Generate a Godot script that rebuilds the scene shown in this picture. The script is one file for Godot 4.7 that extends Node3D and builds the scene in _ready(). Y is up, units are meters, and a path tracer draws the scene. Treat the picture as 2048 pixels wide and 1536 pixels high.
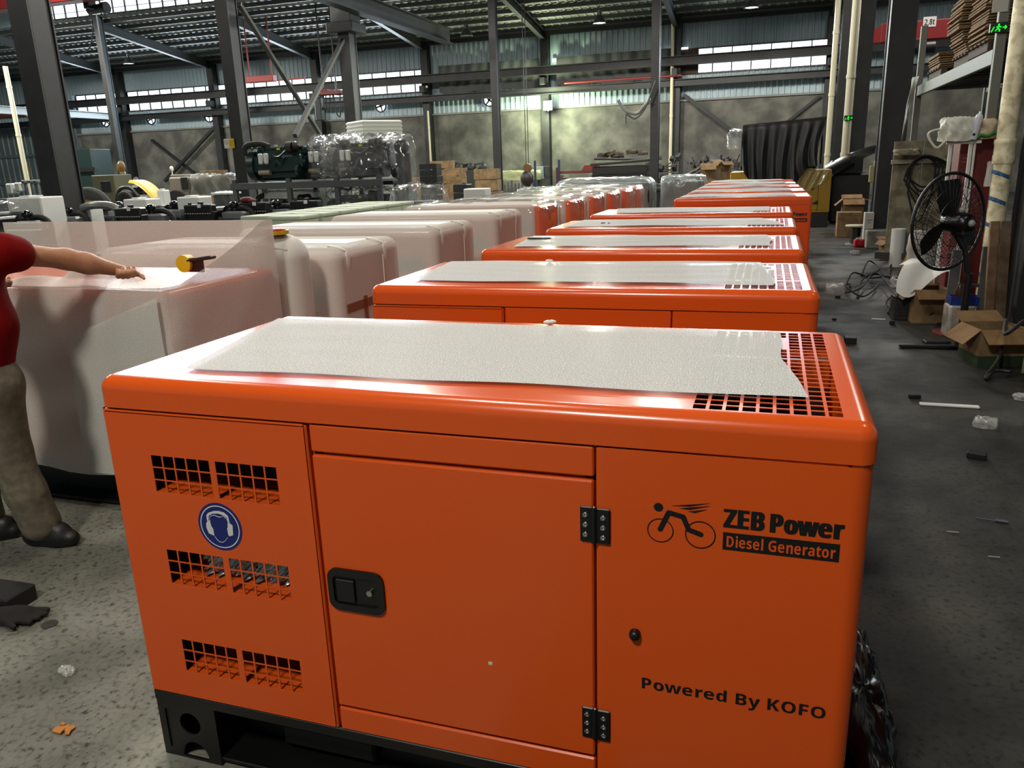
extends Node3D
# A factory hall: a row of orange canopied generators, a second row being wrapped in foam, engines, a cluttered bay.
# Metres, y up. The camera stands at x = 0, z = 0; the generators' long sides run along x, the rows recede along -z.

const EYE := Vector3(0, 1.6703, 0)
const FOCAL := 1565.96            # in pixels of a 2048 x 1536 frame
var look := Basis.from_euler(Vector3(deg_to_rad(-15.64), deg_to_rad(18.49), deg_to_rad(-1.97)), EULER_ORDER_YXZ)
var rng := RandomNumberGenerator.new()
var mats := {}
var taken := {}

func ray(u: float, v: float) -> Vector3:
	return look * Vector3((u - 1024.0) / FOCAL, -(v - 768.0) / FOCAL, -1.0)
func P(u: float, v: float, z: float) -> Vector3:      # the point of the plane at depth z that is sighted at u, v
	var d := ray(u, v)
	return EYE + d * (z / d.z)
func F(u: float, v: float, y := 0.0) -> Vector3:      # the point at height y
	var d := ray(u, v)
	return EYE + d * ((y - EYE.y) / d.y)

# ---------------------------------------------------------------- geometry
class G:
	var v := PackedVector3Array()
	var n := PackedVector3Array()
	var uv := PackedVector2Array()
	var ix := PackedInt32Array()
	func tri(a: Vector3, b: Vector3, c: Vector3) -> void:      # counter-clockwise seen from outside
		var nn := (b - a).cross(c - a)
		if nn.length_squared() < 1e-16: return
		nn = nn.normalized()
		var k := v.size()
		v.append_array([a, b, c]); n.append_array([nn, nn, nn])
		uv.append_array([Vector2(), Vector2(), Vector2()])
		ix.append_array([k, k + 2, k + 1])
	func quad(a: Vector3, b: Vector3, c: Vector3, d: Vector3) -> void:
		var nn := (c - a).cross(d - b)
		if nn.length_squared() < 1e-16: return
		nn = nn.normalized()
		var k := v.size()
		v.append_array([a, b, c, d]); n.append_array([nn, nn, nn, nn])
		uv.append_array([Vector2(0, 0), Vector2(1, 0), Vector2(1, 1), Vector2(0, 1)])
		ix.append_array([k, k + 2, k + 1, k, k + 3, k + 2])
	func box(c: Vector3, s: Vector3, b := Basis()) -> G:
		return bbox(c, s, 0.0, b)
	func bbox(c: Vector3, s: Vector3, e := 0.003, b := Basis()) -> G:   # chamfered box
		var h := s / 2.0
		e = min(e, min(h.x, min(h.y, h.z)) * 0.98)
		for ax in 3:
			for sg in [-1.0, 1.0]:
				var a1: int = (ax + 1) % 3
				var a2: int = (ax + 2) % 3
				var o := Vector3(); o[ax] = h[ax] * sg
				var p := Vector3(); p[a1] = h[a1] - e
				var q := Vector3(); q[a2] = h[a2] - e
				if sg < 0: p = -p
				quad(c + b * (o - p - q), c + b * (o + p - q), c + b * (o + p + q), c + b * (o - p + q))
		if e > 0.0:
			for ax in 3:
				var a1: int = (ax + 1) % 3
				var a2: int = (ax + 2) % 3
				for s1 in [-1.0, 1.0]:
					for s2 in [-1.0, 1.0]:
						var o1 := Vector3(); o1[a1] = h[a1] * s1; o1[a2] = (h[a2] - e) * s2
						var o2 := Vector3(); o2[a1] = (h[a1] - e) * s1; o2[a2] = h[a2] * s2
						var w := Vector3(); w[ax] = h[ax] - e
						if s1 * s2 < 0: w = -w
						quad(c + b * (o1 - w), c + b * (o2 - w), c + b * (o2 + w), c + b * (o1 + w))
						pass
			for sx in [-1.0, 1.0]:
				for sy in [-1.0, 1.0]:
					for sz in [-1.0, 1.0]:
						var a := Vector3(h.x * sx, (h.y - e) * sy, (h.z - e) * sz)
						var d := Vector3((h.x - e) * sx, h.y * sy, (h.z - e) * sz)
						var f := Vector3((h.x - e) * sx, (h.y - e) * sy, h.z * sz)
						if sx * sy * sz > 0: tri(c + b * a, c + b * d, c + b * f)
						else: tri(c + b * a, c + b * f, c + b * d)
		return self
	func span(a: Vector3, b: Vector3, e := 0.0) -> G:           # box from corner to corner
		return bbox((a + b) / 2.0, (b - a).abs(), e)
	func bar(a: Vector3, b: Vector3, w: float, h: float, e := 0.0, up := Vector3.UP) -> G:
		var d := (b - a)
		var l := d.length()
		d /= l
		if absf(d.dot(up)) > 0.98: up = Vector3.FORWARD
		var x := up.cross(d).normalized()
		return bbox((a + b) / 2.0, Vector3(w, h, l), e, Basis(x, d.cross(x), d))
	func ibeam(a: Vector3, b: Vector3, w: float, h: float, t: float, up := Vector3.UP) -> G:
		var d := (b - a).normalized()
		if absf(d.dot(up)) > 0.98: up = Vector3.FORWARD
		var x := up.cross(d).normalized()
		var y := d.cross(x)
		bar(a + y * (h - t) / 2, b + y * (h - t) / 2, w, t, 0.0, up)
		bar(a - y * (h - t) / 2, b - y * (h - t) / 2, w, t, 0.0, up)
		return bar(a, b, t, h - 2 * t, 0.0, up)
	func rows(pts: Array, closed_v := false, flip := false) -> G:   # a smooth sheet through rows of points
		var nu: int = pts.size()
		var nv: int = pts[0].size()
		var k := v.size()
		for i in nu:
			var r: PackedVector3Array = pts[i]
			for j in nv:
				var up: PackedVector3Array = pts[mini(i + 1, nu - 1)]
				var dn: PackedVector3Array = pts[maxi(i - 1, 0)]
				var j1 := (j + 1) % (nv - 1) if closed_v and j + 1 >= nv else mini(j + 1, nv - 1)
				var j0 := nv - 2 if closed_v and j == 0 else maxi(j - 1, 0)
				if closed_v and j == nv - 1: j1 = 1
				var nn := (up[j] - dn[j]).cross(r[j1] - r[j0])
				if nn.length_squared() < 1e-18: nn = (up[j] + Vector3(1e-5, 0, 0) - dn[j]).cross(r[j1] - r[j0] + Vector3(0, 1e-5, 1e-5))
				nn = nn.normalized()
				if flip: nn = -nn
				v.append(r[j]); n.append(nn); uv.append(Vector2(float(i) / (nu - 1), float(j) / (nv - 1)))
		for i in nu - 1:
			for j in nv - 1:
				var a := k + i * nv + j
				if flip: ix.append_array([a, a + nv, a + nv + 1, a, a + nv + 1, a + 1])
				else: ix.append_array([a, a + nv + 1, a + nv, a, a + 1, a + nv + 1])
		return self
	func tube(pts: PackedVector3Array, r, sides := 8, caps := true) -> G:
		var m := pts.size()
		var rr := []
		var x := Vector3.UP
		for i in m:
			var t := (pts[mini(i + 1, m - 1)] - pts[maxi(i - 1, 0)]).normalized()
			if i == 0: x = t.cross(Vector3.UP) if absf(t.y) < 0.9 else t.cross(Vector3.RIGHT)
			x = (x - t * x.dot(t)).normalized()
			var y := t.cross(x)
			var q: float = r[i] if r is Array else r
			var ring := PackedVector3Array()
			for s in sides + 1:
				var a := TAU * s / sides
				ring.append(pts[i] + (x * cos(a) + y * sin(a)) * q)
			rr.append(ring)
		rows(rr, true, true)
		if caps:
			for s in sides:
				tri(pts[0], rr[0][s + 1], rr[0][s])
				tri(pts[m - 1], rr[m - 1][s], rr[m - 1][s + 1])
		return self
	func rod(a: Vector3, b: Vector3, r: float, sides := 10) -> G:
		return tube([a, b], r, sides)
	func lathe(prof: Array, at := Vector3.ZERO, b := Basis(), sides := 20) -> G:   # prof: Vector2(radius, height) from below up; a repeated point makes a hard edge
		var seg := []
		for p in prof:
			if seg.size() and seg[-1].is_equal_approx(p):
				_ring(seg, at, b, sides); seg = []
			seg.append(p)
		if seg.size() > 1: _ring(seg, at, b, sides)
		return self
	func _ring(seg: Array, at: Vector3, b: Basis, sides: int) -> void:
		if seg.size() < 2: return
		var rr := []
		for p in seg:
			var ring := PackedVector3Array()
			for s in sides + 1:
				var a := TAU * s / sides
				ring.append(at + b * Vector3(cos(a) * maxf(p.x, 1e-5), p.y, sin(a) * maxf(p.x, 1e-5)))
			rr.append(ring)
		rows(rr, true, false)
	func cyl(a: Vector3, b: Vector3, r: float, sides := 18, r2 := -1.0) -> G:     # with crisp ends
		var d := b - a
		var l := d.length()
		d /= l
		var x := d.cross(Vector3.UP if absf(d.y) < 0.9 else Vector3.RIGHT).normalized()
		if r2 < 0.0: r2 = r
		return lathe([Vector2(0, 0), Vector2(r, 0), Vector2(r, 0), Vector2(r2, l), Vector2(r2, l), Vector2(0, l)], a, Basis(x, d, x.cross(d)), sides)
	func ball(c: Vector3, r: Vector3, b := Basis(), nu := 10, nv := 16) -> G:
		var rr := []
		for i in nu + 1:
			var t := -PI / 2 + PI * i / nu
			var ring := PackedVector3Array()
			for s in nv + 1:
				var a := TAU * s / nv
				ring.append(c + b * (Vector3(cos(t) * cos(a), sin(t), cos(t) * sin(a)) * r))
			rr.append(ring)
		return rows(rr, true, false)
	func rbox(c: Vector3, s: Vector3, r: float, seg := 4, flat_bottom := false, open_top := false, b := Basis()) -> G:   # rounded box
		var h := s / 2.0 - Vector3(r, r, r)
		var rr := []
		var lats := []
		if flat_bottom: lats.append([0.0, -h.y - r])
		else:
			for i in seg + 1: lats.append([-PI / 2 + PI / 2 * i / seg, -h.y])
		for i in seg + 1: lats.append([PI / 2 * i / seg, h.y])
		var nn := []
		for la in lats:
			var ring := PackedVector3Array()
			var nr := PackedVector3Array()
			for q in 4:
				for i in seg + 1:
					var a: float = PI / 2 * (q + float(i) / seg)
					var d := Vector3(cos(la[0]) * cos(a), sin(la[0]), cos(la[0]) * sin(a))
					var sx := 1.0 if q == 0 or q == 3 else -1.0
					var sz := 1.0 if q < 2 else -1.0
					ring.append(c + b * (Vector3(h.x * sx, la[1], h.z * sz) + d * r)); nr.append(b * d)
			ring.append(ring[0]); nr.append(nr[0])
			rr.append(ring); nn.append(nr)
		var w: int = rr[0].size()
		var k := v.size()
		for i in rr.size():
			for j in w:
				v.append(rr[i][j]); n.append(nn[i][j]); uv.append(Vector2())
		for i in rr.size() - 1:
			for j in w - 1:
				var a := k + i * w + j
				ix.append_array([a, a + 1, a + w + 1, a, a + w + 1, a + w])
		if not open_top:
			var y := s.y / 2
			quad(c + b * Vector3(-h.x, y, h.z), c + b * Vector3(h.x, y, h.z), c + b * Vector3(h.x, y, -h.z), c + b * Vector3(-h.x, y, -h.z))
		if not flat_bottom:
			var y := -s.y / 2
			quad(c + b * Vector3(-h.x, y, -h.z), c + b * Vector3(h.x, y, -h.z), c + b * Vector3(h.x, y, h.z), c + b * Vector3(-h.x, y, h.z))
		return self
	func prism(poly: PackedVector2Array, depth: float, at := Vector3.ZERO, b := Basis()) -> G:    # outline in the x-y plane of b, from z = 0 back to -depth
		if Geometry2D.is_polygon_clockwise(poly): poly.reverse()
		# is_polygon_clockwise assumes y up; make it counter-clockwise
		var ar := 0.0
		for i in poly.size():
			ar += poly[i].cross(poly[(i + 1) % poly.size()])
		if ar < 0.0: poly.reverse()
		var t := Geometry2D.triangulate_polygon(poly)
		var f := func(p: Vector2, z: float) -> Vector3: return at + b * Vector3(p.x, p.y, z)
		for i in range(0, t.size(), 3):
			var p0 := poly[t[i]]; var p1 := poly[t[i + 1]]; var p2 := poly[t[i + 2]]
			if (p1 - p0).cross(p2 - p0) < 0.0:
				var q := p1; p1 = p2; p2 = q
			tri(f.call(p0, 0.0), f.call(p1, 0.0), f.call(p2, 0.0))
			if depth > 0.0: tri(f.call(p0, -depth), f.call(p2, -depth), f.call(p1, -depth))
		if depth > 0.0:
			for i in poly.size():
				var p := poly[i]; var q := poly[(i + 1) % poly.size()]
				quad(f.call(p, -depth), f.call(q, -depth), f.call(q, 0.0), f.call(p, 0.0))
		return self
	func plate(xs: Array, ys: Array, hole: Callable, t: float, at: Vector3, b := Basis()) -> G:   # a sheet in b's x-y plane, pierced cell by cell
		var nx := xs.size() - 1
		var ny := ys.size() - 1
		var f := func(x: float, y: float, z: float) -> Vector3: return at + b * Vector3(x, y, z)
		for j in ny:
			var i := 0
			while i < nx:
				if hole.call(i, j):
					var x0: float = xs[i]; var x1: float = xs[i + 1]; var y0: float = ys[j]; var y1: float = ys[j + 1]
					if not hole.call(i - 1, j): quad(f.call(x0, y0, -t), f.call(x0, y1, -t), f.call(x0, y1, 0), f.call(x0, y0, 0))
					if not hole.call(i + 1, j): quad(f.call(x1, y0, 0), f.call(x1, y1, 0), f.call(x1, y1, -t), f.call(x1, y0, -t))
					if not hole.call(i, j - 1): quad(f.call(x0, y0, 0), f.call(x1, y0, 0), f.call(x1, y0, -t), f.call(x0, y0, -t))
					if not hole.call(i, j + 1): quad(f.call(x0, y1, -t), f.call(x1, y1, -t), f.call(x1, y1, 0), f.call(x0, y1, 0))
					i += 1
					continue
				var e := i
				while e + 1 < nx and not hole.call(e + 1, j): e += 1
				var xa: float = xs[i]; var xb: float = xs[e + 1]; var ya: float = ys[j]; var yb: float = ys[j + 1]
				quad(f.call(xa, ya, 0), f.call(xb, ya, 0), f.call(xb, yb, 0), f.call(xa, yb, 0))
				quad(f.call(xa, yb, -t), f.call(xb, yb, -t), f.call(xb, ya, -t), f.call(xa, ya, -t))
				i = e + 1
		return self
	func moved(t: Transform3D) -> G:
		for i in v.size():
			v[i] = t * v[i]; n[i] = (t.basis * n[i]).normalized()
		return self
	func add(o: G) -> G:
		var k := v.size()
		v.append_array(o.v); n.append_array(o.n); uv.append_array(o.uv)
		for i in o.ix: ix.append(i + k)
		return self
	func mesh() -> ArrayMesh:
		var a := []
		a.resize(Mesh.ARRAY_MAX)
		a[Mesh.ARRAY_VERTEX] = v; a[Mesh.ARRAY_NORMAL] = n; a[Mesh.ARRAY_TEX_UV] = uv; a[Mesh.ARRAY_INDEX] = ix
		var m := ArrayMesh.new()
		m.add_surface_from_arrays(Mesh.PRIMITIVE_TRIANGLES, a)
		return m

# ---------------------------------------------------------------- nodes
func numbered(called: String) -> String:
	var k: int = taken.get(called, 0)
	taken[called] = k + 1
	return called if k == 0 else "%s_%03d" % [called, k]

func tag(o: Node3D, label := "", category := "", group := "", kind := "") -> Node3D:
	if label: o.set_meta("label", label)
	if category: o.set_meta("category", category)
	if group: o.set_meta("group", group)
	if kind: o.set_meta("kind", kind)
	return o

func part(called: String, g: G, m: Material, parent: Node3D) -> MeshInstance3D:
	var o := MeshInstance3D.new()
	o.name = called
	o.mesh = g.mesh()
	o.mesh.surface_set_material(0, m)
	parent.add_child(o, true)
	return o

func again(o: MeshInstance3D, parent: Node3D, at: Vector3, b := Basis()) -> MeshInstance3D:   # the same piece once more
	var c := MeshInstance3D.new()
	c.name = o.get_meta("plain", String(o.name)); c.mesh = o.mesh
	c.transform = Transform3D(b, at)
	parent.add_child(c, true)
	return c

func thing(called: String, label: String, category: String, at := Vector3.ZERO, turn := 0.0, group := "") -> Node3D:
	var o := Node3D.new()
	o.name = numbered(called)
	add_child(o)
	o.position = at
	o.rotation.y = turn
	tag(o, label, category, group)
	return o

func solo(called: String, g: G, m: Material, label: String, category: String, at := Vector3.ZERO, turn := 0.0, group := "") -> MeshInstance3D:   # a thing of one mesh
	var o := part(numbered(called), g, m, self)
	o.position = at
	o.rotation.y = turn
	tag(o, label, category, group)
	return o

func struct(called: String, g: G, m: Material) -> MeshInstance3D:
	var o := part(called, g, m, self)
	o.set_meta("kind", "structure")
	return o

func twin(o: Node3D, called: String, label: String, at: Vector3, turn := 0.0, group := "") -> Node3D:
	var c: Node3D = o.duplicate()
	c.name = numbered(called)
	add_child(c)
	c.position = at
	c.rotation.y = turn
	c.set_meta("label", label)
	if group: c.set_meta("group", group)
	return c

# ---------------------------------------------------------------- materials
func mat(c: Color, rough := 0.6, metal := 0.0) -> StandardMaterial3D:
	var key := "%s %f %f" % [c.to_html(), rough, metal]
	if mats.has(key): return mats[key]
	var m := StandardMaterial3D.new()
	m.albedo_color = c; m.roughness = rough; m.metallic = metal
	mats[key] = m
	return m

func hexm(h: String, rough := 0.6, metal := 0.0) -> StandardMaterial3D:
	return mat(Color(h), rough, metal)

func clear(c: Color, a: float, rough := 0.15) -> StandardMaterial3D:
	var m := StandardMaterial3D.new()
	m.albedo_color = Color(c.r, c.g, c.b, a)
	m.roughness = rough
	m.transparency = BaseMaterial3D.TRANSPARENCY_ALPHA
	m.cull_mode = BaseMaterial3D.CULL_DISABLED
	return m

func glow(c: Color, e: float) -> StandardMaterial3D:
	var m := StandardMaterial3D.new()
	m.albedo_color = c; m.emission_enabled = true; m.emission = c; m.emission_energy_multiplier = e
	return m

func noise_tex(freq: float, stops: Array, size := 512, seed_ := 1, oct := 5, kind := FastNoiseLite.TYPE_SIMPLEX_SMOOTH, stretch := false) -> NoiseTexture2D:
	var f := FastNoiseLite.new()
	f.noise_type = kind; f.frequency = freq; f.seed = seed_; f.fractal_octaves = oct
	var t := NoiseTexture2D.new()
	t.width = size; t.height = size; t.seamless = true; t.noise = f
	if stops.size():
		var g := Gradient.new()
		var offs := PackedFloat32Array(); var cols := PackedColorArray()
		for s in stops:
			offs.append(s[0]); cols.append(s[1])
		g.offsets = offs; g.colors = cols
		t.color_ramp = g
	return t

func textured(tex: Texture2D, scale: float, rough: float, world := true, relief: Texture2D = null, depth := 0.3) -> StandardMaterial3D:
	var m := StandardMaterial3D.new()
	m.albedo_texture = tex; m.roughness = rough
	m.uv1_triplanar = true; m.uv1_world_triplanar = world
	m.uv1_scale = Vector3.ONE * scale
	if relief:
		m.heightmap_enabled = true; m.heightmap_texture = relief; m.heightmap_scale = depth
	return m

func grey(v: float) -> Color: return Color(v, v, v)

func curve(pts: Array, n := 24) -> PackedVector3Array:      # a smooth line through the points
	var out := PackedVector3Array()
	var m := pts.size()
	for i in m - 1:
		var a: Vector3 = pts[maxi(i - 1, 0)]; var b: Vector3 = pts[i]; var c: Vector3 = pts[i + 1]; var d: Vector3 = pts[mini(i + 2, m - 1)]
		var k := maxi(2, n / (m - 1))
		for s in k: out.append(b.cubic_interpolate(c, a, d, float(s) / k))
	out.append(pts[m - 1])
	return out

func rnd(a: float, b: float) -> float: return rng.randf_range(a, b)

# ---------------------------------------------------------------- the start: camera, sky, light, then everything
func _ready() -> void:
	rng.seed = 7
	var cam := Camera3D.new()
	cam.name = "camera"
	cam.position = EYE
	cam.basis = look
	cam.fov = rad_to_deg(2.0 * atan(768.0 / FOCAL))
	cam.near = 0.05
	cam.far = 200.0
	add_child(cam)
	cam.current = true
	var env := Environment.new()
	env.background_mode = Environment.BG_COLOR
	env.background_color = Color(0.86, 0.92, 1.0)
	env.background_energy_multiplier = 1.0
	env.tonemap_mode = Environment.TONE_MAPPER_LINEAR
	env.tonemap_exposure = 1.0
	env.sdfgi_enabled = true
	env.ssao_enabled = true
	env.ssil_enabled = true
	var we := WorldEnvironment.new()
	we.name = "world_environment"
	we.environment = env
	add_child(we)
	# daylight that comes in through the frosted panes: one area light just inside each band of glass
	daylight(Vector3(-26.5, 5.6, -34.9), Vector3(0, -0.35, 1), Vector2(21.0, 0.9), 220.0)
	daylight(Vector3(-0.9, 5.6, -34.9), Vector3(0, -0.35, 1), Vector2(5.0, 0.9), 60.0)
	daylight(Vector3(-24.0, 9.05, -28.35), Vector3(0, -0.5, 1), Vector2(15.0, 1.4), 160.0)
	make_materials()
	hall()
	columns()
	fittings()
	orange_row()
	wrapped_row()
	worker()
	engine_area()
	far_corner()
	back_wall_goods()
	right_bay()
	floor_litter()

func daylight(at: Vector3, to: Vector3, size: Vector2, energy: float) -> void:
	var l := AreaLight3D.new()
	l.name = numbered("daylight")
	l.area_size = size
	l.light_color = Color(0.88, 0.95, 1.0)
	l.light_energy = energy
	l.shadow_enabled = true
	l.area_range = 60.0
	l.area_attenuation = 2.0
	add_child(l)
	l.position = at
	l.look_at_from_position(at, at + to.normalized(), Vector3.UP)

var ORANGE: StandardMaterial3D
var BLACK: StandardMaterial3D
var STEEL: StandardMaterial3D
var COLUMN: StandardMaterial3D
var FOAM: StandardMaterial3D
var FOAMSHEET: StandardMaterial3D
var FILM: StandardMaterial3D
var BLACKFILM: StandardMaterial3D
var CARD: StandardMaterial3D
var CARDIN: StandardMaterial3D
var CHROME: StandardMaterial3D
var RUBBER: StandardMaterial3D
var PLASTER: StandardMaterial3D
var SIDING: StandardMaterial3D
var ROOFING: StandardMaterial3D
var CONCRETE: StandardMaterial3D
var DIM_FLOOR: StandardMaterial3D
var LINING: StandardMaterial3D
var RED: StandardMaterial3D
var PVC: StandardMaterial3D
var PRINT: StandardMaterial3D
var SKIN: StandardMaterial3D
var PANE: StandardMaterial3D

func make_materials() -> void:
	ORANGE = mat(Color(0.82, 0.32, 0.095), 0.24)
	ORANGE.metallic_specular = 0.4
	ORANGE.clearcoat_enabled = true; ORANGE.clearcoat = 0.2; ORANGE.clearcoat_roughness = 0.12
	BLACK = mat(Color(0.035, 0.036, 0.038), 0.42)
	LINING = mat(Color(0.10, 0.035, 0.03), 0.9)
	RUBBER = mat(Color(0.05, 0.05, 0.05), 0.75)
	STEEL = mat(Color(0.30, 0.31, 0.32), 0.5, 0.4)
	CHROME = mat(Color(0.75, 0.75, 0.74), 0.22, 1.0)
	COLUMN = textured(noise_tex(0.01, [[0.3, Color(0.06, 0.068, 0.075)], [0.7, Color(0.092, 0.10, 0.108)]], 256, 5), 0.7, 0.55)
	RED = mat(Color(0.50, 0.06, 0.06), 0.45)
	PVC = textured(noise_tex(0.02, [[0.35, Color(0.70, 0.67, 0.54)], [0.6, Color(0.88, 0.85, 0.72)]], 256, 9), 1.3, 0.5)
	PRINT = mat(Color(0.012, 0.012, 0.014), 0.55)
	SKIN = mat(Color(0.66, 0.46, 0.34), 0.55)
	SKIN.subsurf_scatter_enabled = true; SKIN.subsurf_scatter_strength = 0.1
	var cd := noise_tex(0.012, [[0.3, Color(0.40, 0.325, 0.22)], [0.7, Color(0.50, 0.41, 0.28)]], 256, 14)
	CARD = textured(cd, 1.1, 0.85)
	CARDIN = textured(noise_tex(0.012, [[0.3, Color(0.40, 0.30, 0.19)], [0.7, Color(0.50, 0.39, 0.25)]], 256, 15), 1.1, 0.9)
	# polyethylene foam: white, cellular, lets the colour beneath show through
	var cells := noise_tex(0.16, [[0.3, grey(0.35)], [0.7, grey(1.0)]], 512, 21, 2, FastNoiseLite.TYPE_CELLULAR)
	FOAM = clear(Color(1, 1, 1), 0.70, 0.8)
	FOAM.albedo_texture = noise_tex(0.16, [[0.25, Color(0.80, 0.80, 0.775)], [0.75, Color(0.94, 0.94, 0.915)]], 512, 22, 2, FastNoiseLite.TYPE_CELLULAR)
	FOAM.metallic_specular = 0.25
	FOAM.heightmap_enabled = true; FOAM.heightmap_texture = cells; FOAM.heightmap_scale = 0.12
	FOAM.uv1_triplanar = true; FOAM.uv1_world_triplanar = true; FOAM.uv1_scale = Vector3.ONE * 3.0
	FOAM.backlight_enabled = true; FOAM.backlight = Color(0.35, 0.35, 0.34)
	FOAMSHEET = clear(Color(1, 1, 1), 0.86, 0.75)
	FOAMSHEET.albedo_texture = noise_tex(0.15, [[0.25, Color(0.66, 0.665, 0.66)], [0.75, Color(0.88, 0.885, 0.88)]], 512, 23, 2, FastNoiseLite.TYPE_CELLULAR)
	FOAMSHEET.metallic_specular = 0.25
	FOAMSHEET.heightmap_enabled = true; FOAMSHEET.heightmap_texture = cells; FOAMSHEET.heightmap_scale = 0.14
	FOAMSHEET.uv1_triplanar = true; FOAMSHEET.uv1_world_triplanar = true; FOAMSHEET.uv1_scale = Vector3.ONE * 3.5
	FILM = clear(Color(0.90, 0.92, 0.92), 0.045, 0.09)
	BLACKFILM = mat(Color(0.022, 0.022, 0.024), 0.24)
	# concrete floor: grey green, stained in large and small patches
	CONCRETE = textured(noise_tex(0.006, [[0.2, Color(0.37, 0.372, 0.335)], [0.45, Color(0.455, 0.457, 0.415)], [0.6, Color(0.49, 0.49, 0.445)], [0.85, Color(0.57, 0.565, 0.515)]], 1024, 31, 7), 0.21, 0.46, true, noise_tex(0.05, [], 512, 32, 4), 0.25)
	CONCRETE.roughness_texture = noise_tex(0.012, [[0.3, grey(0.5)], [0.7, grey(0.75)]], 512, 33)
	CONCRETE.roughness = 1.0
	CONCRETE.detail_enabled = true
	CONCRETE.detail_blend_mode = BaseMaterial3D.BLEND_MODE_MUL
	CONCRETE.detail_uv_layer = BaseMaterial3D.DETAIL_UV_2
	CONCRETE.uv2_triplanar = true; CONCRETE.uv2_world_triplanar = true; CONCRETE.uv2_scale = Vector3.ONE * 0.93
	CONCRETE.detail_albedo = noise_tex(0.03, [[0.12, grey(0.45)], [0.3, grey(0.86)], [0.6, grey(1.0)], [0.9, grey(0.9)]], 1024, 34, 6)
	DIM_FLOOR = CONCRETE.duplicate()  # copy of the concrete with the dimmer light put into its colour
	DIM_FLOOR.albedo_texture = noise_tex(0.006, [[0.2, Color(0.135, 0.138, 0.128)], [0.45, Color(0.18, 0.183, 0.168)], [0.6, Color(0.205, 0.206, 0.188)], [0.85, Color(0.25, 0.248, 0.222)]], 1024, 36, 7)
	PLASTER = textured(noise_tex(0.008, [[0.2, Color(0.27, 0.272, 0.255)], [0.5, Color(0.335, 0.335, 0.315)], [0.8, Color(0.40, 0.398, 0.37)]], 1024, 41, 6), 0.11, 0.9)
	SIDING = textured(noise_tex(0.006, [[0.3, Color(0.50, 0.57, 0.60)], [0.7, Color(0.57, 0.64, 0.67)]], 256, 43), 0.1, 0.55)
	ROOFING = textured(noise_tex(0.01, [[0.3, Color(0.40, 0.41, 0.40)], [0.7, Color(0.56, 0.565, 0.55)]], 256, 44), 0.15, 0.5)
	PANE = glow(Color(0.93, 0.97, 1.0), 2.2)

# ---------------------------------------------------------------- the hall
func ribs(x0: float, x1: float, pitch: float, depth: float) -> PackedVector2Array:      # trapezoidal sheet: x along, y out
	var p := PackedVector2Array()
	var x := x0
	while x < x1:
		p.append_array([Vector2(x, 0), Vector2(x + pitch * 0.55, 0), Vector2(x + pitch * 0.65, depth), Vector2(x + pitch * 0.9, depth)])
		x += pitch
	p.append(Vector2(x1, 0))
	return p

func sheet(g: G, prof: PackedVector2Array, f: Callable) -> void:      # f(x, out, end)
	for i in prof.size() - 1:
		var a := prof[i]; var b := prof[i + 1]
		g.quad(f.call(a.x, a.y, 0), f.call(b.x, b.y, 0), f.call(b.x, b.y, 1), f.call(a.x, a.y, 1))

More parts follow.
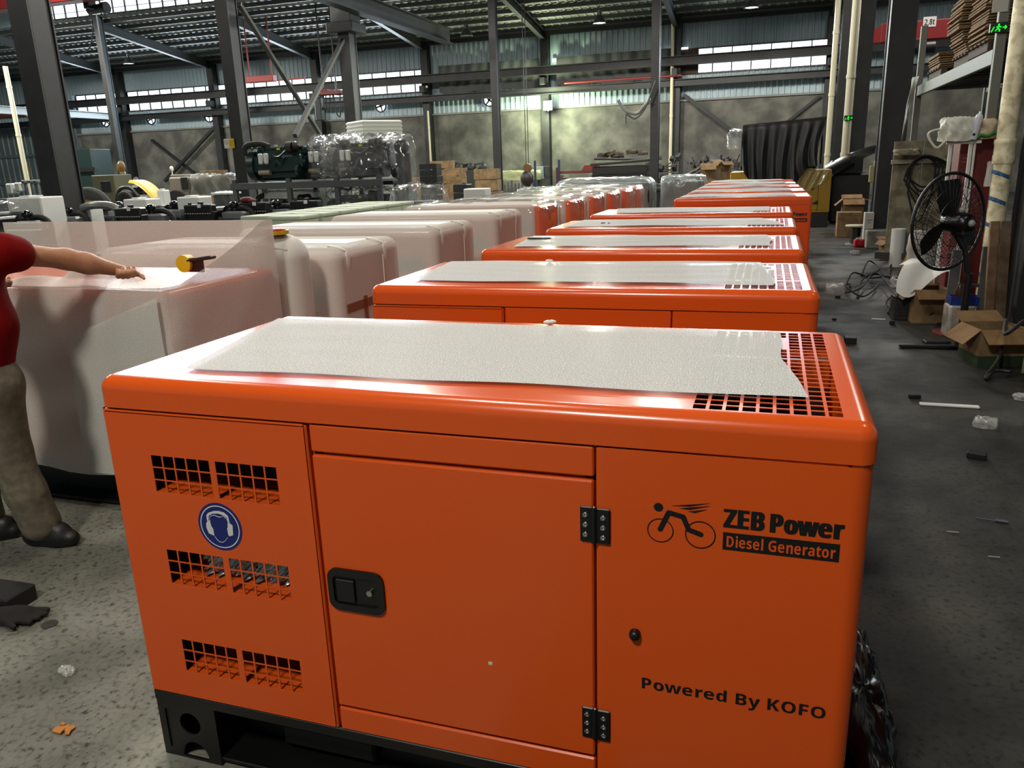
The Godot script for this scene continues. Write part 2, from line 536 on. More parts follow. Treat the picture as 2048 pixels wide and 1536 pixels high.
const BACK := -36.0
func hall() -> void:
	struct("floor", G.new().span(Vector3(-48, -0.3, -37), Vector3(-0.7, 0, 10)), CONCRETE)
	# right floor: worn concrete, colour darkened for dimmer light; split runs beneath the generators
	struct("floor_001", G.new().span(Vector3(-0.7, -0.3, -37), Vector3(14, 0, 10)), DIM_FLOOR)
	# the back wall: plastered masonry below, ribbed sheeting above, a band of windows through the sheeting
	var pl := G.new()
	pl.span(Vector3(-37.0, 0, BACK - 0.24), Vector3(14, 4.05, BACK))
	var wb := struct("wall_back", pl, PLASTER)
	var sd := G.new()
	for r in [[-48.0, 14.0, 6.12, 8.4], [-37.0, 14.0, 4.05, 5.08], [-48.0, -37.0, 4.6, 6.12], [-15.6, -3.5, 5.08, 6.12], [1.9, 14.0, 5.08, 6.12]]:
		sheet(sd, ribs(r[0], r[1], 0.24, 0.035), func(x, o, e): return Vector3(x, r[2] if e == 0 else r[3], BACK - 0.06 + o))
		sd.span(Vector3(r[0], r[2], BACK - 0.24), Vector3(r[1], r[3], BACK - 0.07))
	part("ribbed_sheeting", sd, SIDING, wb)
	part("ledge", G.new().span(Vector3(-37, 4.02, BACK), Vector3(14, 4.10, BACK + 0.09)), mat(Color(0.42, 0.43, 0.42), 0.6), wb)
	# tall sliding gate of ribbed sheet at the left end of the back wall
	var dg := G.new()
	sheet(dg, ribs(-48, -37.0, 0.42, 0.05), func(x, o, e): return Vector3(x, 0.0 if e == 0 else 4.6, BACK - 0.04 + o))
	dg.span(Vector3(-48, 0, BACK - 0.24), Vector3(-37, 4.6, BACK - 0.05))
	var dr := struct("door_1", dg, mat(Color(0.25, 0.30, 0.31), 0.5))
	for y in [1.5, 3.0]: part("rail", G.new().span(Vector3(-48, y, BACK), Vector3(-37, y + 0.14, BACK + 0.08)), mat(Color(0.27, 0.30, 0.31), 0.5), dr)
	struct("wall_left", G.new().span(Vector3(-48.3, 0, -37), Vector3(-48, 12, 10)), SIDING)
	struct("wall_right", G.new().span(Vector3(14, 0, -37), Vector3(14.3, 12, 10)), SIDING)
	struct("wall_front", G.new().span(Vector3(-48, 0, 9.7), Vector3(14, 12, 10)), SIDING)
	# roof: a low ribbed roof over the back aisle, a step with glazing, the high roof beyond
	var cl := G.new()
	sheet(cl, ribs(-48, 14, 0.33, 0.03), func(x, o, e): return Vector3(x, (8.25 if e == 0 else 7.36) - o, -28.7 if e == 0 else BACK))
	cl.quad(Vector3(-48, 8.5, -28.7), Vector3(14, 8.5, -28.7), Vector3(14, 7.6, -36.3), Vector3(-48, 7.6, -36.3))
	var ce := struct("ceiling", cl, ROOFING)
	for i in 8:
		var z := -35.6 + i * 0.93
		var y := 7.36 + (z + 36.0) * 0.1219
		part("purlin", G.new().span(Vector3(-48, y - 0.19, z - 0.035), Vector3(14, y - 0.03, z + 0.035)), mat(Color(0.27, 0.28, 0.28), 0.5), ce)
	struct("ceiling_001", G.new().span(Vector3(-48, 9.9, -28.9), Vector3(14, 10.1, 10)), mat(Color(0.20, 0.205, 0.205), 0.6))
	var step := G.new()
	step.span(Vector3(-48, 8.2, -28.85), Vector3(-31.6, 9.9, -28.65)).span(Vector3(-16.4, 8.2, -28.85), Vector3(14, 9.9, -28.65))
	struct("wall_step", step, SIDING)
	# windows
	glazing(1, -36.7, -33.2, 5.08, 6.12, BACK, 5)
	glazing(2, -33.2, -27.4, 5.08, 6.12, BACK, 8)
	glazing(3, -27.4, -21.5, 5.08, 6.12, BACK, 8)
	glazing(4, -21.5, -15.6, 5.08, 6.12, BACK, 8)
	glazing(5, -3.5, 1.9, 5.08, 6.12, BACK, 7)
	glazing(6, -31.6, -16.4, 8.25, 9.8, -28.75, 24)
	# stretches of the band that are covered: boards beside window five, hung sheeting in the bay to the left of it
	var brd := hexm("3b2a20", 0.8)
	struct("trim_1", G.new().bbox(Vector3(-4.0, 5.6, BACK + 0.04), Vector3(1.4, 1.0, 0.04), 0.004), brd)

func glazing(n: int, x0: float, x1: float, y0: float, y1: float, z: float, count: int) -> void:
	var fr := G.new()
	var m := mat(Color(0.20, 0.21, 0.215), 0.5)
	fr.span(Vector3(x0, y0, z - 0.1), Vector3(x1, y0 + 0.06, z + 0.02)).span(Vector3(x0, y1 - 0.06, z - 0.1), Vector3(x1, y1, z + 0.02))
	var w := (x1 - x0) / count
	for i in count + 1:
		var t := 0.022 if i % count else 0.05
		fr.span(Vector3(x0 + i * w - t, y0 + 0.06, z - 0.08), Vector3(x0 + i * w + t, y1 - 0.06, z + 0.015))
	var o := struct("window_%d" % n, fr, m)
	var pg := G.new().span(Vector3(-w / 2 + 0.02, y0 + 0.05, -0.006), Vector3(w / 2 - 0.02, y1 - 0.05, 0.006))
	for i in count:
		var p := part("pane", pg, PANE, o)
		p.position = Vector3(x0 + (i + 0.5) * w, 0, z - 0.05)

func column(label: String, x: float, z: float, w: float, h: float, pad := true, m: Material = COLUMN) -> Node3D:
	var o := thing("steel_column", label, "column", Vector3(x, 0, z), 0.0, "steel columns of the hall")
	part("shaft", G.new().ibeam(Vector3.ZERO, Vector3(0, h, 0), w, w * 1.15, 0.03, Vector3.FORWARD).span(Vector3(-w / 2 + 0.02, 0, -w * 0.45), Vector3(w / 2 - 0.02, h, w * 0.45)), m, o)
	if pad: part("base_plate", G.new().bbox(Vector3(0, 0.012, 0), Vector3(w + 0.14, 0.024, w + 0.16), 0.003), m, o)
	return o

func columns() -> void:
	column("dark steel column nearest on the left, rising behind the worker's white sheet", -11.95, -11.1, 0.42, 9.9)
	var c := column("tall dark column with the yellow warning notice, left of the green engine", -11.9, -16.3, 0.32, 9.9)
	var d := column("dark column with flared head behind the tall white crate", -12.05, -22.0, 0.36, 5.75)
	part("head", G.new().bbox(Vector3(0, 5.62, 0), Vector3(0.85, 0.28, 0.85), 0.02).bbox(Vector3(0, 5.95, 0), Vector3(0.62, 0.5, 0.62), 0.01), COLUMN, d)
	part("upper_shaft", G.new().span(Vector3(-0.14, 6.1, -0.14), Vector3(0.14, 9.9, 0.14)), COLUMN, d)
	column("slender column in the far left bay, above the man in the pale shirt", -27.35, -28.7, 0.25, 8.2)
	column("slender dark column beside the brown carton stack at the back", -9.85, -28.7, 0.25, 8.2)
	column("slender dark column standing before the pile of black panels", -4.05, -28.7, 0.28, 8.2)
	column("blue-grey column between the two white downpipes at right", 1.92, -28.7, 0.34, 8.2)
	column("dark column behind the second white downpipe, above the black hood", 1.92, -22.4, 0.34, 9.9)
	column("broad dark column on a concrete plinth beside the coiled hoses", 1.96, -16.2, 0.42, 9.57).position.y = 0.32
	column("dark column at the right edge behind the taped white pipe", 2.44, -8.52, 0.5, 9.9)
	var xs := [-33.4, -27.45, -21.45, -15.65, -9.9, -4.2, 1.86, 7.6]
	var says := ["back wall column at far left beneath the first windows", "back wall column behind the man in the pale shirt", "back wall column left of the green engine", "back wall column beside the square exhaust fan",
		"back wall column that carries the glaring flood lamp", "back wall column with a white downpipe, right of the black panels", "back wall column at the right end of the bright window", "back wall column seen beneath the loaded rack"]
	for i in xs.size():
		var o := column(says[i], xs[i], BACK + 0.22, 0.34 if i != 5 else 0.42, 7.3)
		o.set_meta("group", "columns along the back wall")
		part("bracket", G.new().bbox(Vector3(0, 5.15, 0.35), Vector3(0.22, 0.3, 0.6), 0.01), COLUMN, o)
		# the roof beam from this column up to the step
		var rb := solo("roof_beam", G.new().ibeam(Vector3(xs[i], 7.02, BACK + 0.4), Vector3(xs[i], 7.88, -28.8), 0.2, 0.36, 0.025), COLUMN, "sloping dark roof beam above the " + says[i], "beam", Vector3.ZERO, 0.0, "roof beams of the back aisle")
	# white rain pipes
	for q in [[P(1343, 200, -35.3), 0.6, 7.2, 0.065, "white downpipe on the back wall, right of the black panel pile"], [P(858, 260, -35.3), 0.0, 4.2, 0.045, "thin pale conduit on the back wall left of the brown cartons"],
			[P(1667, 140, -27.9), 0.0, 8.1, 0.085, "white downpipe left of the blue-grey column"], [P(1703, 140, -21.7), 0.0, 9.8, 0.095, "white downpipe right of the blue-grey column"], [P(35, 260, -25.0), 0.0, 6.0, 0.09, "white downpipe at the far left edge"]]:
		var g := G.new().cyl(Vector3(0, q[1], 0), Vector3(0, q[2], 0), q[3], 14)
		for y in [1.6, 3.4, 5.2]: g.cyl(Vector3(0, y, 0), Vector3(0, y + 0.09, 0), q[3] * 1.15, 14)
		solo("rain_pipe", g, mat(Color(0.72, 0.70, 0.60), 0.5), q[4], "pipe", Vector3(q[0].x, 0, q[0].z))
	# crane beams along the back wall, the far eave beam
	solo("crane_beam", G.new().ibeam(Vector3(-44, 5.57, -35.2), Vector3(13, 5.57, -35.2), 0.3, 0.36, 0.03), COLUMN, "long dark crane beam running before the upper windows", "beam")
	solo("crane_beam", G.new().ibeam(Vector3(-44, 4.74, -35.45), Vector3(13, 4.74, -35.45), 0.26, 0.28, 0.03), COLUMN, "long dark beam beneath the windows of the back wall", "beam")
	solo("eave_beam", G.new().ibeam(Vector3(-44, 7.18, -35.6), Vector3(13, 7.18, -35.6), 0.2, 0.28, 0.02), COLUMN, "dark eave beam where roof meets the back wall", "beam")
	solo("crane_runway", G.new().ibeam(Vector3(-11.5, 6.2, -28.6), Vector3(-11.5, 6.2, -8.0), 0.34, 0.5, 0.03).bar(Vector3(-11.5, 6.48, -28.6), Vector3(-11.5, 6.48, -8.0), 0.08, 0.06), COLUMN, "crane runway beam running out over the flared column", "beam")
	solo("crane_runway", G.new().ibeam(Vector3(-33.2, 4.8, -35.0), Vector3(-33.2, 4.8, -20.0), 0.3, 0.34, 0.03), mat(Color(0.46, 0.48, 0.48), 0.4), "pale crane runway beam at the far left bay", "beam")
	# braces
	var br := [[P(478, 8, -16.3), P(642, 272, -21.8), 0.1, "dark cross brace falling right from the notice column"], [P(686, 80, -21.6), P(590, 272, -16.8), 0.1, "dark cross brace falling left from the flared column"],
		[P(1368, 190, -35.9), P(1475, 270, -35.9), 0.16, "grey diagonal brace falling to the black tarpaulin"], [P(1560, 255, -35.92), P(1640, 192, -35.92), 0.12, "grey brace rising behind the black tarpaulin"],
		[P(303, 280, -35.9), P(400, 355, -35.9), 0.13, "brown brace falling to the carton on the grey loader"], [P(438, 245, -35.65), P(330, 362, -35.65), 0.15, "brown brace crossing towards the yellow-hooded tractor"]]
	for b in br:
		solo("cross_brace", G.new().bar(b[0], b[1], b[2], b[2], 0.005), COLUMN, b[3], "brace", Vector3.ZERO, 0.0, "diagonal braces")
	# concrete plinth under the broad column
	solo("plinth", G.new().bbox(Vector3(0, 0.16, 0), Vector3(0.66, 0.32, 0.95), 0.015), textured(noise_tex(0.02, [[0.3, Color(0.36, 0.36, 0.34)], [0.7, Color(0.5, 0.5, 0.47)]], 256, 51), 0.6, 0.9), "square concrete plinth under the broad dark column", "plinth", Vector3(1.95, 0, -16.0))

func high_bay(at: Vector3, label: String, lit: float, top: float) -> Node3D:
	var o := thing("high_bay_lamp", label, "lamp", at, 0.0, "high bay lamps")
	part("shade", G.new().lathe([Vector2(0.24, 0.0), Vector2(0.225, 0.05), Vector2(0.16, 0.19), Vector2(0.085, 0.27), Vector2(0.085, 0.27), Vector2(0.075, 0.42), Vector2(0.075, 0.42), Vector2(0.0, 0.43)], Vector3.ZERO, Basis(), 20), mat(Color(0.10, 0.105, 0.11), 0.4), o)
	part("rod", G.new().rod(Vector3(0, 0.4, 0), Vector3(0, top - at.y, 0), 0.012), BLACK, o)
	var bulb := G.new().lathe([Vector2(0, 0.015), Vector2(0.21, 0.02), Vector2(0.215, 0.05)], Vector3.ZERO, Basis(), 20)
	part("lens", bulb, glow(Color(1.0, 0.98, 0.94), 3.0) if lit > 0 else mat(Color(0.45, 0.46, 0.46), 0.3), o)
	if lit > 0:
		var l := SpotLight3D.new()
		l.name = "lamp_light"
		l.light_color = Color(1.0, 0.975, 0.925)
		l.light_energy = lit
		l.light_size = 0.4
		l.spot_angle = 87.0
		l.spot_angle_attenuation = 0.2
		l.spot_range = 40.0
		l.spot_attenuation = 2.0
		l.shadow_enabled = true
		o.add_child(l)
		l.position = Vector3(0, -0.03, 0)
		l.rotation_degrees = Vector3(-90, 0, 0)
	return o

func fittings() -> void:
	var aisle := func(z: float) -> float: return 7.36 + (z + 36.0) * 0.1219 - 0.2
	high_bay(P(1199, 47, -29.4), "lit high bay lamp left of the slender dark column", 36.0, aisle.call(-29.4))
	high_bay(P(1503, 16, -29.4), "lit high bay lamp near the top right corner of the back wall", 36.0, aisle.call(-29.4))
	high_bay(P(933, 72, -31.0), "unlit high bay lamp hanging above the brown cartons", 0.0, aisle.call(-31.0))
	high_bay(P(258, 128, -31.0), "unlit high bay lamp hanging in the far left bay", 0.0, aisle.call(-31.0))
	for q in [[-2.6, -2.6, 15.5, "lit high bay lamp over the nearest wrapped generator"], [-1.5, 2.4, 34.0, "lit high bay lamp behind the camera"], [-2.6, -10.0, 14.0, "added high bay fill lamp over the middle of the wrapped row"], [-2.6, -20.0, 18.0, "added high bay fill lamp over the end of the wrapped row"],
			[-9.5, -8.0, 18.0, "added high bay fill lamp over the black radiators"], [-9.5, -18.0, 120.0, "added high bay fill lamp over the engine rack"], [-19.0, -9.0, 36.0, "added high bay fill lamp over the empty left bay"], [-19.0, -19.0, 110.0, "added high bay fill lamp over the far left machines"], [3.6, -3.4, 9.0, "added high bay fill lamp over the right bay"], [-30.0, -22.0, 170.0, "added high bay fill lamp beyond the far left machines"], [5.0, -22.0, 50.0, "added high bay fill lamp over the far right bay"]]:
		high_bay(Vector3(q[0], (6.2 if q[1] > 0 else 7.4) if q[0] > -5.0 and q[0] < 3.0 else 8.7, q[1]), q[3], q[2], 9.895)  # lamps labelled as fill are unseen, added to brighten the hall evenly
	# the flood lamp on the back wall column
	var fl := thing("flood_lamp", "glaring greenish flood lamp on the back wall column", "lamp", P(1095, 211, -35.05))
	part("housing", G.new().bbox(Vector3(0, 0, -0.08), Vector3(0.42, 0.42, 0.12), 0.02), STEEL, fl)
	part("lens", G.new().bbox(Vector3(0, 0, 0.0), Vector3(0.36, 0.36, 0.04), 0.01), glow(Color(0.96, 1.0, 0.80), 14.0), fl)
	part("bracket", G.new().bar(Vector3(0, -0.2, -0.1), Vector3(0, -0.2, -0.42), 0.06, 0.06), STEEL, fl)
	var l := OmniLight3D.new()
	l.name = "flood_light"; l.light_color = Color(0.95, 1.0, 0.82); l.light_energy = 28.0; l.light_size = 0.25; l.omni_range = 40.0; l.omni_attenuation = 2.0; l.shadow_enabled = true
	fl.add_child(l)
	l.position = Vector3(0, 0, 0.35)
	# exhaust fans let daylight through the wall
	var ef := [[212, 243, "leftmost exhaust fan glowing in the back wall"], [303, 238, "second exhaust fan from the left in the back wall"], [419, 233, "exhaust fan left of the yellow warning notice"], [762, 212, "exhaust fan with a dark cross of blades above the white crate"], [979, 200, "exhaust fan half hidden by the slender dark column"]]
	for e in ef:
		var o := thing("exhaust_fan", e[2], "fan", P(e[0], e[1], BACK + 0.1), 0.0, "exhaust fans in the back wall")
		part("opening", G.new().cyl(Vector3(0, 0, -0.03), Vector3(0, 0, 0.0), 0.25, 20), PANE, o)
		var ring := G.new()
		var pts := PackedVector3Array()
		for k in 25: pts.append(Vector3(cos(TAU * k / 24) * 0.27, sin(TAU * k / 24) * 0.27, 0.03))
		ring.tube(pts, 0.035, 6, false)
		part("frame", ring, BLACK, o)
		for k in 4:
			var a: float = TAU * k / 4 + 0.5 + e[0] * 0.01
			part("blade", G.new().bar(Vector3(cos(a), sin(a), 0.2) * 0.06, Vector3(cos(a) * 0.25, sin(a) * 0.25, 0.03), 0.02, 0.07), BLACK, o)
		part("hub", G.new().cyl(Vector3(0, 0, 0.0), Vector3(0, 0, 0.07), 0.065, 12), BLACK, o)
	# exit signs
	exit_sign(P(503, 291, -16.2), "glowing green exit sign beside the tall dark column, above the green engine", 0.26, true)
	exit_sign(P(1697, 236, -21.58), "small green exit sign on the white downpipe", 0.2)

# ---------------------------------------------------------------- the canopied generators
func txt(s: String, called: String, x: float, y: float, w: float, h: float, m: Material, parent: Node3D, z := 0.0008, bold := 0.0, b := Basis()) -> MeshInstance3D:
	var sf := SystemFont.new()
	sf.font_names = PackedStringArray(["Droid Sans"])
	sf.font_weight = 700
	var f: Font = sf
	var t := TextMesh.new()
	t.text = s; t.font = f; t.font_size = 48; t.pixel_size = 0.01; t.depth = 0.0; t.curve_step = 1.0
	t.horizontal_alignment = HORIZONTAL_ALIGNMENT_LEFT
	var arr := t.surface_get_arrays(0)
	var vs: PackedVector3Array = arr[Mesh.ARRAY_VERTEX]
	var box := AABB(vs[0], Vector3.ZERO)
	for p in vs: box = box.expand(p)
	for i in vs.size():
		var p := vs[i]
		vs[i] = b * Vector3(x + (p.x - box.position.x) / box.size.x * w, y + (p.y - box.position.y) / box.size.y * h, z)
	arr[Mesh.ARRAY_VERTEX] = vs
	if arr[Mesh.ARRAY_NORMAL] != null:
		var ns: PackedVector3Array = arr[Mesh.ARRAY_NORMAL]
		for i in ns.size(): ns[i] = b * Vector3(0, 0, 1)
		arr[Mesh.ARRAY_NORMAL] = ns
	arr[Mesh.ARRAY_TANGENT] = null
	if bold > 0.0:      # heavy strokes: the same outlines again, shifted sideways
		var base_v := vs.duplicate(); var base_n: PackedVector3Array = arr[Mesh.ARRAY_NORMAL]; base_n = base_n.duplicate()
		var base_i: PackedInt32Array = arr[Mesh.ARRAY_INDEX] if arr[Mesh.ARRAY_INDEX] != null else PackedInt32Array(range(vs.size()))
		var all_v := PackedVector3Array(); var all_n := PackedVector3Array(); var all_i := PackedInt32Array()
		for s2 in [[-1.0, 0.0], [0.0, 0.0], [1.0, 0.0]]:
			var k := all_v.size()
			for p in base_v: all_v.append(p + b * Vector3(s2[0] * bold, s2[1] * bold, 0.00005 * s2[0]))
			all_n.append_array(base_n)
			for i in base_i: all_i.append(i + k)
		arr = []
		arr.resize(Mesh.ARRAY_MAX)
		arr[Mesh.ARRAY_VERTEX] = all_v; arr[Mesh.ARRAY_NORMAL] = all_n; arr[Mesh.ARRAY_INDEX] = all_i
	var am := ArrayMesh.new()
	am.add_surface_from_arrays(Mesh.PRIMITIVE_TRIANGLES, arr)
	am.surface_set_material(0, m)
	var o := MeshInstance3D.new()
	o.name = called
	o.mesh = am
	parent.add_child(o, true)
	return o

func disc(c: Vector2, r: float, n := 40) -> PackedVector2Array:
	var p := PackedVector2Array()
	for i in n: p.append(c + Vector2(cos(TAU * i / n), sin(TAU * i / n)) * r)
	return p

func ring2(g: G, c: Vector2, r0: float, r1: float, z: float, n := 48) -> void:
	for i in n:
		var a := TAU * i / n; var b := TAU * (i + 1) / n
		g.quad(Vector3(c.x + cos(a) * r0, c.y + sin(a) * r0, z), Vector3(c.x + cos(a) * r1, c.y + sin(a) * r1, z), Vector3(c.x + cos(b) * r1, c.y + sin(b) * r1, z), Vector3(c.x + cos(b) * r0, c.y + sin(b) * r0, z))

func keyhole(outer: PackedVector2Array, holes: Array) -> PackedVector2Array:     # one outline that runs round each hole through a slit
	var p := outer
	for h in holes:
		var best := 0; var bj := 0; var bd := 1e9
		for i in p.size():
			for j in h.size():
				var d: float = p[i].distance_squared_to(h[j])
				if d < bd: bd = d; best = i; bj = j
		var q := PackedVector2Array()
		for i in best + 1: q.append(p[i])
		for j in h.size() + 1: q.append(h[(bj - j + h.size() * 2) % h.size()])
		for i in range(best, p.size()): q.append(p[i])
		p = q
	return p

const GL := 1.87
const GW := 0.87
func cuts(start: float, n: int, pitch: float, open: float) -> Array:
	var a := []
	for i in n:
		a.append(start + i * pitch); a.append(start + i * pitch + open)
	return a

func wall_path(g: G, path: Array, y0: float, y1: float) -> void:      # an upright sheet along a path of (x, z), outside to the right of travel
	var lo := PackedVector3Array(); var hi := PackedVector3Array(); var top := PackedVector3Array()
	for p in path:
		lo.append(Vector3(p.x, y0, p.y)); hi.append(Vector3(p.x, y1, p.y)); top.append(Vector3(p.x, y1, p.y))
	g.rows([hi, lo], false)

func lid_shape(l: float, w: float, y0: float, y1: float, r: float) -> G:
	return G.new().rbox(Vector3(l / 2, (y0 + y1) / 2, -w / 2), Vector3(l + 0.006, y1 - y0, w + 0.006), r, 6, true, true)

func make_generator() -> Node3D:
	var o := thing("generator", "nearest orange generator with hearing-protection sticker, lettering and a foam sheet on its lid", "generator", Vector3(-1.657, 0, -1.5325), 0.0, "orange generators in the right row")
	# skid base: feet with pierced cheeks, a fork pocket between
	var bs := G.new()
	bs.bbox(Vector3(GL / 2, 0.209, -GW / 2), Vector3(GL - 0.004, 0.036, GW - 0.004), 0.004)
	var half := PackedVector2Array()
	for i in 13: half.append(Vector2(0.117 + cos(PI * i / 12) * 0.046, 0.012 + sin(PI * i / 12) * 0.05))
	half.append(Vector2(0.071, 0.008)); half.append(Vector2(0.163, 0.008))
	for s in [0, 1]:
		var cheek := keyhole(PackedVector2Array([Vector2(0.004, 0.0), Vector2(0.207, 0.0), Vector2(0.207, 0.192), Vector2(0.004, 0.192)]), [disc(Vector2(0.113, 0.125), 0.036, 28), half])
		var tr := Transform3D(Basis(), Vector3(0, 0, -0.006)) if s == 0 else Transform3D(Basis(Vector3(-1, 0, 0), Vector3.UP, Vector3(0, 0, 1)), Vector3(GL, 0, -0.006))
		var ck := G.new().prism(cheek, 0.006)
		if s == 1:
			for i in range(0, ck.ix.size(), 3):
				var q := ck.ix[i + 1]; ck.ix[i + 1] = ck.ix[i + 2]; ck.ix[i + 2] = q
		bs.add(ck.moved(tr))
		var x: float = 0.004 if s == 0 else GL - 0.012
		bs.bbox(Vector3(x + 0.004, 0.096, -GW / 2), Vector3(0.008, 0.192, GW - 0.02), 0.002)
		var xi: float = 0.203 if s == 0 else GL - 0.203
		bs.bbox(Vector3(xi, 0.096, -0.07), Vector3(0.008, 0.19, 0.13), 0.001)
		bs.bar(Vector3(0.03 if s == 0 else GL - 0.03, 0.03, -0.004), Vector3(0.03 if s == 0 else GL - 0.03, 0.16, -0.004), 0.004, 0.005)
	bs.bbox(Vector3(GL / 2, 0.1, -0.14), Vector3(GL - 0.41, 0.19, 0.006), 0.001)
	bs.bbox(Vector3(GL / 2, 0.02, -0.075), Vector3(GL - 0.41, 0.012, 0.13), 0.002)
	bs.bbox(Vector3(0.52, 0.085, -0.11), Vector3(0.30, 0.07, 0.05), 0.008)
	bs.bbox(Vector3(GL / 2, 0.1, -GW + 0.02), Vector3(GL - 0.02, 0.19, 0.008), 0.001)
	part("skid_base", bs, BLACK, o)
	var lb := part("lifting_label", G.new().bbox(Vector3(0.3085, 0.132, -0.1365), Vector3(0.04, 0.062, 0.001), 0.0), mat(Color(0.62, 0.66, 0.10), 0.4), o)
	lb.set_meta("label", "yellow lifting label with a hook")
	var hk := G.new().bbox(Vector3(0.3085, 0.154, -0.1357), Vector3(0.034, 0.013, 0.0004), 0.0)
	hk.tube(curve([Vector3(0.308, 0.139, -0.1355), Vector3(0.309, 0.128, -0.1355), Vector3(0.317, 0.118, -0.1355), Vector3(0.311, 0.108, -0.1355), Vector3(0.302, 0.111, -0.1355)], 16), 0.0018, 5)
	ring2(hk, Vector2(0.308, 0.139), 0.002, 0.0052, -0.1357, 16)
	part("hook_mark", hk, PRINT, lb)
	# carcass behind the panels
	var cs := G.new()
	cs.bbox(Vector3(GL / 2, 0.66, -GW + 0.012), Vector3(GL - 0.06, 0.86, 0.02), 0.003)
	for x in [0.6235, 1.3235]: cs.bbox(Vector3(x, 0.66, -0.034), Vector3(0.05, 0.86, 0.03), 0.001)
	cs.bbox(Vector3(0.9735, 1.02, -0.034), Vector3(0.7, 0.03, 0.03), 0.001).bbox(Vector3(0.9735, 0.302, -0.034), Vector3(0.7, 0.03, 0.03), 0.001)
	cs.bbox(Vector3(GL / 2, 1.086, -0.03), Vector3(GL - 0.08, 0.02, 0.03), 0.001)
	var ln := G.new().bbox(Vector3(1.46, 0.66, -GW / 2), Vector3(0.02, 0.85, GW - 0.08), 0.001).bbox(Vector3(1.66, 0.62, -GW + 0.04), Vector3(0.36, 0.78, 0.02), 0.001).bbox(Vector3(1.66, 0.60, -0.05), Vector3(0.36, 0.78, 0.02), 0.001).bbox(Vector3(1.835, 0.58, -GW / 2), Vector3(0.02, 0.72, GW - 0.1), 0.001)
	part("sound_lining", ln, LINING, o)
	cs.bbox(Vector3(0.58, 0.66, -GW / 2 - 0.05), Vector3(0.02, 0.85, GW - 0.22), 0.001)
	cs.bbox(Vector3(GL / 2, 0.235, -GW / 2), Vector3(GL - 0.06, 0.012, GW - 0.06), 0.0)
	part("carcass", cs, ORANGE, o)
	part("engine", G.new().bbox(Vector3(0.95, 0.55, -0.45), Vector3(0.62, 0.6, 0.45), 0.03).bbox(Vector3(1.62, 0.5, -0.45), Vector3(0.24, 0.5, 0.62), 0.02), BLACK, o)
	# left panel, pierced by three pairs of vents
	var xs := [0.008]
	xs.append_array(cuts(0.140, 5, 0.0372, 0.0325)); xs.append_array(cuts(0.3405, 5, 0.0372, 0.0325)); xs.append(0.612)
	var ys := [0.235]
	for y in [0.3155, 0.5945, 0.867]: ys.append_array(cuts(y, 3, 0.0352, 0.0318))
	ys.append(1.080)
	var lp := G.new().plate(xs, ys, func(i, j): return i >= 0 and j >= 0 and i < 21 and j < 19 and i % 2 == 1 and j % 2 == 1, 0.0022, Vector3.ZERO)
	lp.bbox(Vector3(0.616, 0.6565, -0.009), Vector3(0.008, 0.859, 0.018), 0.0035).bbox(Vector3(0.31, 1.0845, -0.009), Vector3(0.604, 0.009, 0.018), 0.0035).bbox(Vector3(0.31, 0.231, -0.009), Vector3(0.604, 0.008, 0.018), 0.003)
	var path := []
	path.append(Vector2(0, -GW + 0.004)); path.append(Vector2(0, -0.05))
	for i in 7: path.append(Vector2(0.012 - 0.012 * cos(PI / 2 * i / 6), -0.012 + 0.012 * sin(PI / 2 * i / 6)))
	wall_path(lp, path, 0.228, 1.089)
	part("vented_panel", lp, ORANGE, o)
	# ducts behind the vents, open to the front
	for y in [0.3155, 0.5945, 0.867]:
		var d := G.new()
		part("vent_ledge", G.new().span(Vector3(0.12, y - 0.012, -0.14), Vector3(0.55, y - 0.0015, -0.003)), ORANGE, o)
		d.span(Vector3(0.12, y + 0.112, -0.14), Vector3(0.55, y + 0.122, -0.003))
		d.span(Vector3(0.11, y - 0.012, -0.14), Vector3(0.12, y + 0.122, -0.003)).span(Vector3(0.55, y - 0.012, -0.14), Vector3(0.56, y + 0.122, -0.003))
		if y != 0.5945: d.span(Vector3(0.11, y - 0.012, -0.15), Vector3(0.56, y + 0.122, -0.14))
		part("vent_lining", d, LINING, o)
	var sil := G.new()
	for k in 2:
		var rr := []
		for i in 9:
			var row := PackedVector3Array()
			for j in 15: row.append(Vector3(0.20 + k * 0.15 + j * 0.0125, 0.60 + i * 0.014, -0.075 + 0.022 * sin(j * 1.9 + i * 2.3 + k * 4.0) + 0.012 * sin(i * 3.1 + j * 0.7)))
			rr.append(row)
		sil.rows(rr, false, true)
	var sl := part("foil_lagging", sil, mat(Color(0.72, 0.73, 0.72), 0.28, 0.75), o)
	sl.set_meta("label", "crumpled silvery foil behind the middle vents")
	# middle: strip, door, strip
	part("top_strip", G.new().bbox(Vector3(0.9745, 1.0545, -0.009), Vector3(0.694, 0.069, 0.018), 0.0035), ORANGE, o)
	var door := part("door", G.new().bbox(Vector3(0.9745, 0.6585, -0.008), Vector3(0.692, 0.707, 0.020), 0.0038), ORANGE, o)
	part("bottom_strip", G.new().bbox(Vector3(0.9745, 0.262, -0.009), Vector3(0.694, 0.069, 0.018), 0.0038), ORANGE, o)
	# paddle latch
	var pt := PackedVector2Array()
	for c in [[0.770, 0.690, 0], [0.667, 0.690, 1], [0.667, 0.627, 2], [0.770, 0.627, 3]]:
		for i in 7:
			var a: float = PI / 2 * (c[2] + i / 6.0)
			pt.append(Vector2(c[0], c[1]) + Vector2(cos(a), sin(a)) * 0.026)
	var inner := PackedVector2Array()
	for c in [[0.766, 0.684, 0], [0.670, 0.684, 1], [0.670, 0.633, 2], [0.766, 0.633, 3]]:
		for i in 5:
			var a: float = PI / 2 * (c[2] + i / 4.0)
			inner.append(Vector2(c[0], c[1]) + Vector2(cos(a), sin(a)) * 0.014)
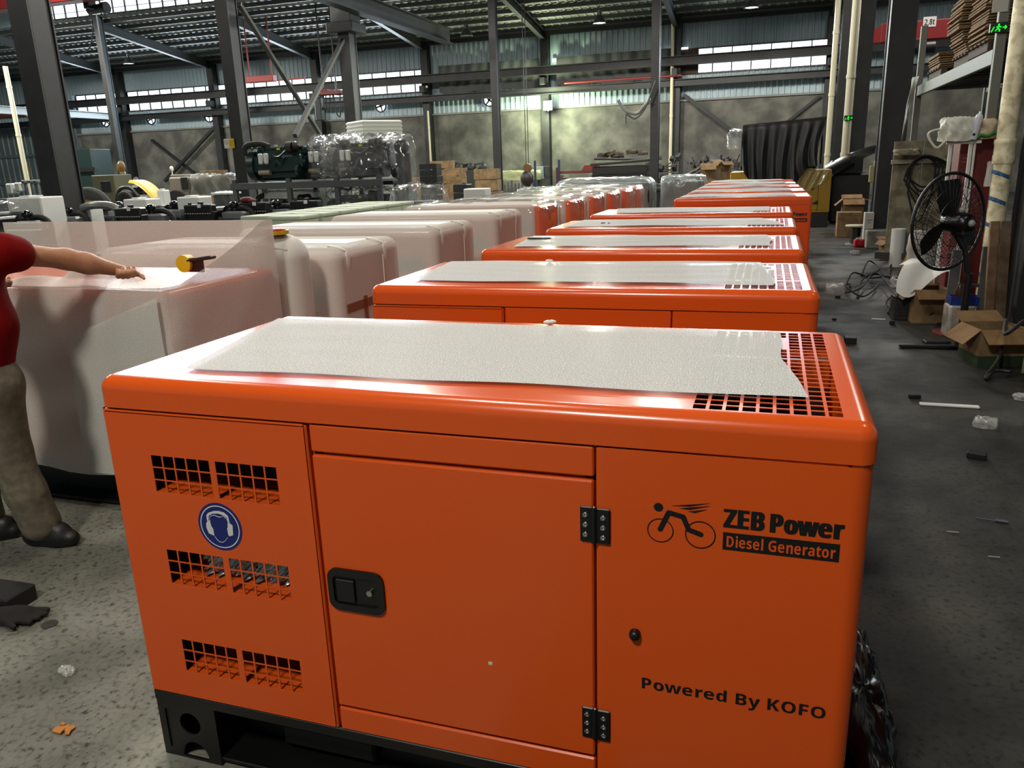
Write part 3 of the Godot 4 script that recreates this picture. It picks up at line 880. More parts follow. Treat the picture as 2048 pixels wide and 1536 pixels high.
	var pl := G.new().prism(keyhole(pt, [inner]), 0.008, Vector3(0, 0, 0.010))
	pl.prism(inner, 0.001, Vector3(0, 0, 0.0032))
	part("paddle_latch", pl, BLACK, door)
	part("paddle", G.new().bbox(Vector3(0.689, 0.656, 0.0065), Vector3(0.052, 0.062, 0.006), 0.002), mat(Color(0.045, 0.045, 0.045), 0.35), door)
	var kc := part("key_cylinder", G.new().cyl(Vector3(0.757, 0.66, 0.003), Vector3(0.757, 0.66, 0.0115), 0.0078, 18), CHROME, door)
	kc.set_meta("label", "chrome lock cylinder")
	# hinges
	for y in [0.911, 0.4]:
		var h := part("hinge", G.new().bbox(Vector3(1.307, y, 0.0045), Vector3(0.03, 0.084, 0.005), 0.0022).bbox(Vector3(1.341, y - 0.002, 0.0045), Vector3(0.034, 0.084, 0.005), 0.0022).cyl(Vector3(1.3235, y - 0.041, 0.006), Vector3(1.3235, y + 0.041, 0.006), 0.0065, 14), BLACK, o)
		var first: MeshInstance3D = null
		for s in [1.3045, 1.3435]:
			for k in 3:
				var bg := G.new().lathe([Vector2(0.0066, 0), Vector2(0.0066, 0.0028), Vector2(0.0055, 0.004), Vector2(0.0032, 0.004), Vector2(0.0032, 0.004), Vector2(0.0030, 0.002), Vector2(0, 0.002)], Vector3.ZERO, Basis(Vector3.RIGHT, Vector3.BACK, Vector3.DOWN), 14)
				var at := Vector3(s, y + 0.0235 - k * 0.0235 - (0.004 if s > 1.32 else 0.0), 0.0068)
				if first == null:
					first = part("bolt", bg, CHROME, h)
					first.position = at
				else: again(first, h, at).name = "bolt"
		part("hinge_pin", G.new().ball(Vector3(1.3235, y + 0.042, 0.006), Vector3(0.0045, 0.003, 0.0045), Basis(), 6, 10), CHROME, h)
	# right panel and end wall in one bent sheet
	var rp := G.new()
	path = [Vector2(1.3265, -0.018), Vector2(1.3265, -0.0035), Vector2(1.3275, -0.001), Vector2(1.330, 0), Vector2(1.345, 0), Vector2(1.825, 0)]
	for i in 11: path.append(Vector2(1.832 + 0.038 * sin(PI / 2 * i / 10), -0.038 + 0.038 * cos(PI / 2 * i / 10)))
	path.append(Vector2(GL, -0.06)); path.append(Vector2(GL, -GW + 0.03))
	for i in 7: path.append(Vector2(GL - 0.03 + 0.03 * cos(PI / 2 * i / 6), -GW + 0.03 - 0.03 * sin(PI / 2 * i / 6)))
	wall_path(rp, path, 0.228, 1.0885)
	rp.bbox(Vector3(1.576, 1.0868, -0.009), Vector3(0.494, 0.0045, 0.017), 0.002)
	part("side_panel", rp, ORANGE, o)
	part("rubber_cap", G.new().lathe([Vector2(0.013, 0), Vector2(0.0125, 0.01), Vector2(0.009, 0.016), Vector2(0.003, 0.018), Vector2(0.0, 0.016)], Vector3(1.414, 0.654, 0), Basis(Vector3.RIGHT, Vector3.BACK, Vector3.DOWN), 18), BLACK, o)
	# lid with its grille
	var lid := part("lid", lid_shape(GL, GW, 1.0945, 1.176, 0.036), ORANGE, o)
	xs = [0.033]; xs.append_array(cuts(1.5205, 9, 0.0328, 0.0258)); xs.append(GL - 0.033)
	ys = [0.033]; ys.append_array(cuts(0.040, 22, 0.0355, 0.0312)); ys.append(GW - 0.033)
	part("vent_grille", G.new().plate(xs, ys, func(i, j): return i >= 0 and j >= 0 and i < 19 and j < 45 and i % 2 == 1 and j % 2 == 1 and not (i >= 7 and i <= 11 and j >= 33 and j <= 39), 0.002, Vector3(0, 1.176, 0), Basis(Vector3.RIGHT, Vector3.FORWARD, Vector3.UP)), ORANGE, lid)
	part("dark_hole_disc", G.new().cyl(Vector3(1.668, 1.1755, -0.665), Vector3(1.668, 1.1768, -0.665), 0.032, 24), PRINT, lid)  # a solid black disc; the dark of the hole is in its colour
	# print
	decals(o)
	return o

func decals(o: Node3D) -> void:
	var blue := mat(Color(0.015, 0.10, 0.40), 0.35)
	var white := mat(Color(0.80, 0.80, 0.80), 0.4)
	var c := Vector2(0.3285, 0.786)
	var st := part("hearing_sticker", G.new().prism(disc(c, 0.0675, 48), 0.0008, Vector3(0, 0, 0.0009)), blue, o)
	st.set_meta("label", "round blue sign of a head wearing ear protectors")
	var w := G.new()
	ring2(w, c, 0.0575, 0.0605, 0.0013)
	w.prism(PackedVector2Array([Vector2(0.29, 0.8), Vector2(0.2905, 0.815), Vector2(0.298, 0.823), Vector2(0.316, 0.83), Vector2(0.331, 0.832), Vector2(0.348, 0.829), Vector2(0.359, 0.82), Vector2(0.361, 0.801), Vector2(0.3565, 0.8), Vector2(0.355, 0.815), Vector2(0.344, 0.821), Vector2(0.328, 0.824), Vector2(0.311, 0.822), Vector2(0.2975, 0.814), Vector2(0.2955, 0.801)]), 0.0, Vector3(0, 0, 0.0013))
	w.prism(PackedVector2Array([Vector2(0.293, 0.801), Vector2(0.299, 0.801), Vector2(0.302, 0.784), Vector2(0.306, 0.778), Vector2(0.307, 0.758), Vector2(0.29, 0.763), Vector2(0.285, 0.779), Vector2(0.286, 0.791)]), 0.0, Vector3(0, 0, 0.0013))
	w.prism(PackedVector2Array([Vector2(0.355, 0.803), Vector2(0.36, 0.801), Vector2(0.369, 0.795), Vector2(0.3665, 0.767), Vector2(0.354, 0.762), Vector2(0.351, 0.767), Vector2(0.351, 0.778), Vector2(0.35, 0.783), Vector2(0.353, 0.788)]), 0.0, Vector3(0, 0, 0.0013))
	for ln in [[Vector3(0.301, 0.799, 0.0013), Vector3(0.299, 0.809, 0.0013), Vector3(0.307, 0.816, 0.0013), Vector3(0.317, 0.818, 0.0013), Vector3(0.325, 0.815, 0.0013), Vector3(0.334, 0.814, 0.0013), Vector3(0.343, 0.819, 0.0013), Vector3(0.354, 0.812, 0.0013), Vector3(0.357, 0.802, 0.0013)],
			[Vector3(0.308, 0.757, 0.0013), Vector3(0.313, 0.749, 0.0013), Vector3(0.321, 0.742, 0.0013), Vector3(0.331, 0.742, 0.0013), Vector3(0.340, 0.748, 0.0013), Vector3(0.348, 0.758, 0.0013)]]:
		w.tube(PackedVector3Array(ln), 0.0009, 4)
	part("pictogram", w, white, st)
	# the rider and wheels emblem
	var e := G.new()
	e.prism(disc(Vector2(1.4605, 0.966), 0.0098, 24), 0.0, Vector3(0, 0, 0.001))
	ring2(e, Vector2(1.4652, 0.913), 0.0255, 0.0278, 0.001)
	ring2(e, Vector2(1.548, 0.9125), 0.0288, 0.0314, 0.001)
	for s in [[1.4650, 0.916, 1.482, 0.956], [1.482, 0.956, 1.512, 0.9495], [1.512, 0.9495, 1.524, 0.9215], [1.524, 0.9215, 1.549, 0.9135]]:
		var a := Vector2(s[0], s[1]); var b := Vector2(s[2], s[3])
		var q := (b - a).normalized().orthogonal() * 0.0056
		e.prism(PackedVector2Array([a - q, b - q, b + q, a + q]), 0.0, Vector3(0, 0, 0.001))
		e.prism(disc(a, 0.0056, 16), 0.0, Vector3(0, 0, 0.001)); e.prism(disc(b, 0.0056, 16), 0.0, Vector3(0, 0, 0.001))
	e.prism(PackedVector2Array([Vector2(1.485, 0.972), Vector2(1.525, 0.979), Vector2(1.569, 0.987), Vector2(1.525, 0.9745)]), 0.0, Vector3(0, 0, 0.001))
	e.prism(PackedVector2Array([Vector2(1.503, 0.968), Vector2(1.532, 0.974), Vector2(1.569, 0.9805), Vector2(1.525, 0.967)]), 0.0, Vector3(0, 0, 0.001))
	e.prism(PackedVector2Array([Vector2(1.521, 0.963), Vector2(1.535, 0.966), Vector2(1.562, 0.972), Vector2(1.536, 0.961)]), 0.0, Vector3(0, 0, 0.001))
	part("emblem", e, PRINT, o)
	txt("ZEB", "lettering", 1.5955, 0.936, 0.077, 0.0415, PRINT, o, 0.001, 0.0022)
	txt("Power", "lettering", 1.6865, 0.9355, 0.1355, 0.041, PRINT, o, 0.001, 0.0022)
	var bn := part("banner", G.new().bbox(Vector3(1.706, 0.905, 0.0006), Vector3(0.2245, 0.039, 0.0008), 0.0), PRINT, o)
	txt("Diesel Generator", "banner_lettering", 1.6015, 0.8925, 0.2095, 0.0265, ORANGE, bn, 0.0014)
	txt("Powered By KOFO", "lettering", 1.4305, 0.5065, 0.388, 0.0395, PRINT, o, 0.001)

# a sheet of packing foam laid on a lid: an outline of corners on the lid, rippled, hanging a little over its grille
func foam_sheet(label: String, base: Vector3, near: Array, far: Array, right: Array, seed_: float, wave := 0.012, y := 1.178) -> void:
	var g := G.new()
	var nu := 36; var nv := 14
	var top := []; var bot := []
	for j in nv + 1:
		var t := float(j) / nv
		var a := PackedVector3Array(); var b := PackedVector3Array()
		for i in nu + 1:
			var s := float(i) / nu
			var l: Vector2 = near[0].lerp(far[0], t)
			var r := lerpf(near[1].x, far[1].x, t)
			if right.size():
				var k := t * (right.size() - 1)
				r = lerpf(right[int(floor(k))], right[mini(int(floor(k)) + 1, right.size() - 1)], k - floor(k))
			var z := lerpf(lerpf(near[0].y, near[1].y, s), lerpf(far[0].y, far[1].y, s), t)
			z += 0.008 * sin(s * 9.0 + seed_) * (1.0 - 2.0 * absf(t - 0.5)) + 0.006 * sin(s * 17.0 + seed_ * 2.0 + t * 4.0)
			var h := 0.5 + 0.5 * sin(z * 38.0 + sin(s * 5.0 + seed_) * 2.2 + seed_)
			var env := sin(PI * s) * (0.55 + 0.45 * sin(s * 7.0 + seed_))
			var yy := y + 0.002 + wave * (0.25 + 0.75 * absf(env)) * h * (0.35 + 0.65 * sin(PI * clampf(t, 0.06, 0.94)))
			a.append(base + Vector3(lerpf(l.x, r, s), yy + 0.0028, z))
			b.append(base + Vector3(lerpf(l.x, r, s), yy, z))
		top.append(a); bot.append(b)
	g.rows(top, false, true)
	solo("foam_sheet", g, FOAMSHEET, label, "foam sheet", Vector3.ZERO, 0.0, "foam sheets on the orange lids")

func orange_row() -> void:
	var g := make_generator()
	var zs := [-3.096, -4.54, -6.03, -7.62]
	var xs := [-1.685, -1.695, -1.695, -1.695]
	var says := ["second orange generator from the camera, its bright lid grille beside a foam sheet", "third orange generator from the camera, with a dark phone on its lid", "fourth orange generator from the camera, low between its neighbours", "fifth orange generator from the camera, directly before the taller one"]
	for i in 4: twin(g, "generator", says[i], Vector3(xs[i], 0, zs[i]), deg_to_rad(0.6 if i == 0 else 0.0))
	foam_sheet("wide white foam sheet on the nearest generator's lid", Vector3(-1.657, 0, -1.5325), [Vector2(0.207, -0.098), Vector2(1.746, -0.137)], [Vector2(0.04, -0.76), Vector2(1.694, -0.80)], [1.748, 1.738, 1.728, 1.712, 1.697, 1.694, 1.70, 1.698, 1.694], 0.3, 0.009)
	foam_sheet("rippled foam sheet with torn right edge on the second generator's lid", Vector3(-1.685, 0, -3.096), [Vector2(0.15, -0.12), Vector2(1.70, -0.12)], [Vector2(0.06, -0.82), Vector2(1.66, -0.84)], [1.70, 1.715, 1.69, 1.69, 1.67, 1.66, 1.64], 2.1, 0.016)
	foam_sheet("foam sheet beside the dark phone on the third generator's lid", Vector3(-1.695, 0, -4.54), [Vector2(0.18, -0.12), Vector2(1.70, -0.15)], [Vector2(0.10, -0.82), Vector2(1.68, -0.83)], [1.69, 1.685, 1.70, 1.69, 1.66], 3.7, 0.015)
	foam_sheet("foam sheet with specks of dirt on the fourth generator's lid", Vector3(-1.695, 0, -6.03), [Vector2(0.12, -0.10), Vector2(1.78, -0.12)], [Vector2(0.12, -0.83), Vector2(1.62, -0.83)], [1.79, 1.76, 1.72, 1.66, 1.60], 5.0, 0.012)
	foam_sheet("foam sheet on the fifth generator's lid, before the taller generator", Vector3(-1.695, 0, -7.62), [Vector2(0.25, -0.10), Vector2(1.66, -0.12)], [Vector2(0.12, -0.83), Vector2(1.66, -0.83)], [], 6.4, 0.014)
	# the taller, shorter model behind, and four more like it
	var tall := make_tall()
	var tz := [-10.55, -12.0, -13.45, -14.9]
	var ts := ["first generator behind the tall orange one, only its lid in view", "second lid behind the tall orange generator", "third lid behind the tall orange generator", "farthest orange lid, before the black tarpaulin"]
	for i in 4: twin(tall, "tall_generator", ts[i], Vector3(-1.07 - i * 0.02, 0, tz[i]))
	var z2 := [-9.1, -10.55, -12.0, -13.45, -14.9]
	var fs := ["foam sheet on the tall orange generator's lid", "second foam sheet behind, on the lid after the tall generator", "foam sheet with upturned right end among the far lids", "fourth sheet of the far lids, rippled pink and white", "farthest foam sheet, before the black tarpaulin"]
	for i in 5: foam_sheet(fs[i], Vector3(-1.06 - i * 0.02, 0, z2[i]), [Vector2(0.05, -0.06), Vector2(1.30, -0.05)], [Vector2(0.06, -0.80), Vector2(1.24, -0.82)], [], 1.3 * i + 0.7, 0.03, 1.246)
	# a phone, scraps
	var ph := solo("phone", G.new().bbox(Vector3(0, 0.005, 0), Vector3(0.16, 0.010, 0.078), 0.004), mat(Color(0.03, 0.03, 0.035), 0.3), "dark phone lying on the third generator's foam sheet", "phone", F(1080, 477, 1.19), deg_to_rad(4))
	var k := 0
	for s in [[1099, 524, "small foam scrap at the back edge of the second lid"], [1100, 648, "tiny foam scrap at the back edge of the nearest lid"]]:
		var p := F(s[0], s[1], 1.178)
		solo("foam_scrap", G.new().ball(Vector3(0, 0.006, 0), Vector3(0.022, 0.008, 0.012), Basis(), 6, 10), mat(Color(0.85, 0.85, 0.83), 0.6), s[2], "scrap", p, 0.4 * k)
		k += 1
	solo("dirt_specks", G.new().ball(Vector3(0, 0.004, 0), Vector3(0.022, 0.005, 0.01), Basis(), 5, 8).ball(Vector3(0.05, 0.004, 0.01), Vector3(0.012, 0.004, 0.01), Basis(), 5, 8), hexm("555550", 0.8), "dark specks on the fourth generator's sheet", "dirt", F(1206, 447, 1.192))
	# paint chip on the door of the nearest generator
	solo("paint_chip", G.new().bbox(Vector3.ZERO, Vector3(0.011, 0.009, 0.002), 0.0008), mat(Color(0.82, 0.76, 0.62), 0.6), "pale chip of tape stuck on the nearest generator's door", "chip", P(981, 1327, -1.5298))

func make_tall() -> Node3D:
	var l := 1.45; var w := 0.87; var h := 1.244
	var o := thing("tall_generator", "tall orange generator with lettering at its right end, sixth in the row", "generator", Vector3(-1.06, 0, -9.1), 0.0, "orange generators in the right row")
	part("skid_base", G.new().bbox(Vector3(l / 2, 0.1, -w / 2), Vector3(l - 0.01, 0.2, w - 0.01), 0.008).bbox(Vector3(0.2, 0.03, 0.0), Vector3(0.3, 0.06, 0.02), 0.002), BLACK, o)
	part("lid", lid_shape(l, w, h - 0.085, h, 0.034).bbox(Vector3(l / 2, h - 0.004, -w / 2), Vector3(l - 0.064, 0.008, w - 0.064), 0.0), ORANGE, o)
	var b := G.new()
	var path := [Vector2(0, -w + 0.01), Vector2(0, -0.06)]
	for i in 7: path.append(Vector2(0.03 - 0.03 * cos(PI / 2 * i / 6), -0.03 + 0.03 * sin(PI / 2 * i / 6)))
	path.append(Vector2(0.06, 0)); path.append(Vector2(l - 0.06, 0))
	for i in 7: path.append(Vector2(l - 0.03 + 0.03 * sin(PI / 2 * i / 6), -0.03 + 0.03 * cos(PI / 2 * i / 6)))
	path.append(Vector2(l, -0.06)); path.append(Vector2(l, -w + 0.01))
	wall_path(b, path, 0.2, h - 0.087)
	b.bbox(Vector3(l / 2, 0.68, -w + 0.02), Vector3(l - 0.02, 0.95, 0.02), 0.003)
	part("canopy", b, ORANGE, o)
	part("door_seam", G.new().bbox(Vector3(0.45, 0.68, 0.0006), Vector3(0.006, 0.93, 0.001), 0.0).bbox(Vector3(1.0, 0.68, 0.0006), Vector3(0.006, 0.93, 0.001), 0.0), mat(Color(0.12, 0.03, 0.01), 0.6), o)
	txt("ZEB", "lettering", 1.165, 1.035, 0.085, 0.045, PRINT, o, 0.001, 0.0022)
	txt("Power", "lettering", 1.265, 1.035, 0.145, 0.044, PRINT, o, 0.001, 0.0022)
	var bn := part("banner", G.new().bbox(Vector3(1.287, 0.995, 0.0006), Vector3(0.25, 0.042, 0.0008), 0.0), PRINT, o)
	txt("Diesel Generator", "banner_lettering", 1.172, 0.982, 0.23, 0.027, ORANGE, bn, 0.0014)
	txt("Powered By KOFO", "lettering", 0.98, 0.62, 0.40, 0.042, PRINT, o, 0.001)
	return o

# ---------------------------------------------------------------- the row being wrapped
func crumple(c: Vector3, s: Vector3, amp: float, seed_: int, nu := 14, nv := 40, pw := 5.0, freq := 3.0) -> G:      # a box-like skin of creased film, open below
	var f := FastNoiseLite.new()
	f.seed = seed_; f.frequency = freq; f.noise_type = FastNoiseLite.TYPE_SIMPLEX; f.fractal_type = FastNoiseLite.FRACTAL_RIDGED; f.fractal_octaves = 3
	var rr := []
	for i in nu + 6:
		var t := float(i) / nu
		var ring := PackedVector3Array()
		for j in nv + 1:
			var a := TAU * (j % nv) / nv
			var ca := cos(a); var sa := sin(a)
			var q := pow(pow(absf(ca), pw) + pow(absf(sa), pw), -1.0 / pw)
			var k := 1.0 if i <= nu else 1.0 - (i - nu) / 5.0 * 0.999
			var y := -s.y / 2 + s.y * minf(t, 1.0) - (0.03 * s.y * pow(maxf(0.0, t - 0.86) / 0.14, 2.0) if i <= nu else 0.0)
			if i <= nu and t > 0.9: k = 1.0 - 0.06 * (t - 0.9) / 0.1
			elif i > nu: k *= 0.94
			var p := Vector3(ca * q * s.x / 2 * k, y, sa * q * s.z / 2 * k)
			var nn := f.get_noise_3dv((p + c * 0.37) * Vector3(1, 0.7, 1))
			var dir := Vector3(ca, 0.35 if i < nu else 1.4, sa).normalized()
			ring.append(c + p + dir * nn * amp)
		rr.append(ring)
	return G.new().rows(rr, true, false)

func wrapped_body(o: Node3D, l: float, w: float, h: float) -> void:
	var bs := G.new().bbox(Vector3(l / 2, 0.205, -w / 2), Vector3(l, 0.03, w), 0.004)
	for s in [0, 1]:
		var x: float = 0.1 if s == 0 else l - 0.1
		bs.bbox(Vector3(x, 0.1, -w / 2), Vector3(0.2, 0.19, w), 0.006)
	bs.bbox(Vector3(l / 2, 0.1, -w / 2), Vector3(l - 0.4, 0.19, w - 0.26), 0.004).bbox(Vector3(l / 2, 0.02, -w / 2), Vector3(l - 0.4, 0.016, w - 0.01), 0.003)
	part("skid_base", bs, BLACK, o)
	var b := G.new().rbox(Vector3(l / 2, (0.22 + h) / 2, -w / 2), Vector3(l, h - 0.22, w), 0.035, 4)
	b.bbox(Vector3(l / 2, h - 0.088, 0.0), Vector3(l - 0.07, 0.006, 0.003), 0.0)
	part("canopy", b, ORANGE, o)
	var pr := G.new()
	for y in [0.36, 0.64, 0.91]: pr.bbox(Vector3(0.33, y, 0.001), Vector3(0.38, 0.105, 0.002), 0.0)
	pr.bbox(Vector3(0.72, 0.655, 0.003), Vector3(0.15, 0.115, 0.006), 0.002)
	for y in [0.4, 0.91]: pr.bbox(Vector3(1.32, y, 0.003), Vector3(0.066, 0.084, 0.006), 0.002)
	pr.bbox(Vector3(l - 0.26, 0.90, 0.001), Vector3(0.33, 0.12, 0.002), 0.0)
	pr.bbox(Vector3(l - 0.26, 0.52, 0.001), Vector3(0.38, 0.05, 0.002), 0.0)
	part("vents_and_print", pr, mat(Color(0.04, 0.09, 0.11), 0.5), o)

func make_wrapped() -> Node3D:
	var l := 1.87; var w := 0.87; var h := 1.16
	var o := thing("wrapped_generator", "fully foam-wrapped generator directly behind the loose sheet", "generator", Vector3(-4.50, 0, -4.40), 0.0, "foam-wrapped generators in the left row")
	wrapped_body(o, l, w, h)
	var f := FastNoiseLite.new()
	f.seed = 5; f.frequency = 1.6
	var g := G.new().rbox(Vector3(l / 2, (0.15 + h + 0.04) / 2, -w / 2), Vector3(l + 0.06, h + 0.04 - 0.15, w + 0.06), 0.085, 6)
	part("foam_wrap", g, FOAM, o)
	# folded ends of the foam, taped at the two upper corners, a seam down the end wall
	var fold := G.new()
	for z in [-0.10, -0.62]:
		fold.ball(Vector3(l - 0.03, h + 0.026, z), Vector3(0.07, 0.014, 0.03), Basis(Vector3.UP, 0.7) * Basis(Vector3.BACK, -0.35))
		fold.ball(Vector3(l + 0.022, h - 0.06, z - 0.02), Vector3(0.014, 0.07, 0.03))
	fold.bbox(Vector3(l + 0.032, 0.64, -0.60), Vector3(0.006, 0.9, 0.014), 0.002)
	fold.bbox(Vector3(l / 2, h + 0.036, -0.45), Vector3(l - 0.15, 0.012, 0.30), 0.006)
	part("foam_fold", fold, mat(Color(0.84, 0.83, 0.80), 0.6), o)
	part("tape", G.new().bbox(Vector3(l + 0.033, 0.8, -0.42), Vector3(0.003, 0.06, 0.74), 0.0).bbox(Vector3(l + 0.033, 0.5, -0.30), Vector3(0.003, 0.7, 0.05), 0.0), clear(Color(0.55, 0.32, 0.18), 0.5, 0.3), o)
	return o

func wrapped_row() -> void:
	# the nearest one, open: man and sheet
	var u := thing("wrapped_generator", "orange generator half covered by the loose foam sheet, black skid below", "generator", Vector3(-4.556, 0, -2.965), 0.0, "foam-wrapped generators in the left row")
	wrapped_body(u, 1.87, 0.87, 1.15)
	part("lifting_label", G.new().bbox(Vector3(1.27, 0.13, -0.129), Vector3(0.045, 0.05, 0.002), 0.0), mat(Color(0.55, 0.58, 0.10), 0.4), u)
	# the loose sheet: along the back, round the right end, along the front and folded in over the top edge
	var rr := []
	var path := []      # x, z, bottom, top
	for i in 11: path.append([lerpf(-4.75, -2.80, i / 10.0), -3.90 - 0.015 * sin(i * 1.3), 0.22, lerpf(1.42, 1.415, i / 10.0)])
	for i in 5: path.append([-2.77 + 0.115 * sin(PI / 2 * i / 4.0), -3.785 - 0.115 * cos(PI / 2 * i / 4.0), 0.2, lerpf(1.415, 1.425, i / 4.0)])
	for i in 9: path.append([-2.655 + 0.02 * sin(PI * (i + 1) / 10.0), lerpf(-3.70, -3.02, i / 8.0), 0.19, lerpf(1.415, 1.175, pow(i / 8.0, 0.9))])
	for i in 5: path.append([-2.675 - 0.06 * (1 - cos(PI / 2 * i / 4.0)), -2.985 + 0.05 * sin(PI / 2 * i / 4.0), 0.2, 1.172])
	for i in 15: path.append([lerpf(-2.80, -4.62, i / 14.0), -2.93 + 0.006 * sin(i * 1.7), 0.2 + 0.014 * sin(i * 0.9 + 1.0), 1.172])
	for k in path.size():
		var p: Array = path[k]
		var col := PackedVector3Array()
		for j in 15:
			var t := j / 14.0
			var w := 0.006 * sin(t * 17.0 + k * 0.8) * sin(t * PI)
			col.append(Vector3(p[0] + w * 0.5, lerpf(p[2], p[3], t), p[1] + w))
		rr.append(col)
	var g := G.new().rows(rr, false, false)
	# the folded-in flap over the front top edge, lifted in a wave left of the hand
	var fl := []
	for i in 25:
		var s := i / 24.0
		var x := lerpf(-2.70, -3.75, s)
		var row := PackedVector3Array()
		var lift := 0.115 * exp(-pow((x + 3.12) / 0.16, 2.0)) + 0.03 * exp(-pow((x + 3.55) / 0.12, 2.0))
		for j in 9:
			var t := j / 8.0
			row.append(Vector3(x + 0.05 * t * sin(s * 9.0), 1.172 + 0.012 * sin(t * PI) + lift * (1.35 * sin(minf(t * 2.2, 1.0) * PI * 0.5) - 0.9 * t), -2.928 + lift * 0.7 * sin(t * PI) - 0.26 * t * (0.55 + 0.45 * sin(s * PI))))
		fl.append(row)
	g.rows(fl, false, true)
	# a second layer where the end of the sheet overlaps on the front
	var ov := []
	for i in 13:
		var s := i / 12.0
		var row := PackedVector3Array()
		for j in 9:
			var t := j / 8.0
			var x := lerpf(-2.70, -3.285 - 0.03 * (1.0 - t), s)
			row.append(Vector3(x, lerpf(0.205, lerpf(1.13, 0.92, s), t), -2.916 + 0.004 * sin(t * 9.0 + s * 5.0)))
		ov.append(row)
	g.rows(ov, false, false)
	solo("foam_wrap", g, FOAM, "large loose foam sheet standing round the half-wrapped generator, folded in by the worker", "foam sheet")
	# tape rolls and the upright bundle behind the sheet
	tape_roll(P(372, 524, -3.42) * Vector3(1, 0, 1) + Vector3(0, 1.165, 0), "yellow tape roll with a dark dispenser, on the half-wrapped generator", true)
	var bd := thing("foam_bundle", "upright bundle of rolled white foam behind the loose sheet's free corner", "bundle", Vector3(-2.80, 0, -4.07))
	part("roll", G.new().rbox(Vector3(0, 0.66, 0), Vector3(0.33, 1.32, 0.33), 0.15, 7), mat(Color(0.80, 0.79, 0.76), 0.65), bd)
	part("crease", G.new().tube(curve([Vector3(-0.10, 1.26, 0.12), Vector3(0.02, 1.255, 0.145), Vector3(0.12, 1.235, 0.10)], 12), 0.006, 6), mat(Color(0.74, 0.73, 0.70), 0.65), bd)
	tape_roll(P(545, 466, -4.02) * Vector3(1, 0, 1) + Vector3(0.02, 1.322, 0), "yellow and red tape roll lying on top of the foam bundle", false)
	# foam-wrapped ones
	var m := make_wrapped()
	twin(m, "wrapped_generator", "second fully foam-wrapped generator, its bluish print showing through", Vector3(-4.50, 0, -5.97))
	twin(m, "wrapped_generator", "third fully foam-wrapped generator, last before the film-covered ones", Vector3(-4.55, 0, -7.63))
	# farther ones with clear film over the foam
	var fm: Node3D = null
	var zs := [-9.95, -11.35, -12.55, -13.75, -14.85, -15.95]
	var xr := [-2.86, -2.80, -2.72, -2.68, -2.62, -2.60]
	var says := ["first film-covered generator of the left row, glossy over pink foam", "second film-covered generator of the left row", "third film-covered generator of the left row", "fourth film-covered generator of the left row", "fifth film-covered generator of the left row", "farthest film-covered generator of the left row, before the dark wrapped crates"]
	for i in 6:
		if fm == null:
			fm = thing("film_wrapped_generator", says[i], "generator", Vector3(xr[i] - 1.87, 0, zs[i]), 0.0, "film-covered generators in the left row")
			wrapped_body(fm, 1.87, 0.9, 1.14)
			part("foam_wrap", G.new().rbox(Vector3(0.88, 0.66, -0.45), Vector3(1.84, 1.02, 0.96), 0.05, 3), FOAM, fm)
			part("film", crumple(Vector3(0.935, 0.67, -0.45), Vector3(1.98, 1.06, 1.02), 0.03, 11, 8, 48, 9.0, 2.4), FILM, fm)
		else: twin(fm, "film_wrapped_generator", says[i], Vector3(xr[i] - 1.87, 0, zs[i]))
	# dark machines under clear film at the end of the row
	film_crate("dark machine under clear film at the end of the left row", Vector3(-3.62, 0, -18.0), Vector3(2.16, 1.30, 0.9), 3)
	film_crate("second dark machine under clear film, between the two generator rows", Vector3(-1.90, 0, -18.0), Vector3(0.92, 1.31, 0.9), 8)
	film_crate("dark film-covered panel with a yellow label, left of the dark machine", P(1075, 372, -17.2) * Vector3(1, 0, 1), Vector3(0.85, 1.15, 0.5), 14, true)

func tape_roll(at: Vector3, label: String, dispenser: bool) -> void:
	var o := thing("tape_roll", label, "tape", at)
	if dispenser:
		part("roll", G.new().cyl(Vector3(0, 0.06, -0.025), Vector3(0, 0.06, 0.025), 0.045, 24), mat(Color(0.80, 0.68, 0.05), 0.35), o)
		part("handle", G.new().bbox(Vector3(0.10, 0.085, 0), Vector3(0.16, 0.02, 0.05), 0.006, Basis(Vector3.BACK, 0.12)).bbox(Vector3(0.06, 0.05, 0), Vector3(0.10, 0.07, 0.012), 0.004), mat(Color(0.12, 0.03, 0.03), 0.4), o)
	else:
		part("roll", G.new().lathe([Vector2(0.06, 0), Vector2(0.078, 0), Vector2(0.078, 0), Vector2(0.078, 0.022), Vector2(0.078, 0.022), Vector2(0.06, 0.022)], Vector3.ZERO, Basis(), 28), mat(Color(0.80, 0.66, 0.05), 0.35), o)
		part("core", G.new().lathe([Vector2(0.0, 0.03), Vector2(0.06, 0.034), Vector2(0.066, 0.022), Vector2(0.06, 0.0)], Vector3.ZERO, Basis(), 28), mat(Color(0.65, 0.07, 0.03), 0.4), o)

func film_crate(label: String, at: Vector3, s: Vector3, seed_: int, lab := false) -> void:
	var o := thing("film_crate", label, "machine", at, 0.0, "dark machines under clear film")
	part("machine", G.new().bbox(Vector3(0, s.y * 0.47, 0), Vector3(s.x - 0.1, s.y * 0.9, s.z - 0.1), 0.02).bbox(Vector3(-s.x * 0.2, s.y * 0.9, 0), Vector3(s.x * 0.3, s.y * 0.1, s.z * 0.5), 0.02), mat(Color(0.10, 0.115, 0.115), 0.5), o)
	part("film", crumple(Vector3(0, s.y / 2, 0), s, 0.06, seed_, 10, 48, 8.0, 2.2), clear(Color(0.75, 0.80, 0.80), 0.28, 0.2), o)
	if lab: part("label", G.new().bbox(Vector3(0.08, s.y * 0.84, s.z / 2 - 0.03), Vector3(0.07, 0.10, 0.004), 0.0), mat(Color(0.55, 0.55, 0.10), 0.4), o)

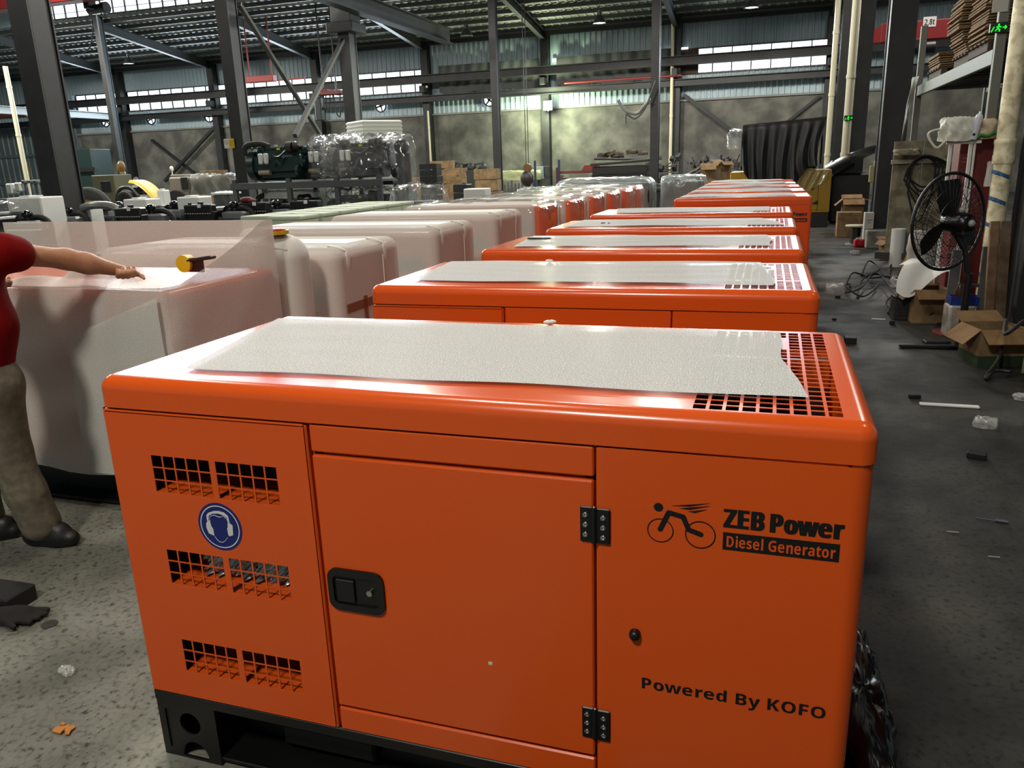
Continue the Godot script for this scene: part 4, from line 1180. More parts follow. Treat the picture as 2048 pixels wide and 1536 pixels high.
# ---------------------------------------------------------------- people: joints with radii, joined by a smooth minimum, meshed as surface nets
func flesh(bones: Array, cell: float, k := 0.02) -> G:
	var lo := Vector3(1e9, 1e9, 1e9); var hi := -lo
	for b in bones:
		var r: float = maxf(b[2], b[3]) + 2.5 * cell + k
		for p in [b[0], b[1]]:
			lo = lo.min(p - Vector3.ONE * r); hi = hi.max(p + Vector3.ONE * r)
	var nx := int(ceil((hi.x - lo.x) / cell)) + 1; var ny := int(ceil((hi.y - lo.y) / cell)) + 1; var nz := int(ceil((hi.z - lo.z) / cell)) + 1
	var sum := PackedFloat32Array()
	sum.resize(nx * ny * nz)
	var ik := 1.0 / k * 1.6
	for b in bones:
		var a: Vector3 = b[0]; var c: Vector3 = b[1]; var ra: float = b[2]; var rb: float = b[3]
		var sq: Vector3 = b[4] if b.size() > 4 else Vector3.ONE      # flattening about the bone
		var m := maxf(ra, rb) * maxf(1.0, maxf(1.0 / sq.x, 1.0 / sq.z)) + k * 1.6 + 2.0 * cell
		var l := ((a.min(c) - Vector3.ONE * m - lo) / cell).floor(); var h := ((a.max(c) + Vector3.ONE * m - lo) / cell).ceil()
		var d := c - a; var dd := maxf(d.length_squared(), 1e-9)
		for z in range(maxi(0, int(l.z)), mini(nz, int(h.z) + 1)):
			for y in range(maxi(0, int(l.y)), mini(ny, int(h.y) + 1)):
				var at := (z * ny + y) * nx
				for x in range(maxi(0, int(l.x)), mini(nx, int(h.x) + 1)):
					var p := lo + Vector3(x, y, z) * cell
					var t := clampf((p - a).dot(d) / dd, 0.0, 1.0)
					var e := ((p - a - d * t) * sq).length() - (ra + (rb - ra) * t)
					if e < m: sum[at + x] += exp(-e * ik)
	var g := G.new()
	var id := PackedInt32Array()
	id.resize(nx * ny * nz)
	id.fill(-1)
	var inside := func(i: int) -> bool: return sum[i] > 1.0
	var off := [0, 1, nx, nx + 1, nx * ny, nx * ny + 1, nx * ny + nx, nx * ny + nx + 1]
	var cs := [Vector3(0, 0, 0), Vector3(1, 0, 0), Vector3(0, 1, 0), Vector3(1, 1, 0), Vector3(0, 0, 1), Vector3(1, 0, 1), Vector3(0, 1, 1), Vector3(1, 1, 1)]
	var ed := [[0, 1], [2, 3], [4, 5], [6, 7], [0, 2], [1, 3], [4, 6], [5, 7], [0, 4], [1, 5], [2, 6], [3, 7]]
	for z in nz - 1:
		for y in ny - 1:
			var row := (z * ny + y) * nx
			for x in nx - 1:
				var i := row + x
				var n := 0
				for o in off:
					if sum[i + o] > 1.0: n += 1
				if n == 0 or n == 8: continue
				var acc := Vector3.ZERO; var cnt := 0
				for e in ed:
					var s0 := sum[i + off[e[0]]]; var s1 := sum[i + off[e[1]]]
					if (s0 > 1.0) != (s1 > 1.0):
						var f0 := -log(maxf(s0, 1e-8)); var f1 := -log(maxf(s1, 1e-8))
						acc += cs[e[0]].lerp(cs[e[1]], clampf(f0 / (f0 - f1), 0.0, 1.0)); cnt += 1
				var q := acc / cnt
				var gx := (sum[i + 1] + sum[i + nx + 1] + sum[i + nx * ny + 1] + sum[i + nx * ny + nx + 1]) - (sum[i] + sum[i + nx] + sum[i + nx * ny] + sum[i + nx * ny + nx])
				var gy := (sum[i + nx] + sum[i + nx + 1] + sum[i + nx * ny + nx] + sum[i + nx * ny + nx + 1]) - (sum[i] + sum[i + 1] + sum[i + nx * ny] + sum[i + nx * ny + 1])
				var gz := (sum[i + nx * ny] + sum[i + nx * ny + 1] + sum[i + nx * ny + nx] + sum[i + nx * ny + nx + 1]) - (sum[i] + sum[i + 1] + sum[i + nx] + sum[i + nx + 1])
				id[i] = g.v.size()
				g.v.append(lo + (Vector3(x, y, z) + q) * cell); g.n.append(-Vector3(gx, gy, gz).normalized()); g.uv.append(Vector2())
	var st := [1, nx, nx * ny]
	for z in range(1, nz - 1):
		for y in range(1, ny - 1):
			for x in range(1, nx - 1):
				var i := (z * ny + y) * nx + x
				if id[i] < 0: continue
				for ax in 3:
					var s0 := sum[i] > 1.0; var s1: bool = sum[i + st[ax]] > 1.0
					if s0 == s1: continue
					var b: int = st[(ax + 1) % 3]; var c: int = st[(ax + 2) % 3]
					var v0 := id[i - b - c]; var v1 := id[i - c]; var v2 := id[i]; var v3 := id[i - b]
					if v0 < 0 or v1 < 0 or v2 < 0 or v3 < 0: continue
					if s0: g.ix.append_array([v0, v2, v1, v0, v3, v2])
					else: g.ix.append_array([v0, v1, v2, v0, v2, v3])
	# smooth the normals from the faces themselves
	var nn := PackedVector3Array()
	nn.resize(g.v.size())
	for i in range(0, g.ix.size(), 3):
		var fn := (g.v[g.ix[i + 2]] - g.v[g.ix[i]]).cross(g.v[g.ix[i + 1]] - g.v[g.ix[i]])
		for j in 3: nn[g.ix[i + j]] += fn
	for i in nn.size(): g.n[i] = nn[i].normalized() if nn[i].length_squared() > 1e-20 else g.n[i]
	return g

func hand_bones(wrist: Vector3, fwd: Vector3, palm_dn: Vector3, side: float, curl: float) -> Array:
	var f := fwd.normalized(); var dn := (palm_dn - f * palm_dn.dot(f)).normalized(); var ac := f.cross(dn) * side
	var b := []
	var kn := []
	for i in 4:
		var q := wrist + f * (0.088 - 0.006 * absf(i - 1.2)) + ac * (0.030 - i * 0.020)
		b.append([wrist + ac * (0.012 - i * 0.008), q, 0.014, 0.0105])
		kn.append(q)
	var lens := [0.040, 0.045, 0.042, 0.033]
	for i in 4:
		var d := f
		var p: Vector3 = kn[i]
		for s in 3:
			d = (d * cos(curl * (0.7 + 0.25 * s)) + dn * sin(curl * (0.7 + 0.25 * s))).normalized()
			var e: Vector3 = p + (d + ac * (0.10 - i * 0.06)) * lens[i] * [1.0, 0.68, 0.52][s]
			b.append([p, e, 0.0098 - 0.0009 * s, 0.0092 - 0.001 * s])
			p = e
	var t0 := wrist + f * 0.022 + ac * 0.026 + dn * 0.006
	var t1 := t0 + (f * 0.6 + ac * 0.7 + dn * 0.25).normalized() * 0.040
	var t2 := t1 + (f * 0.85 + ac * 0.35 + dn * 0.3).normalized() * 0.032
	b.append([t0, t1, 0.0135, 0.011]); b.append([t1, t2, 0.0105, 0.0085]); b.append([t2, t2 + f * 0.02 + dn * 0.008, 0.0085, 0.007])
	return b

func head_bones(c: Vector3, face: Vector3) -> Array:      # c: middle of the skull
	var f := face.normalized(); var r := f.cross(Vector3.UP).normalized(); var u := r.cross(f)
	var b := [[c - f * 0.02 + u * 0.025, c + f * 0.02 + u * 0.03, 0.088, 0.080], [c + f * 0.025 - u * 0.02, c + f * 0.048 - u * 0.075, 0.062, 0.042], [c - f * 0.02 - u * 0.05, c - f * 0.025 - u * 0.13, 0.055, 0.056]]
	b.append([c + f * 0.082 - u * 0.005, c + f * 0.103 - u * 0.035, 0.010, 0.014])      # nose
	b.append([c + f * 0.080 - u * 0.066 - r * 0.016, c + f * 0.080 - u * 0.066 + r * 0.016, 0.010, 0.010])
	for s in [-1.0, 1.0]:
		b.append([c + r * s * 0.083 + u * 0.01, c + r * s * 0.088 - f * 0.008 - u * 0.03, 0.014, 0.010])
		b.append([c + f * 0.066 + r * s * 0.02 + u * 0.022, c + f * 0.06 + r * s * 0.045 + u * 0.02, 0.014, 0.012])
	return b

func person(label: String, J: Dictionary, skin_cell: float, shirt: Material, trouser: Material, shoe: Material, hair: Material) -> Node3D:
	var base: Vector3 = (J.ankle_r + J.ankle_l) / 2.0 * Vector3(1, 0, 1)
	var o := thing("person", label, "person", base)
	for k in J: J[k] = J[k] - (base if k != "face" else Vector3.ZERO)
	var h: Vector3 = J.head
	var bones := [[J.hip, J.chest, 0.125, 0.13], [J.chest, J.neck, 0.10, 0.058], [J.neck, h - J.face * 0.02 - Vector3(0, 0.05, 0), 0.052, 0.05]]
	var sh := [[J.hip + Vector3(0, -0.02, 0), J.belly, 0.142, 0.142], [J.belly, J.chest, 0.142, 0.14], [J.chest, J.neck - Vector3(0, 0.05, 0), 0.13, 0.075]]
	var tr := [[J.hip + Vector3(0, 0.04, 0), J.hip - Vector3(0, 0.08, 0), 0.135, 0.13]]
	for s in ["_l", "_r"]:
		var so: Vector3 = J["shoulder" + s]; var el: Vector3 = J["elbow" + s]; var wr: Vector3 = J["wrist" + s]
		bones.append_array([[J.chest + Vector3(0, 0.08, 0), so, 0.07, 0.06], [so, el, 0.052, 0.042], [el, el.lerp(wr, 0.35), 0.042, 0.043], [el.lerp(wr, 0.35), wr, 0.043, 0.027]])
		sh.append_array([[J.chest + Vector3(0, 0.06, 0), so, 0.085, 0.074], [so, so.lerp(el, 0.22 if not J.has("long_sleeve") else 1.0), 0.072, 0.074 if not J.has("long_sleeve") else 0.058]])
		if J.has("long_sleeve"): sh.append([el, el.lerp(wr, 0.86), 0.056, 0.042])
		var hp: Vector3 = J["thigh" + s]; var kn: Vector3 = J["knee" + s]; var an: Vector3 = J["ankle" + s]; var toe: Vector3 = J["toe" + s]
		bones.append_array([[J.hip - Vector3(0, 0.04, 0), hp, 0.10, 0.09], [hp, kn, 0.085, 0.055], [kn, kn.lerp(an, 0.35), 0.055, 0.056], [kn.lerp(an, 0.35), an, 0.056, 0.036]])
		tr.append_array([[J.hip - Vector3(0, 0.05, 0), hp, 0.125, 0.112], [hp, kn, 0.108, 0.088], [kn, kn.lerp(an, 0.5) + Vector3(0.01, 0, 0.01), 0.086, 0.082], [kn.lerp(an, 0.5) + Vector3(0.01, 0, 0.01), an + Vector3(0, 0.02, 0), 0.082, 0.088]])
		var fd: Vector3 = (toe - an) * Vector3(1, 0, 1)
		fd = fd.normalized()
		var heel := an - fd * 0.05
		heel.y = 0.045
		var sg := flesh([[heel, Vector3(toe.x, 0.042, toe.z) - fd * 0.09, 0.044, 0.050], [Vector3(toe.x, 0.042, toe.z) - fd * 0.09, Vector3(toe.x, 0.036, toe.z) - fd * 0.035, 0.050, 0.036], [heel + Vector3(0, 0.02, 0), an + Vector3(0, 0.02, 0), 0.042, 0.046], [an + Vector3(0, 0.01, 0), an + fd * 0.09 - Vector3(0, 0.02, 0), 0.045, 0.040]], maxf(0.009, skin_cell * 0.75), 0.012)
		for i in sg.v.size():
			if sg.v[i].y < 0.004: sg.v[i].y = 0.004
		part("shoe", sg, shoe, o)
	var g := flesh(bones, skin_cell, 0.022)
	g.add(flesh(head_bones(h, J.face), maxf(0.005, skin_cell * 0.4), 0.010))
	for s in ["_l", "_r"]:
		var wr: Vector3 = J["wrist" + s]; var el: Vector3 = J["elbow" + s]
		g.add(flesh(hand_bones(wr - (wr - el).normalized() * 0.01, J.get("reach" + s, wr - el), Vector3.DOWN, 1.0 if s == "_r" else -1.0, J.get("curl" + s, Vector3(0.35, 0, 0)).x), maxf(0.0034, skin_cell * 0.28), 0.006))
	part("body", g, SKIN, o)
	part("shirt", flesh(sh, skin_cell, 0.03), shirt, o)
	part("trousers", flesh(tr, skin_cell, 0.022), trouser, o)
	var f: Vector3 = J.face.normalized()
	part("hair", flesh([[h - f * 0.03 + Vector3(0, 0.045, 0), h + f * 0.018 + Vector3(0, 0.055, 0), 0.086, 0.074], [h - f * 0.045, h - f * 0.045 - Vector3(0, 0.03, 0), 0.07, 0.055]], maxf(0.007, skin_cell * 0.5), 0.012), hair, o)
	var r := f.cross(Vector3.UP).normalized()
	var ey := G.new()
	for s in [-1.0, 1.0]: ey.ball(h + f * 0.083 + r * s * 0.031 + Vector3(0, 0.006, 0), Vector3(0.011, 0.006, 0.011), Basis(), 6, 8)
	part("eye", ey, mat(Color(0.06, 0.05, 0.05), 0.3), o)
	return o

func worker() -> void:
	var J := {"hip": Vector3(-3.24, 0.93, -2.40), "belly": Vector3(-3.21, 1.08, -2.42), "chest": Vector3(-3.25, 1.27, -2.43), "neck": Vector3(-3.29, 1.46, -2.46), "head": Vector3(-3.31, 1.615, -2.50), "face": Vector3(0.45, -0.25, -0.86),
		"shoulder_r": Vector3(-3.09, 1.385, -2.50), "elbow_r": Vector3(-3.035, 1.325, -2.77), "wrist_r": Vector3(-2.935, 1.243, -2.985), "reach_r": Vector3(0.40, -0.20, -0.55), "curl_r": Vector3(0.30, 0, 0),
		"shoulder_l": Vector3(-3.45, 1.395, -2.38), "elbow_l": Vector3(-3.56, 1.20, -2.56), "wrist_l": Vector3(-3.50, 1.215, -2.80), "reach_l": Vector3(0.2, -0.05, -0.6), "curl_l": Vector3(0.4, 0, 0),
		"thigh_r": Vector3(-3.19, 0.82, -2.42), "knee_r": Vector3(-3.25, 0.48, -2.47), "ankle_r": Vector3(-3.215, 0.095, -2.52), "toe_r": Vector3(-3.045, 0.03, -2.56),
		"thigh_l": Vector3(-3.33, 0.82, -2.38), "knee_l": Vector3(-3.46, 0.47, -2.44), "ankle_l": Vector3(-3.55, 0.095, -2.50), "toe_l": Vector3(-3.40, 0.03, -2.56)}
	var tx := noise_tex(0.03, [[0.3, Color(0.36, 0.335, 0.28)], [0.7, Color(0.45, 0.42, 0.35)]], 256, 61)
	var khaki := textured(tx, 2.2, 0.85)
	var red := mat(Color(0.42, 0.025, 0.03), 0.8)
	red.metallic_specular = 0.2
	person("worker in a red polo shirt and khaki trousers reaching over the foam sheet", J, 0.013, red, khaki, mat(Color(0.05, 0.052, 0.055), 0.5), mat(Color(0.02, 0.018, 0.016), 0.6))

# ---------------------------------------------------------------- engines, radiators, foam boxes
func exit_sign(at: Vector3, label: String, w: float, arm := false) -> void:
	var o := thing("exit_sign", label, "sign", at)
	part("case", G.new().bbox(Vector3(0, 0, -0.02), Vector3(w, w * 0.62, 0.04), 0.006), mat(Color(0.05, 0.12, 0.06), 0.4), o)
	if arm: part("bracket", G.new().bbox(Vector3(-w * 0.65, 0, -0.03), Vector3(w * 0.5, 0.03, 0.03), 0.002), STEEL, o)
	var g := G.new()
	g.ball(Vector3(-0.02, 0.18, 0.006) * w, Vector3(0.055, 0.055, 0.01) * w, Basis(), 6, 10)
	for b in [[Vector3(-0.02, 0.10, 0), Vector3(-0.06, -0.06, 0)], [Vector3(-0.06, -0.06, 0), Vector3(0.05, -0.12, 0)], [Vector3(0.05, -0.12, 0), Vector3(0.03, -0.24, 0)], [Vector3(-0.06, -0.06, 0), Vector3(-0.2, -0.2, 0)], [Vector3(-0.02, 0.08, 0), Vector3(0.12, 0.02, 0)], [Vector3(-0.02, 0.08, 0), Vector3(-0.15, 0.02, 0)], [Vector3(0.2, 0, 0), Vector3(0.42, 0, 0)], [Vector3(0.42, 0, 0), Vector3(0.33, 0.1, 0)], [Vector3(0.42, 0, 0), Vector3(0.33, -0.1, 0)], [Vector3(-0.42, -0.25, 0), Vector3(-0.28, 0.05, 0)]]:
		g.bar(b[0] * w + Vector3(0, 0, 0.004), b[1] * w + Vector3(0, 0, 0.004), 0.06 * w, 0.008)
	part("figure", g, glow(Color(0.10, 0.95, 0.22), 1.3), o)

func carton(label: String, at: Vector3, s: Vector3, turn := 0.0, group := "", flaps := false, m: Material = null) -> Node3D:      # a cardboard box standing at its base
	var o := thing("carton", label, "box", at, turn, group)
	if m == null: m = CARD
	if not flaps:
		part("box", G.new().bbox(Vector3(0, s.y / 2, 0), s, 0.006), m, o)
		part("tape", G.new().bbox(Vector3(0, s.y + 0.001, 0), Vector3(s.x, 0.002, 0.05), 0.0).bbox(Vector3(s.x / 2 + 0.001, s.y * 0.86, 0), Vector3(0.002, s.y * 0.28, 0.05), 0.0), mat(Color(0.50, 0.41, 0.27), 0.35), o)
		part("seam", G.new().bbox(Vector3(s.x * 0.12, s.y / 2, s.z / 2 + 0.001), Vector3(0.006, s.y * 0.96, 0.002), 0.0), CARDIN, o)
	else:
		var g := G.new()
		var t := 0.006
		g.bbox(Vector3(0, t / 2, 0), Vector3(s.x, t, s.z), 0.0)
		for q in [-1.0, 1.0]:
			g.bbox(Vector3(q * (s.x - t) / 2, s.y / 2, 0), Vector3(t, s.y, s.z), 0.0)
			g.bbox(Vector3(0, s.y / 2, q * (s.z - t) / 2), Vector3(s.x - 2 * t, s.y, t), 0.0)
		part("box", g, m, o)
		for f in [[-1.0, 0, 2.3], [1.0, 0, 1.9], [0, 1.0, 2.1], [0, -1.0, 1.2]]:
			var a: float = f[2]
			var ln := minf(s.x, s.z) * 0.5
			var d := Vector3(f[0] * sin(a), cos(a), f[1] * sin(a))
			var c := Vector3(f[0] * s.x / 2, s.y, f[1] * s.z / 2) + d * ln / 2
			var along := Vector3(0, 0, 1) if f[0] != 0 else Vector3(1, 0, 0)
			part("flap", G.new().bbox(c, Vector3(t, ln, s.z if f[0] != 0 else s.x), 0.0, Basis(d.cross(along), d, along)), CARDIN, o)
	return o

func small_engine(label: String, at: Vector3, turn := 0.0) -> Node3D:
	var o := thing("diesel_engine", label, "engine", at, turn, "black diesel engines beyond the wrapped row")
	var blk := mat(Color(0.03, 0.032, 0.034), 0.38)
	part("stand", G.new().bbox(Vector3(-0.3, 0.2, 0), Vector3(0.06, 0.4, 0.4), 0.004).bbox(Vector3(0.3, 0.2, 0), Vector3(0.06, 0.4, 0.4), 0.004).bbox(Vector3(0, 0.42, 0), Vector3(0.9, 0.05, 0.42), 0.004), BLACK, o)
	part("block", G.new().bbox(Vector3(0, 0.70, 0), Vector3(0.62, 0.5, 0.34), 0.02).bbox(Vector3(0, 0.52, 0), Vector3(0.5, 0.18, 0.28), 0.03).bbox(Vector3(-0.28, 0.75, 0.12), Vector3(0.16, 0.2, 0.16), 0.02), blk, o)
	part("valve_cover", G.new().bbox(Vector3(0.04, 1.0, 0.03), Vector3(0.44, 0.11, 0.2), 0.012).bbox(Vector3(0.04, 1.06, 0.03), Vector3(0.36, 0.02, 0.12), 0.006), mat(Color(0.42, 0.44, 0.45), 0.4, 0.3), o)
	part("air_filter", G.new().cyl(Vector3(-0.52, 1.04, -0.02), Vector3(-0.18, 1.06, -0.02), 0.10, 18).cyl(Vector3(-0.56, 1.04, -0.02), Vector3(-0.52, 1.04, -0.02), 0.085, 18), blk, o)
	part("intake_dome", G.new().ball(Vector3(-0.06, 1.17, -0.06), Vector3(0.085, 0.06, 0.085), Basis(), 8, 14).cyl(Vector3(-0.06, 1.04, -0.06), Vector3(-0.06, 1.15, -0.06), 0.05, 12), mat(Color(0.03, 0.03, 0.03), 0.12), o)
	part("intake_pipe", G.new().tube(curve([Vector3(-0.2, 1.06, -0.05), Vector3(0.1, 1.12, -0.1), Vector3(0.33, 1.02, -0.06), Vector3(0.36, 0.8, 0)], 14), 0.045, 10), RUBBER, o)
	part("badge", G.new().bbox(Vector3(0.02, 0.90, 0.175), Vector3(0.06, 0.035, 0.01), 0.004), mat(Color(0.02, 0.30, 0.08), 0.3), o)
	return o

func radiator(label: String, at: Vector3) -> Node3D:
	var o := thing("radiator", label, "radiator", at, 0.0, "black radiators beyond the wrapped row")
	part("core", G.new().bbox(Vector3(0, 0.62, 0), Vector3(0.50, 0.9, 0.10), 0.006), mat(Color(0.075, 0.08, 0.085), 0.5), o)
	part("header_tank", G.new().bbox(Vector3(0, 1.13, 0), Vector3(0.56, 0.14, 0.16), 0.02), BLACK, o)
	part("side_frame", G.new().bbox(Vector3(-0.27, 0.58, 0), Vector3(0.04, 1.0, 0.14), 0.004).bbox(Vector3(0.27, 0.58, 0), Vector3(0.04, 1.0, 0.14), 0.004).bbox(Vector3(0, 0.1, 0), Vector3(0.6, 0.2, 0.3), 0.006), BLACK, o)
	part("filler_cap", G.new().cyl(Vector3(0.02, 1.2, 0), Vector3(0.02, 1.24, 0), 0.045, 14), BLACK, o)
	part("vent_cap", G.new().cyl(Vector3(-0.2, 1.2, 0), Vector3(-0.2, 1.23, 0), 0.03, 10), BLACK, o)
	part("tag", G.new().bbox(Vector3(0.05, 1.18, 0.085), Vector3(0.07, 0.06, 0.004), 0.0), mat(Color(0.8, 0.8, 0.78), 0.5), o)
	var dots := G.new()
	for i in 11: dots.cyl(Vector3(-0.25 + i * 0.05, 1.055, 0.06), Vector3(-0.25 + i * 0.05, 1.055, 0.085), 0.010, 6)
	part("bolt_row", dots, mat(Color(0.62, 0.63, 0.63), 0.4), o)
	return o

func big_engine(called: String, label: String, at: Vector3, paint: Material, turn := 0.0) -> Node3D:
	var o := thing(called, label, "engine", at, turn)
	part("block", G.new().bbox(Vector3(0, 0.36, 0), Vector3(1.16, 0.34, 0.5), 0.03).bbox(Vector3(0, 0.14, 0), Vector3(0.98, 0.2, 0.36), 0.05).bbox(Vector3(0.0, 0.55, -0.02), Vector3(1.08, 0.16, 0.36), 0.02), paint, o)
	var hd := G.new()
	for i in 6: hd.bbox(Vector3(-0.46 + i * 0.185, 0.665, -0.02), Vector3(0.165, 0.09, 0.26), 0.02)
	part("rocker_cover", hd, paint, o)
	var ft := G.new()
	for x in [-0.34, -0.21]: ft.lathe([Vector2(0, 0), Vector2(0.045, 0.01), Vector2(0.05, 0.04), Vector2(0.05, 0.2), Vector2(0.04, 0.215), Vector2(0, 0.22)], Vector3(x, 0.36, 0.30), Basis(), 14)
	part("filter", ft, mat(Color(0.72, 0.73, 0.72), 0.4), o)
	part("flywheel_housing", G.new().cyl(Vector3(-0.72, 0.34, 0), Vector3(-0.56, 0.34, 0), 0.31, 22), paint, o)
	part("pulley", G.new().cyl(Vector3(0.56, 0.36, 0.08), Vector3(0.66, 0.36, 0.08), 0.16, 20).cyl(Vector3(0.56, 0.60, 0.05), Vector3(0.64, 0.60, 0.05), 0.10, 18).cyl(Vector3(0.52, 0.2, 0.3), Vector3(0.58, 0.2, 0.3), 0.14, 20), paint, o)
	part("turbocharger", G.new().cyl(Vector3(0.28, 0.68, 0.24), Vector3(0.42, 0.68, 0.24), 0.11, 18).ball(Vector3(0.46, 0.70, 0.22), Vector3(0.08, 0.10, 0.10)), mat(Color(0.09, 0.075, 0.07), 0.45), o)
	part("starter", G.new().cyl(Vector3(-0.42, 0.2, 0.27), Vector3(-0.16, 0.2, 0.27), 0.055, 14), mat(Color(0.50, 0.48, 0.42), 0.4, 0.4), o)
	var pp := G.new()
	pp.tube(curve([Vector3(-0.05, 0.3, 0.28), Vector3(0.05, 0.42, 0.32), Vector3(0.12, 0.34, 0.30), Vector3(0.2, 0.48, 0.3)], 16), 0.018, 7)
	part("pipework", pp, paint, o)
	pp = G.new()
	pp.tube(curve([Vector3(-0.1, 0.52, 0.22), Vector3(0.1, 0.5, 0.3), Vector3(0.26, 0.62, 0.26)], 12), 0.022, 7)
	part("pipework", pp, paint, o)
	pp = G.new()
	pp.tube(curve([Vector3(0.5, 0.5, 0.22), Vector3(0.6, 0.5, 0.3), Vector3(0.62, 0.3, 0.3)], 12), 0.03, 8)
	part("pipework", pp, paint, o)
	part("caps", G.new().cyl(Vector3(-0.4, 0.7, 0), Vector3(-0.4, 0.76, 0), 0.04, 12).cyl(Vector3(-0.15, 0.7, 0), Vector3(-0.15, 0.75, 0), 0.04, 12).cyl(Vector3(0.22, 0.7, 0), Vector3(0.22, 0.78, 0), 0.05, 12), mat(Color(0.62, 0.66, 0.70), 0.4), o)
	part("label", G.new().bbox(Vector3(-0.02, 0.66, 0.115), Vector3(0.08, 0.04, 0.006), 0.0).bbox(Vector3(0.2, 0.66, 0.115), Vector3(0.07, 0.035, 0.006), 0.0), mat(Color(0.70, 0.68, 0.12), 0.5), o)
	return o

func film_over(o: Node3D, c: Vector3, s: Vector3, seed_: int, amp := 0.07) -> void:
	part("film", crumple(c, s, amp, seed_, 16, 72, 3.0, 3.2), FILM, o)

func engine_area() -> void:
	var foamblock := mat(Color(0.80, 0.81, 0.80), 0.7)
	var palebox := mat(Color(0.66, 0.70, 0.62), 0.75)
	var dk := mat(Color(0.10, 0.105, 0.11), 0.5)
	var green := mat(Color(0.015, 0.13, 0.12), 0.35)
	# pale foam boxes in two files, to the left of the wrapped row
	var proto: Node3D = null
	var ends := ["nearest", "second", "third", "fourth", "fifth", "sixth", "seventh"]
	for f in 2:
		for i in 7:
			var z := -8.7 - i * 0.52 - f * 0.15
			var x := -5.72 - f * 0.52 + rnd(-0.02, 0.02) - i * 0.02
			var lab := "pale greenish foam box, %s of the %s file left of the wrapped row" % [ends[i], "right" if f == 0 else "left"]
			if proto == null:
				proto = thing("foam_box", lab, "box", Vector3(x, 0, z), 0.0, "pale foam boxes left of the wrapped row")
				part("box", G.new().bbox(Vector3(0, 0.55, 0), Vector3(0.46, 1.1, 0.42), 0.012), palebox, proto)
				part("lid", G.new().bbox(Vector3(0, 1.125, 0), Vector3(0.475, 0.05, 0.435), 0.012), palebox, proto)
				part("label", G.new().bbox(Vector3(0.10, 1.03, 0.212), Vector3(0.11, 0.07, 0.002), 0.0), mat(Color(0.22, 0.23, 0.22), 0.6), proto)
			else: twin(proto, "foam_box", lab, Vector3(x, 0, z), rnd(-0.03, 0.03))
	# engines and radiators in a line
	var se: Node3D = null
	var ep := [[58, 446, -9.6, "black diesel engine before the white foam crate at far left"], [138, 436, -10.6, "black diesel engine with silver pipe beside the near dark column"], [305, 430, -11.0, "black diesel engine before the yellow-hooded tractor"], [350, 424, -12.4, "black diesel engine with chrome dome, farther back"], [470, 424, -11.4, "black diesel engine under the film-wrapped dark box"], [556, 412, -11.8, "black diesel engine below the green engine"], [240, 428, -12.6, "black diesel engine before the olive machine"]]
	for e in ep:
		var p := P(e[0], e[1], e[2]) * Vector3(1, 0, 1)
		if se == null: se = small_engine(e[3], p, 0.1)
		else: twin(se, "diesel_engine", e[3], p, rnd(-0.15, 0.15))
	var rd: Node3D = null
	for e in [[402, -11.2, "black radiator with a row of bright bolts, beside the brown carton"], [262, -10.6, "black radiator leaning beside the silver pipe"], [512, -11.6, "black radiator under the red cloth"], [614, -11.9, "black radiator at the right end of the line"]]:
		var p := P(e[0], 430, e[1]) * Vector3(1, 0, 1)
		if rd == null: rd = radiator(e[2], p)
		else: twin(rd, "radiator", e[2], p, rnd(-0.05, 0.05))
	solo("cloth", G.new().ball(Vector3(0, 0.03, 0), Vector3(0.13, 0.06, 0.09), Basis(), 8, 12).ball(Vector3(0.12, 0.01, 0.02), Vector3(0.09, 0.045, 0.06), Basis(), 8, 12), mat(Color(0.30, 0.03, 0.05), 0.7), "red cloth lying on a black radiator", "cloth", P(494, 404, -11.6))
	solo("silver_pipe", G.new().tube(curve([Vector3(-0.4, 1.2, 0), Vector3(-0.1, 1.24, 0.05), Vector3(0.2, 1.22, 0), Vector3(0.4, 1.12, 0)], 16), 0.065, 12).rod(Vector3(-0.3, 0, 0), Vector3(-0.3, 1.2, 0), 0.03).rod(Vector3(0.3, 0, 0), Vector3(0.3, 1.16, 0), 0.03), mat(Color(0.55, 0.56, 0.56), 0.35, 0.6), "silver exhaust pipe on a stand behind the sheet", "pipe", P(205, 425, -10.9) * Vector3(1, 0, 1))
	# white foam crates behind them
	for w in [[75, -10.2, Vector3(0.68, 1.42, 0.5), "tall white foam crate at far left by the dark column"], [165, -11.9, Vector3(0.62, 1.22, 0.4), "white foam crate right of the near dark column"], [287, -12.4, Vector3(0.55, 1.28, 0.4), "white foam crate behind the black radiator"], [392, -12.6, Vector3(0.5, 1.29, 0.4), "white foam crate behind the bright-bolted radiator"], [332, -13.0, Vector3(0.16, 1.42, 0.2), "small white foam post before the yellow hood"]]:
		var o := thing("foam_crate", w[3], "crate", P(w[0], 420, w[1]) * Vector3(1, 0, 1), rnd(-0.1, 0.1), "white foam crates behind the engines")
		part("block", G.new().bbox(Vector3(0, w[2].y / 2, 0), w[2], 0.02), foamblock, o)
		part("notch", G.new().bbox(Vector3(-w[2].x * 0.1, w[2].y + 0.012, 0), Vector3(w[2].x * 0.3, 0.024, w[2].z * 0.6), 0.01), foamblock, o)
	var fo := thing("film_bundle", "machine under creased clear film at far left, in front of the tall foam crate", "machine", P(18, 425, -9.9) * Vector3(1, 0, 1))
	part("machine", G.new().bbox(Vector3(0, 0.6, 0), Vector3(0.5, 1.2, 0.4), 0.03), dk, fo)
	film_over(fo, Vector3(0, 0.66, 0), Vector3(0.75, 1.36, 0.6), 31)
	# the rack with big engines
	var rk := thing("engine_rack", "grey steel rack carrying large engines", "rack", Vector3(-8.95, 0, -14.7))
	for x in [-1.72, -0.42, 0.68, 1.62]:
		for z in [-0.5, 0.5]: part("post", G.new().bbox(Vector3(x, 0.78, z), Vector3(0.10, 1.56, 0.08), 0.006), STEEL, rk)
